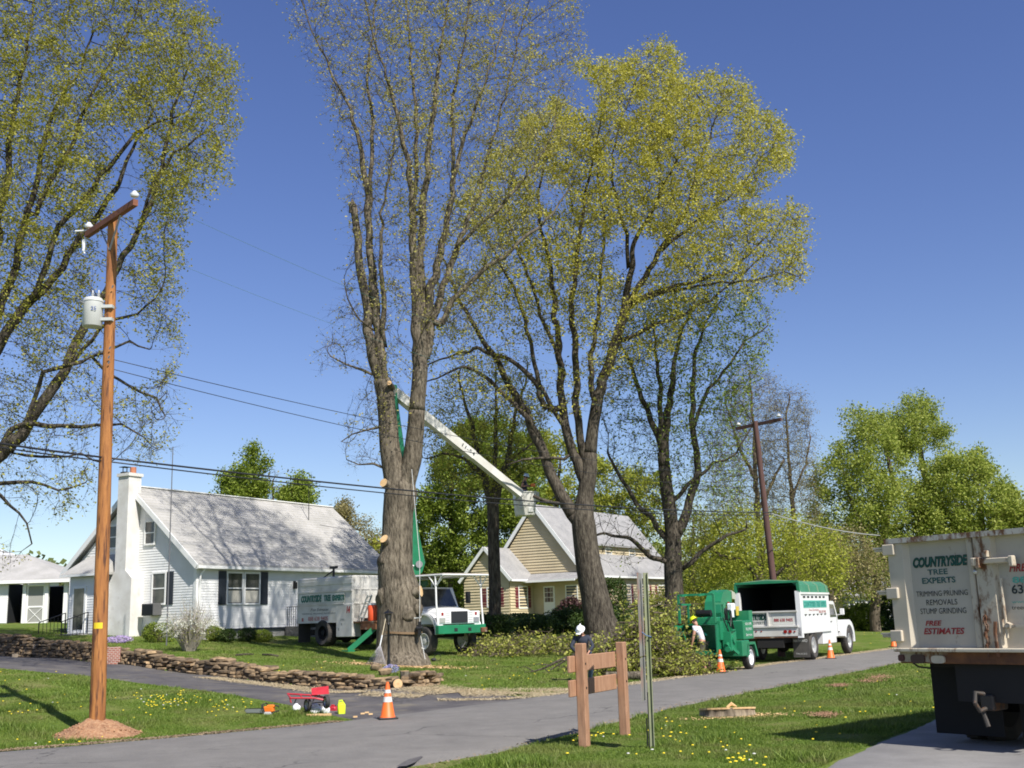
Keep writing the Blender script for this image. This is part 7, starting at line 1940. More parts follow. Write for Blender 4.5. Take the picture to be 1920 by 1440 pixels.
# chassis, deck, step
mb = MB(); mb.box(-1.9, WB + 0.5, -0.45, -0.30, 0.62, 0.86); mb.box(-1.9, WB + 0.5, 0.30, 0.45, 0.62, 0.86); mb.box(-1.2, 1.9, -0.95, 0.95, 0.95, 1.2); mb.cyl((0, -0.9, wr_), (0, 0.9, wr_), 0.12, 10); mb.cyl((WB, -0.9, wr_), (WB, 0.9, wr_), 0.08, 10); mb.sphere((0, 0, wr_), 0.24, 12, 8); mb.box(1.2, 2.6, 0.4, 0.95, 0.45, 0.95)
mb.build('chassis', M_UNDER, BT, fixn=True)
mb = MB(); mb.box(bxf + 0.0, bxf + 1.45, -1.15, 1.15, 1.08, 1.14); mb.box(bxf + 0.45, bxf + 1.4, -1.15, -0.9, 0.82, 1.06); mb.build('deck', M_RUST, BT, fixn=True)
mb = MB(); mb.bar((bxf + 0.15, -1.0, 1.15), (bxf + 0.75, -1.0, 2.15), 0.05); mb.bar((bxf + 0.40, -1.0, 1.15), (bxf + 0.98, -1.0, 2.12), 0.05)
for k in range(5): mb.bar((bxf + 0.25 + k * .12, -1.0, 1.3 + k * .2), (bxf + 0.5 + k * .12, -1.0, 1.28 + k * .2), 0.035)
mb.build('ladder', M_GREYP, BT, fixn=True)
mb = MB(); mb.lathe([(0.17, 0), (0.19, 0.05), (0.19, 0.55), (0.16, 0.6)], 16, Matrix.Translation((bxf + 0.85, -0.85, 1.15))); ck = mb.build('water_cooler', mat('cooler_orange', (0.75, 0.10, 0.03), 0.5), BT, smooth=True)
mb = MB(); mb.lathe([(0.175, 0.6), (0.175, 0.66), (0.1, 0.68)], 16, Matrix.Translation((bxf + 0.85, -0.85, 1.15))); mb.build('lid', M_WPL, ck, smooth=True)
mb = MB(); mb.box(bxr, bxr + 0.03, -1.15, -0.55, 0.35, 1.22); mb.build('mud_flap', M_HIDE, BT, fixn=True)
mb = MB(); mb.bar((3.15, -0.9, 0.95), (2.45, -1.75, 0.05), 0.22, 0.2); mb.box(2.25, 2.65, -1.95, -1.6, 0.0, 0.06); mb.build('outrigger', M_TG, BT, fixn=True)
# mast with small boom rest on the box roof
mb = MB(); mb.bar((-0.2, -0.5, bxt), (-0.2, -0.5, bxt + 0.42), 0.07); mb.bar((-0.42, -0.5, bxt + 0.42), (0.02, -0.5, bxt + 0.42), 0.10); mb.bar((-0.2, -0.5, bxt + 0.3), (-1.0, -0.5, bxt - 0.02), 0.04); mb.build('boom_rest', M_BLACKM, BT, fixn=True)
# cab + hood + grille
cx0, cx1 = WB - 1.75, WB - 0.55
mb = MB(); mb.prism([(-1.05, 0.95), (1.05, 0.95), (1.05, 1.7), (0.92, 2.35), (-0.92, 2.35), (-1.05, 1.7)], 'x', cx0, cx0 + 0.06)
mb.prism([(cx0, 0.8), (cx1 + 0.2, 0.8), (cx1 + 0.2, 1.55), (cx1 - 0.12, 2.32), (cx0, 2.38)], 'y', -1.0, 1.0); cab = mb.build('cab', M_TW, BT, fixn=True)
mb = MB(); slab(mb, [(cx1 + 0.21, -0.90, 1.60), (cx1 + 0.21, 0.90, 1.60), (cx1 - 0.09, 0.82, 2.26), (cx1 - 0.09, -0.82, 2.26)], 0.01, (1, 0, 0.4)); mb.box(cx0 + .15, cx1 - .1, -1.012, -1.0, 1.6, 2.2); mb.box(cx0 + .15, cx1 - .1, 1.0, 1.012, 1.6, 2.2); mb.build('windscreen', M_GLASS, cab, fixn=True)
hx0, hx1 = cx1 + 0.2, WB + 0.72
vs = []; secs = 8
for k in range(secs + 1):
    t = k / secs; x = hx0 + (hx1 - hx0) * t; w_ = 0.98 - 0.16 * t; zt_ = 1.62 - 0.16 * t - (0.12 * max(0, t - .85) / .15); zb_ = 0.95
    for (fy, fz) in ((-1, 0), (-1, .5), (-.97, .78), (-.80, .95), (-.4, 1.0), (0, 1.02), (.4, 1.0), (.80, .95), (.97, .78), (1, .5), (1, 0)):
        vs.append((x, fy * w_, zb_ + (zt_ - zb_) * fz))
n_ = 11; fs = [(i * n_ + k, (i + 1) * n_ + k, (i + 1) * n_ + k + 1, i * n_ + k + 1) for i in range(secs) for k in range(n_ - 1)] + [tuple(range(n_)), tuple(range(secs * n_ + n_ - 1, secs * n_ - 1, -1))]
mb = MB(); mb.add(vs, fs); hood = mb.build('hood', M_TW, BT, smooth=True, fixn=True)
# fenders: arches over the front wheels
for sy in (-1, 1):
    mb = MB(); pts = [(WB + 0.66 * math.cos(a), wr_ + 0.10 + 0.66 * math.sin(a)) for a in [math.radians(q_) for q_ in range(-5, 181, 15)]]
    outer = [(WB + 0.80 * math.cos(a), wr_ + 0.10 + 0.72 * math.sin(a)) for a in [math.radians(q_) for q_ in range(-5, 181, 15)]]
    poly = pts + outer[::-1]
    for i in range(len(pts) - 1):
        y0, y1 = (sy * 0.80, sy * 1.14); q4 = [pts[i], pts[i + 1], outer[i + 1], outer[i]]
        mb.prism(q4, 'y', min(y0, y1), max(y0, y1))
    mb.build('fender', M_TW, BT, fixn=True)
mb = MB(); mb.cbox(hx1 - 0.05, hx1 + 0.04, -1.08, 1.08, 0.93, 1.40, 0.03); nose = mb.build('nose_panel', M_TW, BT, fixn=True)
mb = MB(); mb.box(hx1 + 0.04, hx1 + 0.055, -0.42, 0.42, 0.97, 1.40); mb.build('grille', M_DARK, nose, fixn=True)
for sy in (-1, 1):
    mb = MB(); y0 = sy * 0.86
    mb.cbox(hx1 + 0.03, hx1 + 0.06, y0 - 0.15, y0 + 0.15, 0.98, 1.17, 0.01); hl = mb.build('headlight', M_LAMP, nose, fixn=True)
    mb = MB(); mb.box(hx1 + 0.04, hx1 + 0.05, sy * 0.85 - 0.05, sy * 0.85 + 0.05, 1.25, 1.36); mb.build('marker_light', M_LENS, nose, fixn=True)
    mb = MB()
    for k in range(5): mb.box(hx1 + 0.04, hx1 + 0.055, sy * 0.58 - 0.10, sy * 0.58 + 0.10, 1.0 + k * 0.085, 1.02 + k * 0.085)
    mb.build('vent', M_GREYP, nose, fixn=True)
mb = MB(); mb.cbox(hx1 + 0.02, hx1 + 0.22, -1.2, 1.2, 0.58, 0.90, 0.02); bmp = mb.build('bumper', M_TG, BT, fixn=True)
mb = MB()
for y in (-0.35, 0.35): mb.box(hx1 + 0.221, hx1 + 0.23, y - .08, y + .08, 0.67, 0.79)
mb.build('tow_hole', M_DARK, bmp, fixn=True)
mb = MB(); mb.cbox(hx1 + 0.05, hx1 + 0.3, 0.9, 1.2, 0.60, 0.78, 0.02); mb.build('bumper_step', M_RUST, BT, fixn=True)
# canopy of pipes over cab and hood
mb = MB(); zc = 2.72
for y in (-1.15, 1.15):
    mb.tube([(hx1 + 0.12, y, 0.9), (hx1 + 0.05, y, 1.7), (hx1 + 0.02, y, zc)], 0.035, 8)
    mb.tube([(cx0 - 0.3, y, 1.2), (cx0 - 0.3, y, zc)], 0.035, 8)
    mb.tube([(cx0 - 0.9, y, zc), (hx1 + 0.45, y, zc)], 0.035, 8)
    mb.tube([(hx1 + 0.03, y, zc - 0.42), (hx1 + 0.40, y, zc - 0.02)], 0.028, 8); mb.tube([(hx1 + 0.03, y, zc - 0.42), (hx1 - 0.35, y, zc - 0.02)], 0.028, 8)
for x in (hx1 + 0.45, hx1 - 0.4, cx0 + 0.3, cx0 - 0.9): mb.tube([(x, -1.15, zc), (x, 1.15, zc)], 0.03, 8)
mb.tube([(hx1 + 0.04, -1.15, zc - 0.42), (hx1 + 0.04, -0.75, zc)], 0.028, 8); mb.tube([(hx1 + 0.04, 1.15, zc - 0.42), (hx1 + 0.04, 0.75, zc)], 0.028, 8)
mb.build('canopy_frame', M_TW, BT, smooth=True)
mb = MB(); mb.box(cx0 - 0.9, hx1 + 0.4, -1.12, 1.12, zc + 0.036, zc + 0.06); mb.build('canopy_sheet', mat('expanded_mesh', (0.42, 0.36, 0.28), 0.8, c2=(0.25, 0.21, 0.16), scale=6), BT, fixn=True)
mb = MB(); mb.cyl((hx0 + .2, -1.25, 1.7), (hx0 + .2, -1.25, 2.1), 0.01, 6); mb.cbox(hx0 + .12, hx0 + .18, -1.5, -1.25, 1.7, 2.15, 0.02); mb.cbox(hx0 + .12, hx0 + .18, 1.25, 1.5, 1.7, 2.15, 0.02); mb.bar((hx0 + .15, -1.05, 1.8), (hx0 + .15, -1.3, 1.9), 0.02); mb.bar((hx0 + .15, 1.05, 1.8), (hx0 + .15, 1.3, 1.9), 0.02); mb.build('mirrors', M_BLACKM, BT, fixn=True)
# turret and booms
ts = 47.0
def B_(px, py, dd=0.0, s_=None): return loc(BT, P(px, py, s_ or ts, dd))
tbase = B_(783, 1084, 0.4)
mb = MB(); mb.cyl((tbase.x, tbase.y, 1.1), (tbase.x, tbase.y, 2.5), 0.34, 20); mb.cyl((tbase.x, tbase.y, 2.45), (tbase.x, tbase.y, 2.62), 0.42, 20); mb.build('turret', M_TG, BT, smooth=True)
k0, k1 = B_(786, 1072, 0.4), B_(740, 724, 1.0)
def plate_boom(name, pxs, w_, dd, m_):
    """profile traced in the boom's own plane, with real width"""
    mb = MB(); pts = [B_(px, py, dd) for px, py in pxs]
    nrm = Vector(loc(BT, P(900, 900, ts, dd + 1)) - loc(BT, P(900, 900, ts, dd))).normalized() * w_
    n = len(pts); vs = [p_ - nrm * .5 for p_ in pts] + [p_ + nrm * .5 for p_ in pts]
    fs = [tuple(range(n)), tuple(range(2 * n - 1, n - 1, -1))] + [(i, n + i, n + (i + 1) % n, (i + 1) % n) for i in range(n)]
    mb.add(vs, fs); return mb.build(name, m_, BT, fixn=True)
lbm = plate_boom('lower_boom', [(779, 1085), (792, 1072), (797, 1056), (787, 1010), (783, 985), (768, 905), (757, 835), (747, 762), (744, 722), (733, 722), (734, 765), (743, 870), (752, 960), (764, 1045), (768, 1082)], 0.42, 0.5, M_TG)
mb = MB(); c = B_(786, 1058, 0.2); e = B_(786, 1058, 0.95); mb.cyl(c, e, 0.14, 14); c = B_(739, 733, 0.2); e = B_(739, 733, 1.0); mb.cyl(c, e, 0.12, 14); c = B_(776, 1062, 0.15); mb.cyl(c, B_(770, 1060, 0.15), 0.06, 10); mb.build('pivot_pin', M_GALV, lbm, smooth=True)
mb = MB(); mb.tube([B_(770, 1020, 0.25), B_(756, 900, 0.25)], 0.06, 8); mb.build('ram', M_RUST, lbm, smooth=True)
u0, u1 = B_(742, 738, 0.5), B_(975, 926, 4.5)
mb = MB(); d = (u1 - u0); mb.bar(u0 - d.normalized() * 0.1, u0 + d * 0.6, 0.34, 0.38); mb.bar(u0 + d * 0.58, u1, 0.30, 0.33); ub = mb.build('upper_boom', M_TWD, BT, fixn=True)
dd_ = d.normalized(); nb = (dd_.cross(Vector((0, 0, 1)))).normalized()
cam_l = loc(BT, (0, 0, CAMZ)); 
if nb.dot(cam_l - u0) < 0: nb = -nb
upb = nb.cross(dd_).normalized()
if upb.z < 0: upb = -upb
rb = upb.cross(nb).normalized()
pp = u0 + d * 0.50 + nb * 0.172 - upb * 0.06
textb(ub, '11-54', pp if rb.dot(dd_) > 0 else pp + d * .15, 0.75, 0.15, rb, upb, M_BLK, bold=0.02)
# bucket: open fibreglass tub with thick wall
bc = P(984, 944, 41.5, 0.0); SB = 41.5
bl = loc(BT, bc)
mb = MB(); sz, wl_ = 0.44, 0.035
zlo, zhi = -0.56, 0.50
hw = 0.48
o4 = [(-hw, -hw), (hw, -hw), (hw, hw), (-hw, hw)]
Rb = Matrix.Translation(bl) @ Matrix.Rotation(-BT.rotation_euler[2] + 0.15, 4, 'Z')
def ring(f, z_, c=0.10):
    out = []
    for (x, y) in o4:
        sx, sy = (1 if x > 0 else -1), (1 if y > 0 else -1); X = hw * f; out += ([(sx * X, sy * (X - c)), (sx * (X - c * .3), sy * (X - c * .3)), (sx * (X - c), sy * X)] if sx * sy > 0 else [(sx * (X - c), sy * X), (sx * (X - c * .3), sy * (X - c * .3)), (sx * X, sy * (X - c))])
    return [Vector((a, b, z_)) for a, b in out]
rings = [ring(0.80, zlo), ring(0.86, zlo + .06), ring(1.0, zhi - .05), ring(1.06, zhi - .04), ring(1.06, zhi), ring(0.93, zhi), ring(0.80, zlo + .05)]
vs = [Rb @ v for r_ in rings for v in r_]; n12 = 12
fs = [(i * n12 + k, i * n12 + (k + 1) % n12, (i + 1) * n12 + (k + 1) % n12, (i + 1) * n12 + k) for i in range(len(rings) - 1) for k in range(n12)] + [tuple(range(n12))[::-1], tuple((len(rings) - 1) * n12 + k for k in range(n12))]
mb.add(vs, fs); bk = mb.build('bucket', mat('fibreglass', (0.74, 0.73, 0.68), 0.4, c2=(0.66, 0.64, 0.58), scale=2.5), BT, smooth=True, fixn=True)
mb = MB(); mb.box(-0.28, -0.20, -hw * 1.0 - 0.03, -hw * .9, -0.3, 0.1, Rb); mb.build('grip_step', M_TWD, bk, fixn=True); mb = MB(); mb.box(0.08, 0.30, -hw * 0.97, -hw * .8, -0.42, -0.24, Rb); mb.build('foot_hole', M_GREYP, bk, fixn=True)
mb = MB(); mb.box(hw * 1.0, hw * 1.0 + .16, -0.2, 0.2, 0.1, 0.5, Rb); mb.bar(Rb @ Vector((hw + .1, 0, .3)), Rb @ Vector((hw + .16, 0, .1)), 0.1); mb.build('control_box', M_TWD, bk, fixn=True)
mb = MB(); mb.bar(u1, Rb @ Vector((-hw, 0, 0.2)), 0.12); mb.build('bucket_bracket', M_GALV, BT, fixn=True)

# ------------------------------------------------------------ chip truck on the road edge
cr_ = G0(1522, 1239); cf_ = G0(1592, 1227)
hd = (cf_ - cr_).normalized(); WB2 = (cf_ - cr_).length; lf = Vector((-hd.y, hd.x, 0))
o_ = cr_ + lf * 1.05
CTK = empty('chip_truck', (o_.x, o_.y, 0.05), math.atan2(hd.y, hd.x), 'white chip truck with green roof seen from behind, parked at the far road edge', 'truck')
for x, y in ((0, -1.0), (0, 1.0), (WB2, -1.0), (WB2, 1.0)): wheel(CTK, (x, y, 0.53), 0.53, 0.30 if x else 0.46, rim=M_CHROME, side=-1 if y < 0 else 1, rimr=0.58)
x0, x1, hw2 = -1.55, 2.55, 1.22
mb = MB()
mb.box(x0, x1, -hw2, -hw2 + 0.07, 1.02, 2.74); mb.box(x0, x1, hw2 - 0.07, hw2, 1.02, 2.74); mb.box(x1 - 0.06, x1 + .005, -hw2 + .07, hw2 - .07, 1.02, 2.74); mb.box(x0, x1, -hw2 + 0.07, hw2 - .07, 1.02, 1.10)
nrib = 13
for k in range(nrib):
    x = x0 + 0.25 + (x1 - x0 - 0.4) * k / (nrib - 1); mb.box(x - 0.035, x + 0.035, -hw2 - 0.03, -hw2, 1.1, 1.72)
mb.box(x0, x1, -hw2 - 0.04, -hw2 - .001, 1.0, 1.1); mb.box(x0 - .0, x1, -hw2 - 0.045, -hw2 - .001, 2.66, 2.74)
for y in (-hw2 - 0.03, hw2 - .14): mb.box(x0 - 0.10, x0 + 0.12, y, y + 0.17, 0.85, 2.80)
mb.build('chip_box', M_TW, CTK, fixn=True)
mb = MB()
for k in range(6): mb.box(x0 + 0.45 + k * 0.55, x0 + 0.75 + k * 0.55, -hw2 - 0.012, -hw2, 2.50, 2.58); mb.box(x0 + 0.5 + k * 0.55, x0 + 0.7 + k * 0.55, -hw2 - 0.036, -hw2, 1.76, 1.80)
mb.build('slot', M_DARK, CTK, fixn=True)
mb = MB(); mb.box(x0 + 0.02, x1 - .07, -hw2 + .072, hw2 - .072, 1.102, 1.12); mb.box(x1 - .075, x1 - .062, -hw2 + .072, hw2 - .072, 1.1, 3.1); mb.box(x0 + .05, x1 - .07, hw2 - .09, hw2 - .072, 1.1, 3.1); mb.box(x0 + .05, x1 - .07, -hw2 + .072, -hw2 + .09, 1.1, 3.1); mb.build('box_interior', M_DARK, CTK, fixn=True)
# green roof: tarp over bows
mb = MB(); prof = [(-hw2 - 0.02, 2.75), (-hw2 + 0.02, 3.05), (-hw2 + 0.22, 3.22), (0, 3.30), (hw2 - 0.22, 3.22), (hw2 - 0.02, 3.05), (hw2 + 0.02, 2.75)]
inner = [(y * 0.965, z_ - 0.05) for y, z_ in prof]
for i in range(len(prof) - 1): mb.prism([prof[i], prof[i + 1], inner[i + 1], inner[i]], 'x', x0 - 0.05, x1)
mb.prism(prof, 'x', x1 - 0.02, x1 + .02)
rfo = mb.build('roof', M_TGF, CTK, fixn=True)
mb = MB()
for x in (x0 + 0.0, x0 + 1.3, x0 + 2.5, x1 - 0.3):
    for i in range(len(prof) - 1): mb.bar((x, prof[i][0] * 1.01, prof[i][1] + 0.01), (x, prof[i + 1][0] * 1.01, prof[i + 1][1] + 0.01), 0.04)
mb.build('roof_bow', mat('bow', (0.25, 0.38, 0.24), 0.7), CTK, fixn=True)
mb = MB(); mb.bar((x0 - 0.05, -hw2, 2.75), (x0 - 0.05, -hw2 + .02, 3.2), 0.10); mb.bar((x0 - 0.05, hw2, 2.75), (x0 - 0.05, hw2 - .02, 3.2), 0.10); mb.bar((x0 - 0.06, -hw2, 3.20), (x0 - 0.06, hw2, 3.20), 0.10, 0.09); mb.build('roof_frame', M_TG, CTK, fixn=True)
# tailgate, bumper
mb = MB(); mb.box(x0 - 0.06, x0 - 0.01, -hw2 + .1, hw2 - .1, 1.32, 1.95); mb.box(x0 - 0.13, x0 - .06, -hw2 + .1, hw2 - .1, 1.92, 1.98); mb.box(x0 - 0.15, x0 - .06, -hw2 + .1, hw2 - .1, 1.28, 1.35); mb.box(x0 - 0.13, x0 - .06, -0.02, 0.04, 1.32, 1.95); tg_ = mb.build('tailgate', M_TWD, CTK, fixn=True)
mb = MB(); mb.box(x0 - 0.10, x0 + 0.1, -hw2, hw2, 0.92, 1.26); bm_ = mb.build('rear_beam', M_TWD, CTK, fixn=True)
mb = MB(); mb.box(x0 - 0.09, x0 + 0.1, -hw2, hw2, 0.86, 0.918); mb.build('rear_edge', M_RUST, CTK, fixn=True)
mb = MB(); Mx = Matrix.Rotation(-math.pi / 2, 4, 'Y')
for y in (-0.62, -0.80, -0.97): mb.cyl((x0 - 0.105, y, 1.09), (x0 - 0.12, y, 1.09), 0.07 if y > -0.9 else 0.035, 14)
for y in (0.3, 0.5, 0.7): mb.cyl((x0 - 0.105, y, 1.12), (x0 - 0.115, y, 1.12), 0.03, 10)
mb.build('tail_light', M_LENS, bm_, fixn=True)
rb_, ub_ = (0, -1, 0), (0, 0, 1)
textb(tg_, 'COUNTRYSIDE', (x0 - 0.063, 1.05, 1.62), 0.98, 0.22, rb_, ub_, M_TEALD, bold=0.1, shear=0.1); textb(tg_, 'TREE EXPERTS', (x0 - 0.063, 0.95, 1.42), 0.8, 0.12, rb_, ub_, M_TEALD)
mb = MB(); mb.box(x0 - 0.066, x0 - .061, -0.95, -0.15, 1.40, 1.86); mb.build('number_plate', mat('pale_plate', (0.62, 0.62, 0.56), 0.5), tg_)
textb(tg_, '888 638 9405', (x0 - 0.068, -0.20, 1.52), 0.72, 0.13, rb_, ub_, M_REDL, bold=0.03)
ys = -hw2 - 0.005
for i_, (tx, xx, ww) in enumerate((('COUNTRYSIDE', 0.45, 1.65), ('TREE', 2.2, 0.55), ('EXPERTS', 2.85, 0.8))):
    mb = MB(); mb.box(x0 + xx - .03, x0 + xx + ww + .03, ys - .004, ys, 2.07, 2.39); mb.build('letter_ground', M_TEALL, CTK, fixn=True)
    textb(CTK, tx, (x0 + xx, ys - .006, 2.12), ww, 0.22, rt, up_, M_TEAL, bold=0.03, shear=0.1)
textb(CTK, 'Free Estimates', (x0 + 1.1, ys, 1.93), 1.4, 0.10, rt, up_, M_REDW, shear=0.4); textb(CTK, '888 638 9405', (x0 + 2.5, ys, 1.83), 1.0, 0.12, rt, up_, M_REDW)
# mudflaps
for y, w_ in ((-0.98, 0.62), (0.98, 0.62)):
    mb = MB(); mb.box(-1.0, -0.97, y - w_ / 2, y + w_ / 2, 0.12, 1.0); mf = mb.build('mud_flap', M_HIDE, CTK, fixn=True)
    if y < 0: textb(mf, 'HAYWARD', (-1.003, y + 0.27, 0.68), 0.52, 0.10, rb_, ub_, M_WL); textb(mf, 'TRUCKS', (-1.003, y + 0.22, 0.22), 0.42, 0.06, rb_, ub_, M_GREYP)
mb = MB(); mb.box(-1.5, WB2 + .5, -0.45, -0.3, 0.66, 0.92); mb.box(-1.5, WB2 + .5, 0.3, 0.45, 0.66, 0.92); mb.box(-1.0, 2.3, -0.9, 0.9, 0.93, 1.0); mb.cyl((0, -.9, .53), (0, .9, .53), .12, 10); mb.sphere((0, 0, .53), .25, 12, 8); mb.cyl((WB2, -.9, .53), (WB2, .9, .53), .08, 10); mb.box(-1.6, -1.45, -0.5, 0.5, 0.5, 0.85); mb.build('chassis', M_UNDER, CTK, fixn=True)
mb = MB(); mb.cbox(1.35, 3.35, -1.2, -0.55, 0.52, 1.12, 0.02); mb.build('side_locker', M_TW, CTK, fixn=True)
# cab and hood
ca, cb = x1 + 0.2, x1 + 1.55
mb = MB(); mb.prism([(ca, 0.75), (cb + 0.05, 0.75), (cb + 0.15, 1.62), (cb - 0.28, 2.30), (cb - .4, 2.36), (ca + .05, 2.36), (ca, 2.28)], 'y', -1.08, 1.08); cab = mb.build('cab', M_TW, CTK, fixn=True)
mb = MB(); mb.prism([(ca + .28, 1.62), (cb - .05, 1.62), (cb - .38, 2.2), (ca + .28, 2.22)], 'y', -1.092, -1.081); slab(mb, [(cb + 0.12, -.95, 1.66), (cb + .12, .95, 1.66), (cb - .26, .9, 2.26), (cb - .26, -.9, 2.26)], .01, (1, 0, .5)); mb.build('glass', M_GLASS, cab, fixn=True)
mb = MB(); mb.box(ca + .22, ca + .24, -1.085, -1.08, .8, 2.25); mb.box(cb + .0, cb + .02, -1.085, -1.08, .8, 1.6); mb.box(ca + .3, ca + .48, -1.11, -1.08, 1.4, 1.43); mb.box(ca - .02, ca, -.7, .7, 1.7, 2.2); mb.build('door_line', M_UNDER, cab, fixn=True)
vs = []
for k in range(9):
    t = k / 8; x = cb + .1 + (WB2 + 0.75 - cb - .1) * t; zt_ = 1.62 - 0.18 * t - (0.28 * max(0, t - .72) / .28) ** 1.0; w_ = 1.0 - 0.08 * t
    for fy, fz in ((-1, 0), (-1, .55), (-.95, .82), (-.7, .97), (0, 1.0), (.7, .97), (.95, .82), (1, .55), (1, 0)): vs.append((x, fy * w_, .95 + (zt_ - .95) * fz))
fs = [(i * 9 + k, (i + 1) * 9 + k, (i + 1) * 9 + k + 1, i * 9 + k + 1) for i in range(8) for k in range(8)] + [tuple(range(9)), tuple(range(80, 71, -1))]
mb = MB(); mb.add(vs, fs); mb.build('hood', M_TW, CTK, smooth=True, fixn=True)
for sy in (-1, 1):
    mb = MB(); angs = [math.radians(q_) for q_ in range(-10, 186, 14)]
    pin = [(WB2 + .62 * math.cos(a), .58 + .64 * math.sin(a)) for a in angs]; po = [(WB2 + .86 * math.cos(a), .62 + .84 * math.sin(a)) for a in angs]
    for i in range(len(angs) - 1): mb.prism([pin[i], pin[i + 1], po[i + 1], po[i]], 'y', min(sy * .72, sy * 1.16), max(sy * .72, sy * 1.16))
    mb.build('fender', M_TW, CTK, fixn=True)
    mb = MB(); mb.cbox(cb + .05, cb + .12, sy * 1.30 - .09, sy * 1.30 + .09, 1.7, 2.0, .02); mb.bar((cb + .05, sy * 1.1, 1.7), (cb + .08, sy * 1.28, 1.75), .03); mb.build('mirror', M_TW, CTK, fixn=True)
mb = MB(); mb.box(WB2 + .72, WB2 + .92, -1.15, 1.15, .5, .82); mb.build('bumper', M_BLACKM, CTK, fixn=True)

def _lower(o):
    for ch_ in [q for q in bpy.data.objects if q.parent == o]:
        if ch_.type == 'MESH' and ch_.name.split('.')[0] not in ('wheel', 'rim'):
            for v in ch_.data.vertices:
                if v.co.z > 1.02: v.co.z = 1.02 + (v.co.z - 1.02) * 0.865
        _lower(ch_)
_lower(CTK)
# ------------------------------------------------------------ chipper towed behind
cw = G0(1405, 1257)
o_ = cw + lf * 0.95
CH = empty('wood_chipper', (o_.x, o_.y, 0.04), math.atan2(hd.y, hd.x), 'green towed wood chipper with tall curved discharge chute behind the chip truck', 'wood chipper')
for y in (-0.95, 0.95): wheel(CH, (0, y, 0.38), 0.38, 0.24, rim=M_WPL, side=-1 if y < 0 else 1, rimr=0.66)
G = M_TG
mb = MB(); mb.box(-0.5, 0.55, -0.78, 0.78, 0.5, 0.62); mb.bar((0.5, -0.4, .55), (2.0, 0, .52), .1); mb.bar((.5, .4, .55), (2.0, 0, .52), .1); mb.box(-2.3, 0.6, -0.5, 0.5, 0.55, 0.68); mb.cyl((0, -.85, .38), (0, .85, .38), .05, 8); mb.build('frame', G, CH, fixn=True)
mb = MB(); 
for sy in (-1, 1): mb.prism([(-.52, .42), (-.48, .82), (-.1, .88), (.35, .88), (.55, .55), (.6, .4), (.5, .4), (.44, .56), (.28, .80), (-.3, .80), (-.44, .6), (-.46, .42)], 'y', min(sy * .80, sy * 1.1), max(sy * .80, sy * 1.1))
mb.build('fender', G, CH, fixn=True)
mb = MB(); mb.cbox(-0.95, -0.25, -1.1, -.35, .45, .95, .02); mb.build('fuel_tank', G, CH, fixn=True)
mb = MB(); mb.cbox(-0.62, .38, -1.06, .2, .97, 1.58, .02); eb = mb.build('engine_box', G, CH, fixn=True)
for s0, z_ in (('BRUSH CHIPPER', 1.43), ('TREE EXPERTS', 1.26), ('Service', 1.08)): textb(eb, s0, (-0.42, -1.065, z_), .62, .085, rt, up_, M_WL)
mb = MB(); mb.cbox(-1.35, -0.4, -.52, .52, .65, 1.50, .03); mb.cyl((-.9, -.58, 1.1), (-.9, .58, 1.1), .45, 28); mb.build('drum_housing', G, CH, fixn=True)
mb = MB()
o5 = [(-1.5, .42, .72, 1.5), (-2.6, .72, .55, 1.75)]
for sy in (-1, 1): slab(mb, [(-1.3, sy * .5, .75), (-2.25, sy * .68, .6), (-2.25, sy * .68, 1.5), (-1.3, sy * .5, 1.45)], .03, (0, sy, 0))
slab(mb, [(-1.3, -.5, .72), (-2.25, -.68, .57), (-2.25, .68, .57), (-1.3, .5, .72)], .03)
slab(mb, [(-1.3, -.5, 1.45), (-1.8, -.6, 1.48), (-1.8, .6, 1.48), (-1.3, .5, 1.45)], .03)
mb.build('infeed_hopper', G, CH, fixn=True)
mb = MB()
for sy in (-.6, .6):
    mb.bar((-2.0, sy, 1.55), (-2.0, sy, 2.45), .07); mb.bar((-1.2, sy, 1.5), (-1.2, sy, 2.15), .06)
    mb.bar((-2.0, sy, 2.15), (-1.0, sy, 2.15), .06)
mb.bar((-2.0, -.6, 2.45), (-2.0, .6, 2.45), .07); mb.cbox(-1.5, -0.9, -.5, .5, 1.5, 1.72, .02); mb.bar((-2.0, -.3, 2.45), (-2.5, -.3, 2.42), .06); mb.bar((-2.0, .3, 2.45), (-2.5, .3, 2.42), .06); mb.box(-1.7, -1.3, -.65, -.55, 1.0, 1.6); mb.build('winch_frame', G, CH, fixn=True)
mb = MB(); mb.cyl((-1.35, -.25, 1.85), (-1.35, .25, 1.85), .11, 14); mb.tube([(-1.2, -.66, 1.9), (-1.0, -.75, 1.4), (-.75, -.72, 1.9), (-.6, -.7, 1.3)], .02, 6); mb.tube([(-1.4, -.66, 1.7), (-1.3, -.8, 1.2), (-1.0, -.85, 1.0)], .02, 6); mb.tube([(-.9, -.7, 1.9), (-.7, -.8, 1.2)], .02, 6); mb.build('winch_hose', M_BLACKM, CH, smooth=True)
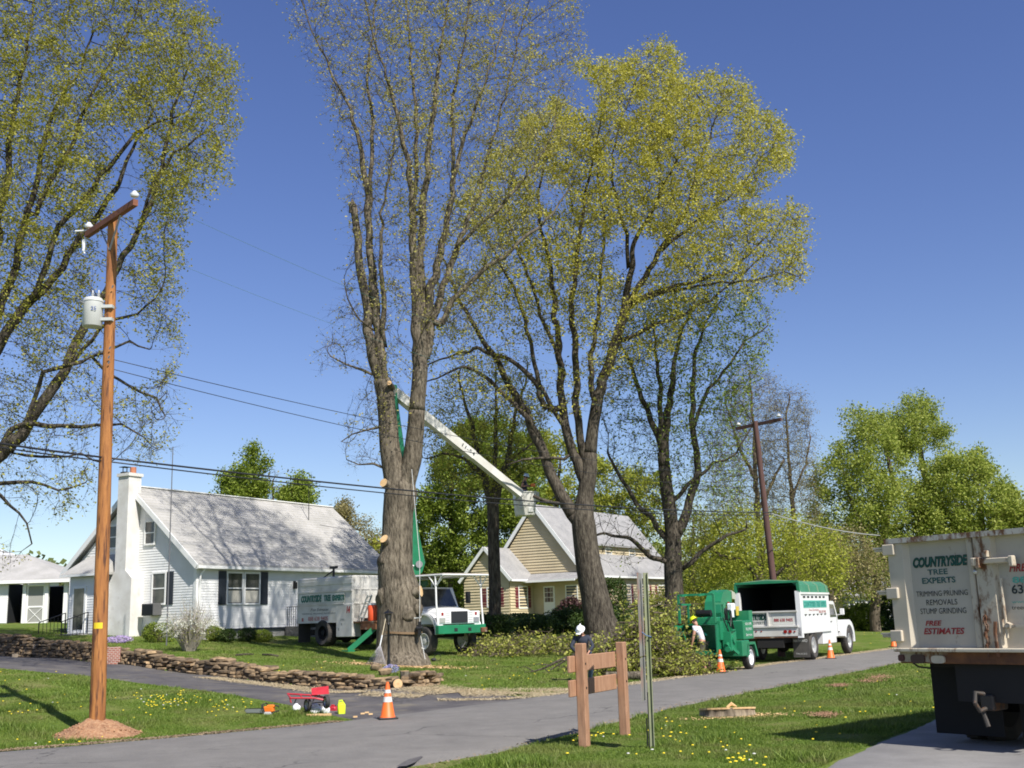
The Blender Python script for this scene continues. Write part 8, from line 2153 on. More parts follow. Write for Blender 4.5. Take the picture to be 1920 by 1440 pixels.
# discharge chute: rises, bends to the truck
ch_p = [(-0.25, 1.5), (-0.30, 1.85), (-0.24, 2.12), (-0.02, 2.34), (0.32, 2.42), (0.72, 2.36)]
ch_w = [(.30, .24), (.29, .24), (.28, .23), (.27, .22), (.26, .20), (.26, .19)]
vs = []; 
for i, (x, z_) in enumerate(ch_p):
    a = Vector(ch_p[max(i - 1, 0)]); b = Vector(ch_p[min(i + 1, len(ch_p) - 1)]); d = (b - a).normalized(); nn = Vector((-d.y, d.x))
    wy, wn_ = ch_w[i]
    for (u, v) in ((-1, -1), (1, -1), (1, 1), (-1, 1)): vs.append((x + nn.x * v * wn_, u * wy, z_ + nn.y * v * wn_))
fs = [(i * 4 + k, i * 4 + (k + 1) % 4, (i + 1) * 4 + (k + 1) % 4, (i + 1) * 4 + k) for i in range(len(ch_p) - 1) for k in range(4)] + [(0, 3, 2, 1)]
mb = MB(); mb.add(vs, fs); cht = mb.build('discharge_chute', G, CH, fixn=True)
mb = MB(); slab(mb, [(.70, -.27, 2.57), (.70, .27, 2.57), (1.05, .27, 2.49), (1.05, -.27, 2.49)], .03); slab(mb, [(.7, -.27, 2.56), (1.05, -.27, 2.49), (1.05, -.27, 2.28), (.7, -.27, 2.32)], .02, (0, -1, 0)); mb.build('deflector', mat('faded_deflector', (.42, .44, .34), .6), cht, fixn=True)
mb = MB(); mb.bar((.15, -.33, 2.2), (.30, -.33, 1.6), .05); mb.build('prop_rod', M_REDP, cht)
mb = MB(); mb.cbox(.10, .42, -.48, -.28, 1.92, 2.16, .03); mb.build('air_cleaner', M_WPL, CH, fixn=True)
mb = MB(); mb.tube([(.45, -.3, 2.12), (.6, -.3, 2.0), (.66, -.3, 1.8), (.62, -.3, 1.55)], .09, 12); mb.cbox(-.35, .25, -.3, .4, 1.58, 2.0, .02); mb.build('exhaust', M_BLACKM, CH, smooth=True)
for x, z_ in ((-.62, 1.7), (-.1, 1.75)):
    mb = MB(); mb.box(x, x + .28, -.68, -.66, z_, z_ + .3); mb.build('warning_decal', M_WPL if x < -.3 else mat('decal_yellow', (.6, .45, .06), .5), CH, fixn=True)
mb = MB(); mb.box(.12, .5, -1.02, .1, 1.585, 1.9); mb.build('radiator', G, CH, fixn=True)
mb = MB(); mb.tube([(1.2, -.2, .6), (1.5, -.25, .42), (1.9, -.1, .55)], .02, 6); mb.tube([(2.0, .0, .5), (2.15, 0, .62), (2.25, 0, .5), (2.1, 0, .42)], .045, 8); mb.build('hitch', mat('hitch_red', (.6, .09, .03), .5), CH)
mb = MB(); mb.box(-1.45, -.9, -.9, -.62, .65, 1.25); mb.cyl((-1.2, -.95, 1.0), (-1.2, -.62, 1.0), .13, 12); mb.bar((-1.5, -.75, .9), (-1.1, -1.0, .55), .09); mb.bar((-1.4, -.95, 1.3), (-1.0, -.9, 1.3), .05); mb.cyl((-1.55, -.8, .7), (-1.25, -.8, .7), .09, 10); mb.build('hydraulics', G, CH, fixn=True)

# ------------------------------------------------------------ dump truck in front at the right
SD = 133.0
c0 = P(1700, 1393, SD)
tdir = Vector((0.61, -0.79, 0)).normalized(); fwd = Vector((-tdir.y, tdir.x, 0))   # fwd points away
pL, pS = hitp(1687, 1212, c0, fwd), hitp(1845, 1180, c0, fwd)
HWD = math.hypot(pL.x - pS.x, pL.y - pS.y)
o_ = Vector((pS.x, pS.y, 0))
DT = empty('dump_truck', (o_.x, o_.y, 0.07), math.atan2(fwd.y, fwd.x), 'large dump truck with lettered off-white rear doors parked at the right edge', 'dump truck')
# local: x forward (away), y left. rear face at x=0
def D(px, py, off=0.0):
    """local point on the rear door plane under a pixel"""
    w = hitp(px, py, DT.location + fwd * off, fwd); return loc(DT, w)
ZT = D(1690, 1014).z; ZB = D(1690, 1217).z
BL = 4.6
mb = MB()
mb.box(0.06, BL, HWD - 0.05, HWD, ZB, ZT); mb.box(0.06, BL, -HWD, -HWD + 0.05, ZB, ZT); mb.box(BL, BL + .06, -HWD, HWD, ZB, ZT); mb.box(0.06, BL, -HWD + .05, HWD - .05, ZB, ZB + 0.08)
for k in range(6): mb.box(0.5 + k * .75, .58 + k * .75, HWD, HWD + .08, ZB, ZT)
mb.box(0.06, BL, HWD, HWD + .09, ZT - .1, ZT + .002)
M_DOOR = mat('gate_offwhite', (0.60, 0.53, 0.42), 0.55, c2=(0.52, 0.455, 0.35), scale=1.6, detail=6, c3=(0.36, 0.31, 0.23), s3=2.6, lo3=0.6, hi3=0.9)
mb.build('dump_box', M_DOOR, DT, fixn=True)
yL = HWD
yflL = D(1709, 1100).y; ysm = 0.0
def rusty(name, c1, amount):
    m_, n, l = nmat(name); b = n['Principled BSDF']; b.inputs['Roughness'].default_value = 0.65
    tc = n.new('ShaderNodeTexCoord'); mp_ = n.new('ShaderNodeMapping'); mp_.inputs['Scale'].default_value = (1, 1, .45); l.new(tc.outputs['Object'], mp_.inputs[0])
    a = n.new('ShaderNodeTexNoise'); a.inputs['Scale'].default_value = 4.5; a.inputs['Detail'].default_value = 8; a.inputs['Roughness'].default_value = .7; l.new(mp_.outputs[0], a.inputs[0])
    r = n.new('ShaderNodeMapRange'); r.inputs[1].default_value = amount; r.inputs[2].default_value = amount + .09; l.new(a.outputs[0], r.inputs[0])
    x = n.new('ShaderNodeMix'); x.data_type = 'RGBA'; x.inputs[6].default_value = (*c1, 1); x.inputs[7].default_value = (.17, .075, .03, 1); l.new(r.outputs[0], x.inputs[0])
    a2 = n.new('ShaderNodeTexNoise'); a2.inputs['Scale'].default_value = 1.4; a2.inputs['Detail'].default_value = 6; l.new(tc.outputs['Object'], a2.inputs[0])
    r2 = n.new('ShaderNodeMapRange'); r2.inputs[1].default_value = .35; r2.inputs[2].default_value = .75; r2.inputs[3].default_value = 1.03; r2.inputs[4].default_value = .8; l.new(a2.outputs[0], r2.inputs[0])
    mu = n.new('ShaderNodeMix'); mu.data_type = 'RGBA'; mu.blend_type = 'MULTIPLY'; mu.inputs[0].default_value = 1; l.new(x.outputs[2], mu.inputs[6]); l.new(r2.outputs[0], mu.inputs[7]); l.new(mu.outputs[2], b.inputs['Base Color'])
    return m_
M_POST = rusty('post_rusty', (0.55, 0.48, 0.37), .51)
M_PANEL = rusty('panel_offwhite', (0.50, 0.445, 0.36), .61)
# left door
mb = MB(); mb.box(0.0, 0.06, ysm + .012, yL, ZB + 0.02, ZT - .03); ld = mb.build('rear_door', M_PANEL, DT, fixn=True)
mb = MB(); mb.prism([(-0.07, yL), (0.0, yL), (0.0, yflL - 0.02), (-0.015, yflL), (-0.07, yflL + .05)], 'z', ZB + .02, ZT - .04); mb.build('door_stile', M_DOOR, ld, fixn=True)
mb = MB(); ycl = D(1823, 1100).y; mb.cbox(-0.055, -.001, ysm + .015, ycl, ZB + .02, ZT - .03, .012); mb.build('lock_stile', M_POST, ld, fixn=True)
mb = MB(); mb.box(-0.10, 0.06, -HWD, HWD + 0.03, ZT - .035, ZT + 0.035); mb.build('top_rim', rusty('rim_rust', (.56, .52, .45), .48), DT, fixn=True)
mb = MB(); mb.cbox(-0.16, -0.0, -HWD, HWD, ZB - 0.03, ZB + .018, .01); mb.build('bottom_ledge', rusty('ledge_rust', (.60, .54, .42), .53), DT, fixn=True)
for py in (1030, 1112, 1192):
    zc_ = D(1692, py).z
    mb = MB(); mb.cbox(-0.11, -.06, HWD - .12, HWD + .06, zc_ - .075, zc_ + .075, .01); mb.cyl((-.06, HWD + .07, zc_), (-.06, HWD + .20, zc_), .022, 8); mb.box(-.09, -.03, HWD + .02, HWD + .22, zc_ + .02, zc_ + .045); mb.build('hinge', M_DOOR, DT, fixn=True)
# right door
mb = MB(); mb.box(0.0, 0.06, -HWD, ysm - .012, ZB + .02, ZT - .03); rd_ = mb.build('rear_door', M_PANEL, DT, fixn=True)
ypr = D(1872, 1100).y
mb = MB(); mb.prism([(-0.07, ysm - .02), (0.0, ysm - .02), (0.0, ypr - .03), (-.07, ypr + .01)], 'z', ZB + .02, ZT - .03); mb.build('lock_stile', M_POST, rd_, fixn=True)
mb = MB(); yr1, yr2 = D(1882, 1100).y, D(1886, 1100).y; mb.cyl((-.05, yr1, D(1884, 1196).z), (-.05, yr1, D(1884, 1083).z), .018, 8); mb.bar((-.02, yr1, D(1884, 1170).z), (-.1, yr1 - .1, D(1884, 1174).z), .05); mb.bar((-.09, yr1, D(1888, 1174).z), (-.09, yr1 - .6, D(1888, 1174).z), .03); mb.build('latch_rod', M_POST, rd_, fixn=True)
mb = MB(); z_ = D(1850, 1052, -.1).z
mb.cbox(-.13, -.07, D(1902, 1052, -.1).y, D(1830, 1052, -.1).y, z_ - .035, z_ + .035, .01)
for px in (1826, 1834, 1897): y_ = D(px, 1052, -.12).y; mb.cbox(-.16, -.06, y_ - .03, y_ + .03, z_ - (.085 if px > 1830 else .06), z_ + .05, .01)
y_ = D(1850, 1035, -.1).y; mb.cbox(-.15, -.07, y_ - .02, y_ + .02, D(1850, 1045).z, D(1850, 1033).z, .004)
mb.build('latch_bar', M_POST, DT, fixn=True)
mb = MB(); c = D(1829, 1072, -.08); mb.sphere((-0.08, c.y, c.z), .032, 12, 8); mb.build('padlock', M_CHROME, DT, smooth=True)
# chain
mb = MB(); y_ = D(1849, 1180, -.11).y; za, zb_ = D(1848, 1158).z, D(1848, 1216).z
nl_ = 15
for k in range(nl_):
    z_ = za + (zb_ - za) * k / nl_; yy = y_ + .015 * math.sin(k)
    pts = [Vector((-.11 + (.018 * math.cos(a) if k % 2 else 0), yy + (0 if k % 2 else .022 * math.cos(a)), z_ + .032 * math.sin(a))) for a in [2 * math.pi * j / 8 for j in range(9)]]
    mb.tube(pts, .008, 5, cap=False)
for dy in (0.0, -.12, -.14): mb.tube([(-.10, y_ + dy, za - .05 if dy else za), (-.115, y_ + dy * .9, (za + zb_) / 2), (-.12, y_ + dy, zb_ - .1)], .014, 6)
mb.build('chain', M_RUST, DT)
# lettering
def lab(s, x0_, yb, x1_, yt, m_, shear=0.0, bold=0.0, parent=None):
    a = D(x0_, yb); b = D(x1_, yb); c = D(x0_, yt)
    textb(parent or ld, s, (-0.004, a.y, a.z), abs(a.y - b.y), c.z - a.z, rb_, ub_, m_, shear=shear, bold=bold)
lab('COUNTRYSIDE', 1713, 1064, 1817, 1047, M_TEALD, .25, .09)
lab('COUNTRYSIDE', 1712.5, 1063.5, 1815, 1048.5, M_TEAL, .25, -.015)
lab('TREE', 1740, 1078, 1778, 1068, mat('slate_green', (.03, .10, .09), .5), bold=.03); lab('EXPERTS', 1730, 1094.5, 1793, 1084, mat('slate_green2', (.03, .10, .09), .5), bold=.04)
lab('TRIMMING·PRUNING', 1719, 1119, 1816, 1109, M_BLK); lab('REMOVALS', 1738, 1135, 1796, 1124.5, M_BLK); lab('STUMP GRINDING', 1727, 1151.5, 1813, 1141, M_BLK)
lab('FREE', 1736, 1173, 1767, 1164, M_REDL, .25, .04); lab('ESTIMATES', 1733, 1189, 1810, 1178, M_REDL, .25, .04)
RD = rd_
lab('FIREWOOD', 1893, 1072, 1985, 1058, M_REDL, .3, .03, RD); lab('888', 1899, 1093, 1942, 1082, M_TEALL, 0, .03, RD); lab('638-9405', 1898, 1113, 1990, 1097, M_BLK, 0, .03, RD); lab('www.', 1898, 1131, 1930, 1126, M_TEALL, 0, 0, RD); lab('treeexperts.com', 1898, 1143, 1985, 1135, M_BLK, 0, 0, RD)
# rear sill beam with lights
mb = MB(); zb0, zb1 = D(1700, 1243).z, ZB - .032; mb.cbox(-.06, .12, -HWD + .03, HWD - .03, zb0, zb1, .01); sb = mb.build('rear_sill', M_RUST, DT, fixn=True)
def oval(cx_, cy_, w_, h_, m_, nm, par):
    c = D(cx_, cy_); mb = MB(); n = 20
    pts = [(math.copysign(abs(math.cos(a)) ** .6, math.cos(a)) * w_, math.copysign(abs(math.sin(a)) ** .6, math.sin(a)) * h_) for a in [2 * math.pi * k / n for k in range(n)]]
    mb.prism([(c.y + a, c.z + b) for a, b in pts], 'x', -.085, -.061); return mb.build(nm, m_, par, fixn=True)
oval(1696, 1233, .045, .045, mat('dull_lens', (.08, .02, .02), .4), 'marker_light', sb); oval(1727, 1235, .105, .06, mat('dark_lens', (.05, .02, .02), .3), 'tail_light', sb); oval(1765, 1236, .10, .05, M_DOOR, 'light_socket', sb)
mb = MB(); mb.prism([(HWD - .62, zb0 + .02), (HWD - .03, zb0 + .02), (HWD - .03, zb1), (HWD - .62, zb1)], 'x', -.0605, -.061 + .0002); mb.build('sill_plate', rusty('sill_plate_rust', (.42, .36, .27), .47), sb, fixn=True)
mb = MB(); mb.tube([D(1712, 1243), D(1722, 1250), D(1745, 1253)], .012, 6); mb.build('hose', M_BLACKM, DT)
# chassis, axle, dual wheels, flaps
yf = D(1746, 1300).y
for sy in (-1, 1):
    for dy in (0.0, 0.30):
        wheel(DT, (1.25, sy * (0.62 + dy), .52), .52, .27, rim=M_UNDER, side=sy)
    mb = MB(); y0, y1 = sorted((sy * .12, sy * 1.10)); mb.box(.42, .44, y0, y1, .16, zb0 - .02); mb.build('mud_flap', M_FLAP, DT, fixn=True)
mb = MB(); mb.box(.1, 7.5, -.42, -.30, .70, 1.0); mb.box(.1, 7.5, .30, .42, .70, 1.0); mb.box(.05, .2, -.5, .5, .62, zb0); mb.cyl((1.25, -.95, .52), (1.25, .95, .52), .12, 12); mb.sphere((1.25, 0, .52), .27, 14, 10); mb.box(.2, 4.5, -.9, .9, zb0 - .06, zb0 - .0); mb.box(2.2, 3.4, -1.1, -.6, .4, 1.0); mb.box(2.2, 3.4, .6, 1.1, .4, 1.0); mb.build('chassis', M_UNDER, DT, fixn=True)
for sy in (-1, 1): wheel(DT, (6.1, sy * .95, .5), .5, .28, rim=M_UNDER, side=sy)
mb = MB(); mb.prism([(4.85, .7), (6.2, .7), (6.25, 1.6), (6.0, 2.4), (4.85, 2.45)], 'y', -1.05, 1.05); mb.prism([(6.2, .7), (7.5, .7), (7.5, 1.4), (6.2, 1.6)], 'y', -.95, .95); mb.build('cab', M_TW, DT, fixn=True)
hc_ = D(1850, 1318, 0.0)
mb = MB(); mb.cbox(.0, .36, hc_.y - .09, hc_.y + .09, hc_.z - .10, hc_.z + .10, .02); mb.tube([(-.12, hc_.y - .05, hc_.z + .12), (-.24, hc_.y, hc_.z + .14), (-.30, hc_.y - .02, hc_.z + .02), (-.24, hc_.y - .04, hc_.z - .08), (-.12, hc_.y - .05, hc_.z - .06)], .028, 8); mb.tube([(-.1, hc_.y, hc_.z - .1), (-.12, hc_.y - .06, hc_.z - .28)], .03, 8); mb.build('pintle_hook', rusty('hook_steel', (.045, .038, .032), .5), DT, fixn=True)
# ============================================================ PEOPLE
M_SKIN = mat('skin', (0.52, 0.28, 0.19), 0.55, c2=(0.46, 0.24, 0.16), scale=12)
M_SHIRTW = mat('shirt_white', (0.74, 0.75, 0.80), 0.8, c2=(0.66, 0.67, 0.72), scale=8)
M_SHIRTN = mat('shirt_navy', (0.018, 0.024, 0.04), 0.85, c2=(0.03, 0.036, 0.055), scale=8)
M_OLIVE = mat('shorts_olive', (0.10, 0.095, 0.065), 0.85, c2=(0.075, 0.07, 0.05), scale=8)
M_JEANS = mat('jeans', (0.05, 0.08, 0.15), 0.85)
M_BOOT = mat('boot_tan', (0.30, 0.20, 0.12), 0.8)
M_BOOTD = mat('boot_dark', (0.04, 0.032, 0.028), 0.8)
M_HATY = mat('helmet_yellow', (0.72, 0.85, 0.02), 0.35)
M_HATW = mat('helmet_white', (0.80, 0.81, 0.82), 0.35)
M_HATB = mat('helmet_blue_white', (0.55, 0.66, 0.80), 0.3)
M_GLOVE = mat('glove', (0.45, 0.33, 0.18), 0.8)
M_HAIR = mat('hair_brown', (0.05, 0.03, 0.02), 0.8)
def skin_mesh(name, J, E, m_, parent, sub=2):
    """J: dict name -> (Vector, radius); E: list of edges. One continuous surface grown on the skeleton."""
    keys = list(J); idx = {k: i for i, k in enumerate(keys)}
    me = bpy.data.meshes.new(name); me.from_pydata([tuple(J[k][0]) for k in keys], [(idx[a], idx[b]) for a, b in E], [])
    o = bpy.data.objects.new(name, me); COL.objects.link(o)
    sk = o.modifiers.new('skin', 'SKIN'); sk.use_smooth_shade = True
    if not me.skin_vertices: me.attributes.new('skin_vertex', 'FLOAT', 'POINT')
    for k in keys:
        r = J[k][1]; r = r if hasattr(r, '__len__') else (r, r)
        me.skin_vertices[0].data[idx[k]].radius = r
    me.skin_vertices[0].data[0].use_root = True
    ss = o.modifiers.new('sub', 'SUBSURF'); ss.levels = sub; ss.render_levels = sub
    bpy.context.view_layer.update()
    dg = bpy.context.evaluated_depsgraph_get()
    nm = bpy.data.meshes.new_from_object(o.evaluated_get(dg))
    bpy.data.objects.remove(o); nm.name = name
    nm.materials.clear(); nm.materials.append(m_)
    for p_ in nm.polygons: p_.use_smooth = True
    q = bpy.data.objects.new(name, nm); COL.objects.link(q); q.parent = parent
    return q
def V3(*a): return Vector(a)
def ensure_skin(me):
    pass
def person(label, loc_, rz, J, hat, shirt, legs_m, boots, sleeve, shorts, hold=None, extra=None):
    """J joints in metres: pelvis, chest, neck, head, sho_l, elb_l, wri_l, ... hip_l, kne_l, ank_l, toe_l"""
    root = empty('person', loc_, rz, label, 'person')
    B = {}
    def a(k, r, v=None): B[k] = (Vector(v if v is not None else J[k]), r)
    a('pelvis', (.145, .115)); a('waist', (.135, .105), (Vector(J['pelvis']) * .5 + Vector(J['chest']) * .5)); a('chest', (.165, .12)); a('upchest', (.13, .10), Vector(J['chest']) * .45 + Vector(J['neck']) * .55); a('neck', .055)
    hd_ = Vector(J['head']); nk = Vector(J['neck']); hu = (hd_ - nk).normalized()
    a('skull0', (.068, .075), hd_ - hu * .05); a('skull1', (.078, .092), hd_ + hu * .03); a('skull2', (.06, .07), hd_ + hu * .10)
    E = [('pelvis', 'waist'), ('waist', 'chest'), ('chest', 'upchest'), ('upchest', 'neck'), ('neck', 'skull0'), ('skull0', 'skull1'), ('skull1', 'skull2')]
    face = Vector(J['face']).normalized()
    for s_ in 'lr':
        a('sho_' + s_, .062); a('elb_' + s_, .044); a('wri_' + s_, .028)
        a('mid_' + s_, .052, Vector(J['sho_' + s_]).lerp(Vector(J['elb_' + s_]), .5)); a('fore_' + s_, .040, Vector(J['elb_' + s_]).lerp(Vector(J['wri_' + s_]), .3))
        a('hip_' + s_, .098); a('kne_' + s_, .062); a('ank_' + s_, .040)
        a('thi_' + s_, .088, Vector(J['hip_' + s_]).lerp(Vector(J['kne_' + s_]), .45)); a('calf_' + s_, .060, Vector(J['kne_' + s_]).lerp(Vector(J['ank_' + s_]), .3))
        E += [('upchest', 'sho_' + s_), ('sho_' + s_, 'mid_' + s_), ('mid_' + s_, 'elb_' + s_), ('elb_' + s_, 'fore_' + s_), ('fore_' + s_, 'wri_' + s_)]
        E += [('pelvis', 'hip_' + s_), ('hip_' + s_, 'thi_' + s_), ('thi_' + s_, 'kne_' + s_), ('kne_' + s_, 'calf_' + s_), ('calf_' + s_, 'ank_' + s_)]
        ad = (Vector(J['wri_' + s_]) - Vector(J['elb_' + s_])).normalized(); w = Vector(J['wri_' + s_])
        side = ad.cross(face); side = side.normalized() if side.length > .1 else Vector((0, 0, 1)); curl = side.cross(ad).normalized()
        a('palm_' + s_, (.036, .022), w + ad * .05); E.append(('wri_' + s_, 'palm_' + s_))
        for k, off in enumerate((-.030, -.010, .010, .030)):
            f1 = w + ad * (.105 - abs(off) * .3) + side * off; f2 = f1 + ad * (.022 - abs(off) * .15) + curl * .022; f3 = f2 + ad * .002 + curl * .026
            a('f%d1_%s' % (k, s_), .0095, f1); a('f%d2_%s' % (k, s_), .0085, f2); a('f%d3_%s' % (k, s_), .0075, f3)
            E += [('palm_' + s_, 'f%d1_%s' % (k, s_)), ('f%d1_%s' % (k, s_), 'f%d2_%s' % (k, s_)), ('f%d2_%s' % (k, s_), 'f%d3_%s' % (k, s_))]
        t1_ = w + ad * .045 + side * -.042 + curl * .01; t2_ = t1_ + ad * .03 + curl * .025
        a('t1_' + s_, .011, t1_); a('t2_' + s_, .009, t2_); E += [('palm_' + s_, 't1_' + s_), ('t1_' + s_, 't2_' + s_)]
    body = skin_mesh('body', B, E, M_SKIN, root)
    # face
    rgt = face.cross(hu).normalized(); up2 = rgt.cross(face).normalized()
    c = hd_ + hu * .025
    mb = MB()
    nb_ = c + face * .092; mb.add([nb_ + up2 * .03, nb_ - up2 * .012 + rgt * .014, nb_ - up2 * .012 - rgt * .014, nb_ + face * .022 - up2 * .010], [(0, 3, 1), (0, 2, 3), (1, 3, 2)]); mb.build('nose', M_SKIN, body, fixn=True)
    for sgn in (-1, 1):
        mb = MB(); mb.sphere(c + face * .082 + rgt * sgn * .03 + up2 * .022, .011, 8, 6); mb.build('eye', M_DARK, body, smooth=True)
        mb = MB(); mb.sphere(c + rgt * sgn * .082, (.014, .02, .028), 8, 6); mb.build('ear', M_SKIN, body, smooth=True)
    mb = MB(); mb.bar(c + face * .088 - up2 * .045 - rgt * .022, c + face * .088 - up2 * .045 + rgt * .022, .008); mb.build('mouth', mat('lips', (.35, .13, .1), .6), body)
    mb = MB(); n0 = len(mb.v); mb.sphere((0, 0, 0), 1, 14, 10)
    Mh = Matrix.Identity(4)
    for i_ in range(3): Mh[i_][0] = face[i_]; Mh[i_][1] = rgt[i_]; Mh[i_][2] = up2[i_]; Mh[i_][3] = (c + up2 * .03 - face * .012)[i_]
    mb.v = [tuple(Mh @ Vector((v[0] * .098, v[1] * .088, v[2] * .085))) for v in mb.v]; mb.build('hair', M_HAIR, body, smooth='all')
    # helmet
    mb = MB(); Mh2 = Mh.copy(); 
    for i_ in range(3): Mh2[i_][3] = (c + up2 * .055)[i_]
    mb.lathe([(.150, -.012), (.152, -.004), (.125, .0), (.120, .04), (.100, .085), (.06, .115), (.0, .125)], 24, Mh2 @ Matrix.Diagonal((1.05, .92, 1, 1)), cap=False); mb.lathe([(.150, -.012), (.118, -.004)], 24, Mh2 @ Matrix.Diagonal((1.05, .92, 1, 1)), cap=False)
    mb.box(.10, .19, -.07, .07, -.012, -.002, Mh2); mb.box(-.12, .12, -.012, .012, .105, .125, Mh2)
    mb.build('helmet', hat, root, smooth=True, fixn=True)
    # shirt: torso and sleeves
    S = {'pelvis': (B['pelvis'][0], (.168, .138)), 'waist': (B['waist'][0], (.158, .130)), 'chest': (B['chest'][0], (.182, .138)), 'upchest': (B['upchest'][0], (.15, .118)), 'nk': (B['upchest'][0].lerp(B['neck'][0], .55), .075)}
    SE = [('pelvis', 'waist'), ('waist', 'chest'), ('chest', 'upchest'), ('upchest', 'nk')]
    for s_ in 'lr':
        S['sho_' + s_] = (B['sho_' + s_][0], .082); SE.append(('upchest', 'sho_' + s_))
        if sleeve > 0:
            S['mid_' + s_] = (B['sho_' + s_][0].lerp(B['elb_' + s_][0], min(sleeve, 1)), .068 if sleeve < 1 else .058); SE.append(('sho_' + s_, 'mid_' + s_))
            if sleeve > 1: S['w_' + s_] = (B['elb_' + s_][0].lerp(B['wri_' + s_][0], .9), .045); SE.append(('mid_' + s_, 'w_' + s_))
    sh = skin_mesh('shirt', S, SE, shirt, root)
    T = {'pelvis': (B['pelvis'][0] + Vector((0, 0, .0)), (.160, .130))}; TE = []
    for s_ in 'lr':
        T['hip_' + s_] = (B['hip_' + s_][0], .118); T['thi_' + s_] = (B['thi_' + s_][0], .108); T['kne_' + s_] = (B['kne_' + s_][0].lerp(B['thi_' + s_][0], .12 if shorts else 0), .088)
        TE += [('pelvis', 'hip_' + s_), ('hip_' + s_, 'thi_' + s_), ('thi_' + s_, 'kne_' + s_)]
        if not shorts: T['ank_' + s_] = (B['ank_' + s_][0], .066); TE.append(('kne_' + s_, 'ank_' + s_))
    skin_mesh('shorts' if shorts else 'trousers', T, TE, legs_m, root)
    for s_ in 'lr':
        an = Vector(J['ank_' + s_]); fd = Vector(J['toe_' + s_]) - an; fd.z = 0; fd = fd.normalized()
        F_ = {'a': (an + Vector((0, 0, .06)), .054), 'b': (Vector((an.x, an.y, an.z - .02)), (.055, .055)), 'c': (Vector((an.x, an.y, an.z - .045)) + fd * .09, (.048, .04)), 'd': (Vector((an.x, an.y, an.z - .055)) + fd * .17, (.042, .030))}
        skin_mesh('boot', F_, [('a', 'b'), ('b', 'c'), ('c', 'd')], boots, root, 2)
    return root
# worker at the chipper: bent forward to the left, white T-shirt, olive shorts, yellow helmet
q = G0(1312, 1264); q.z = 0.05
J = dict(pelvis=(0.14, 0.02, .93), chest=(.06, 0, 1.24), neck=(.0, 0.03, 1.45), head=(-.06, .06, 1.57), face=(-.6, .55, -.55),
    sho_l=(-.06, -.19, 1.38), elb_l=(-.13, -.24, 1.09), wri_l=(-.20, -.20, .84), sho_r=(.08, .20, 1.39), elb_r=(-.10, .30, 1.14), wri_r=(-.30, .22, .95),
    hip_l=(.13, -.10, .86), kne_l=(.10, -.13, .48), ank_l=(.20, -.14, .09), toe_l=(.05, -.16, .02), hip_r=(.20, .11, .86), kne_r=(.24, .16, .48), ank_r=(.36, .18, .09), toe_r=(.22, .2, .02))
W1 = person('worker in yellow-green helmet and white T-shirt bending to feed branches into the chipper', q, -0.15, J, M_HATY, M_SHIRTW, M_OLIVE, M_BOOT, .45, True)
textb(W1, 'TREE', (.20, -.145, 1.20), .12, .05, (.75, -.3, -.5), (.5, 0, .85), M_TEAL)
# held branch
mb = MB(); mb.tube([(-.14, -.3, .80), (-.30, -.25, .78), (-.7, -.2, .62), (-1.2, -.1, .5)], [.014, .022, .022, .016], 6)
o = mb.build('held_branch', BARK_BR, None, smooth=True); o.matrix_world = LM(W1); tag(o, 'cut branch in the hands of the worker in the yellow-green helmet', 'branch')
# crouching worker with white helmet behind the sign frame
q = GND(1092, 1279)
J = dict(pelvis=(.12, .1, .80), chest=(.06, -.04, 1.10), neck=(.02, -.14, 1.32), head=(-.02, -.22, 1.44), face=(-.45, -.55, -.7),
    sho_l=(.20, -.10, 1.27), elb_l=(.32, -.22, 1.02), wri_l=(.16, -.40, .86), sho_r=(-.17, -.12, 1.25), elb_r=(-.33, -.24, 1.02), wri_r=(-.18, -.44, .84),
    hip_l=(.20, .10, .76), kne_l=(.26, -.18, .48), ank_l=(.24, .08, .09), toe_l=(.22, -.1, .02), hip_r=(.02, .12, .76), kne_r=(-.05, -.10, .46), ank_r=(.0, .2, .09), toe_r=(-.05, .02, .02))
W2 = person('worker in white helmet and dark clothes stooping over branches behind the brown sign frame', q, 0.1, J, M_HATW, M_SHIRTN, M_JEANS, M_BOOTD, 1.5, False)
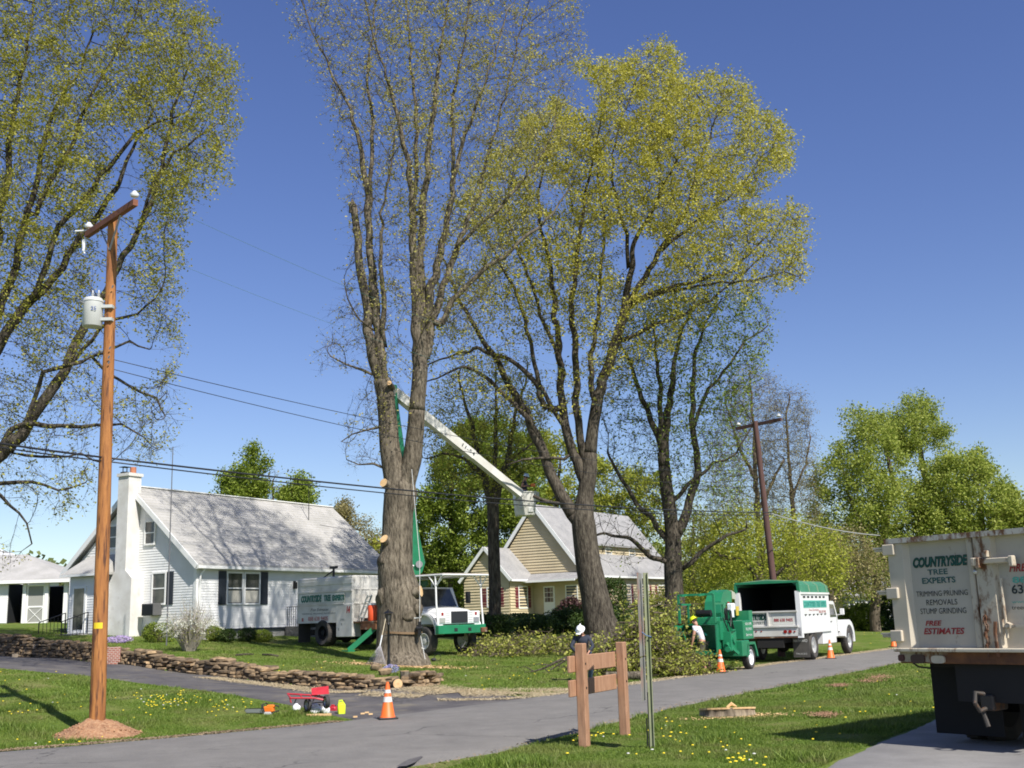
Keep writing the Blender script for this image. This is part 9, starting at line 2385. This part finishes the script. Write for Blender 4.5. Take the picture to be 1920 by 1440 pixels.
mb = MB(); mb.tube([(.34, -.05, 1.30), (.10, -.15, 1.26), (-.5, -.5, .9), (-1.0, -.6, .35)], [.05, .05, .035, .02], 8); 
mb = MB(); mb.tube([(.40, .25, 1.30), (.30, .0, 1.30), (.12, -.46, .90), (-.28, -.50, .80), (-1.0, -.55, .40)], [.055, .05, .03, .03, .02], 8)
o = mb.build('held_limb', BARK_DK, None, smooth=True); o.matrix_world = LM(W2); tag(o, 'dark limb held over the shoulder by the stooping worker in the white helmet', 'branch')
# man in the bucket
bz = LM(BT) @ Rb @ Vector((0.0, 0.05, zlo + .30))
J = dict(pelvis=(0, 0, .80), chest=(.01, 0, 1.08), neck=(.04, 0, 1.30), head=(.09, -.01, 1.42), face=(.9, -.25, -.25),
    sho_l=(.03, .18, 1.26), elb_l=(.16, .22, 1.05), wri_l=(.36, .12, 1.06), sho_r=(.02, -.18, 1.25), elb_r=(-.10, -.25, 1.02), wri_r=(.10, -.28, 1.02),
    hip_l=(0, .10, .76), kne_l=(.03, .11, .42), ank_l=(0, .11, .08), toe_l=(.12, .11, .02), hip_r=(0, -.10, .76), kne_r=(.03, -.11, .42), ank_r=(0, -.11, .08), toe_r=(.12, -.11, .02))
W3 = person('worker in pale blue helmet and dark T-shirt standing in the raised white bucket', bz, -0.1, J, M_HATB, M_SHIRTN, M_JEANS, M_BOOTD, .45, False)
q0 = LM(W3) @ Vector((.36, -.05, 1.06)); CS2 = empty('pole_saw', q0, -0.1, 'small saw held by the worker in the raised bucket', 'saw')
mb = MB(); mb.cbox(-.05, .15, -.08, .08, -.06, .08, .02); mb.build('body', M_ORPL, CS2, fixn=True); mb = MB(); mb.bar((.12, 0, .02), (.45, .1, .22), .06, .01); mb.build('guide_bar', M_STEEL, CS2)
mb = MB(); mb.tube([(-.28, -.22, -.02), (-.05, -.05, .0)], .014, 6); mb.build('handle', M_RUB, CS2); mb = MB(); mb.tube([(-.04, .05, .06), (0, .16, .0), (.1, .08, .04)], .013, 6); mb.build('handle', M_RUB, CS2)
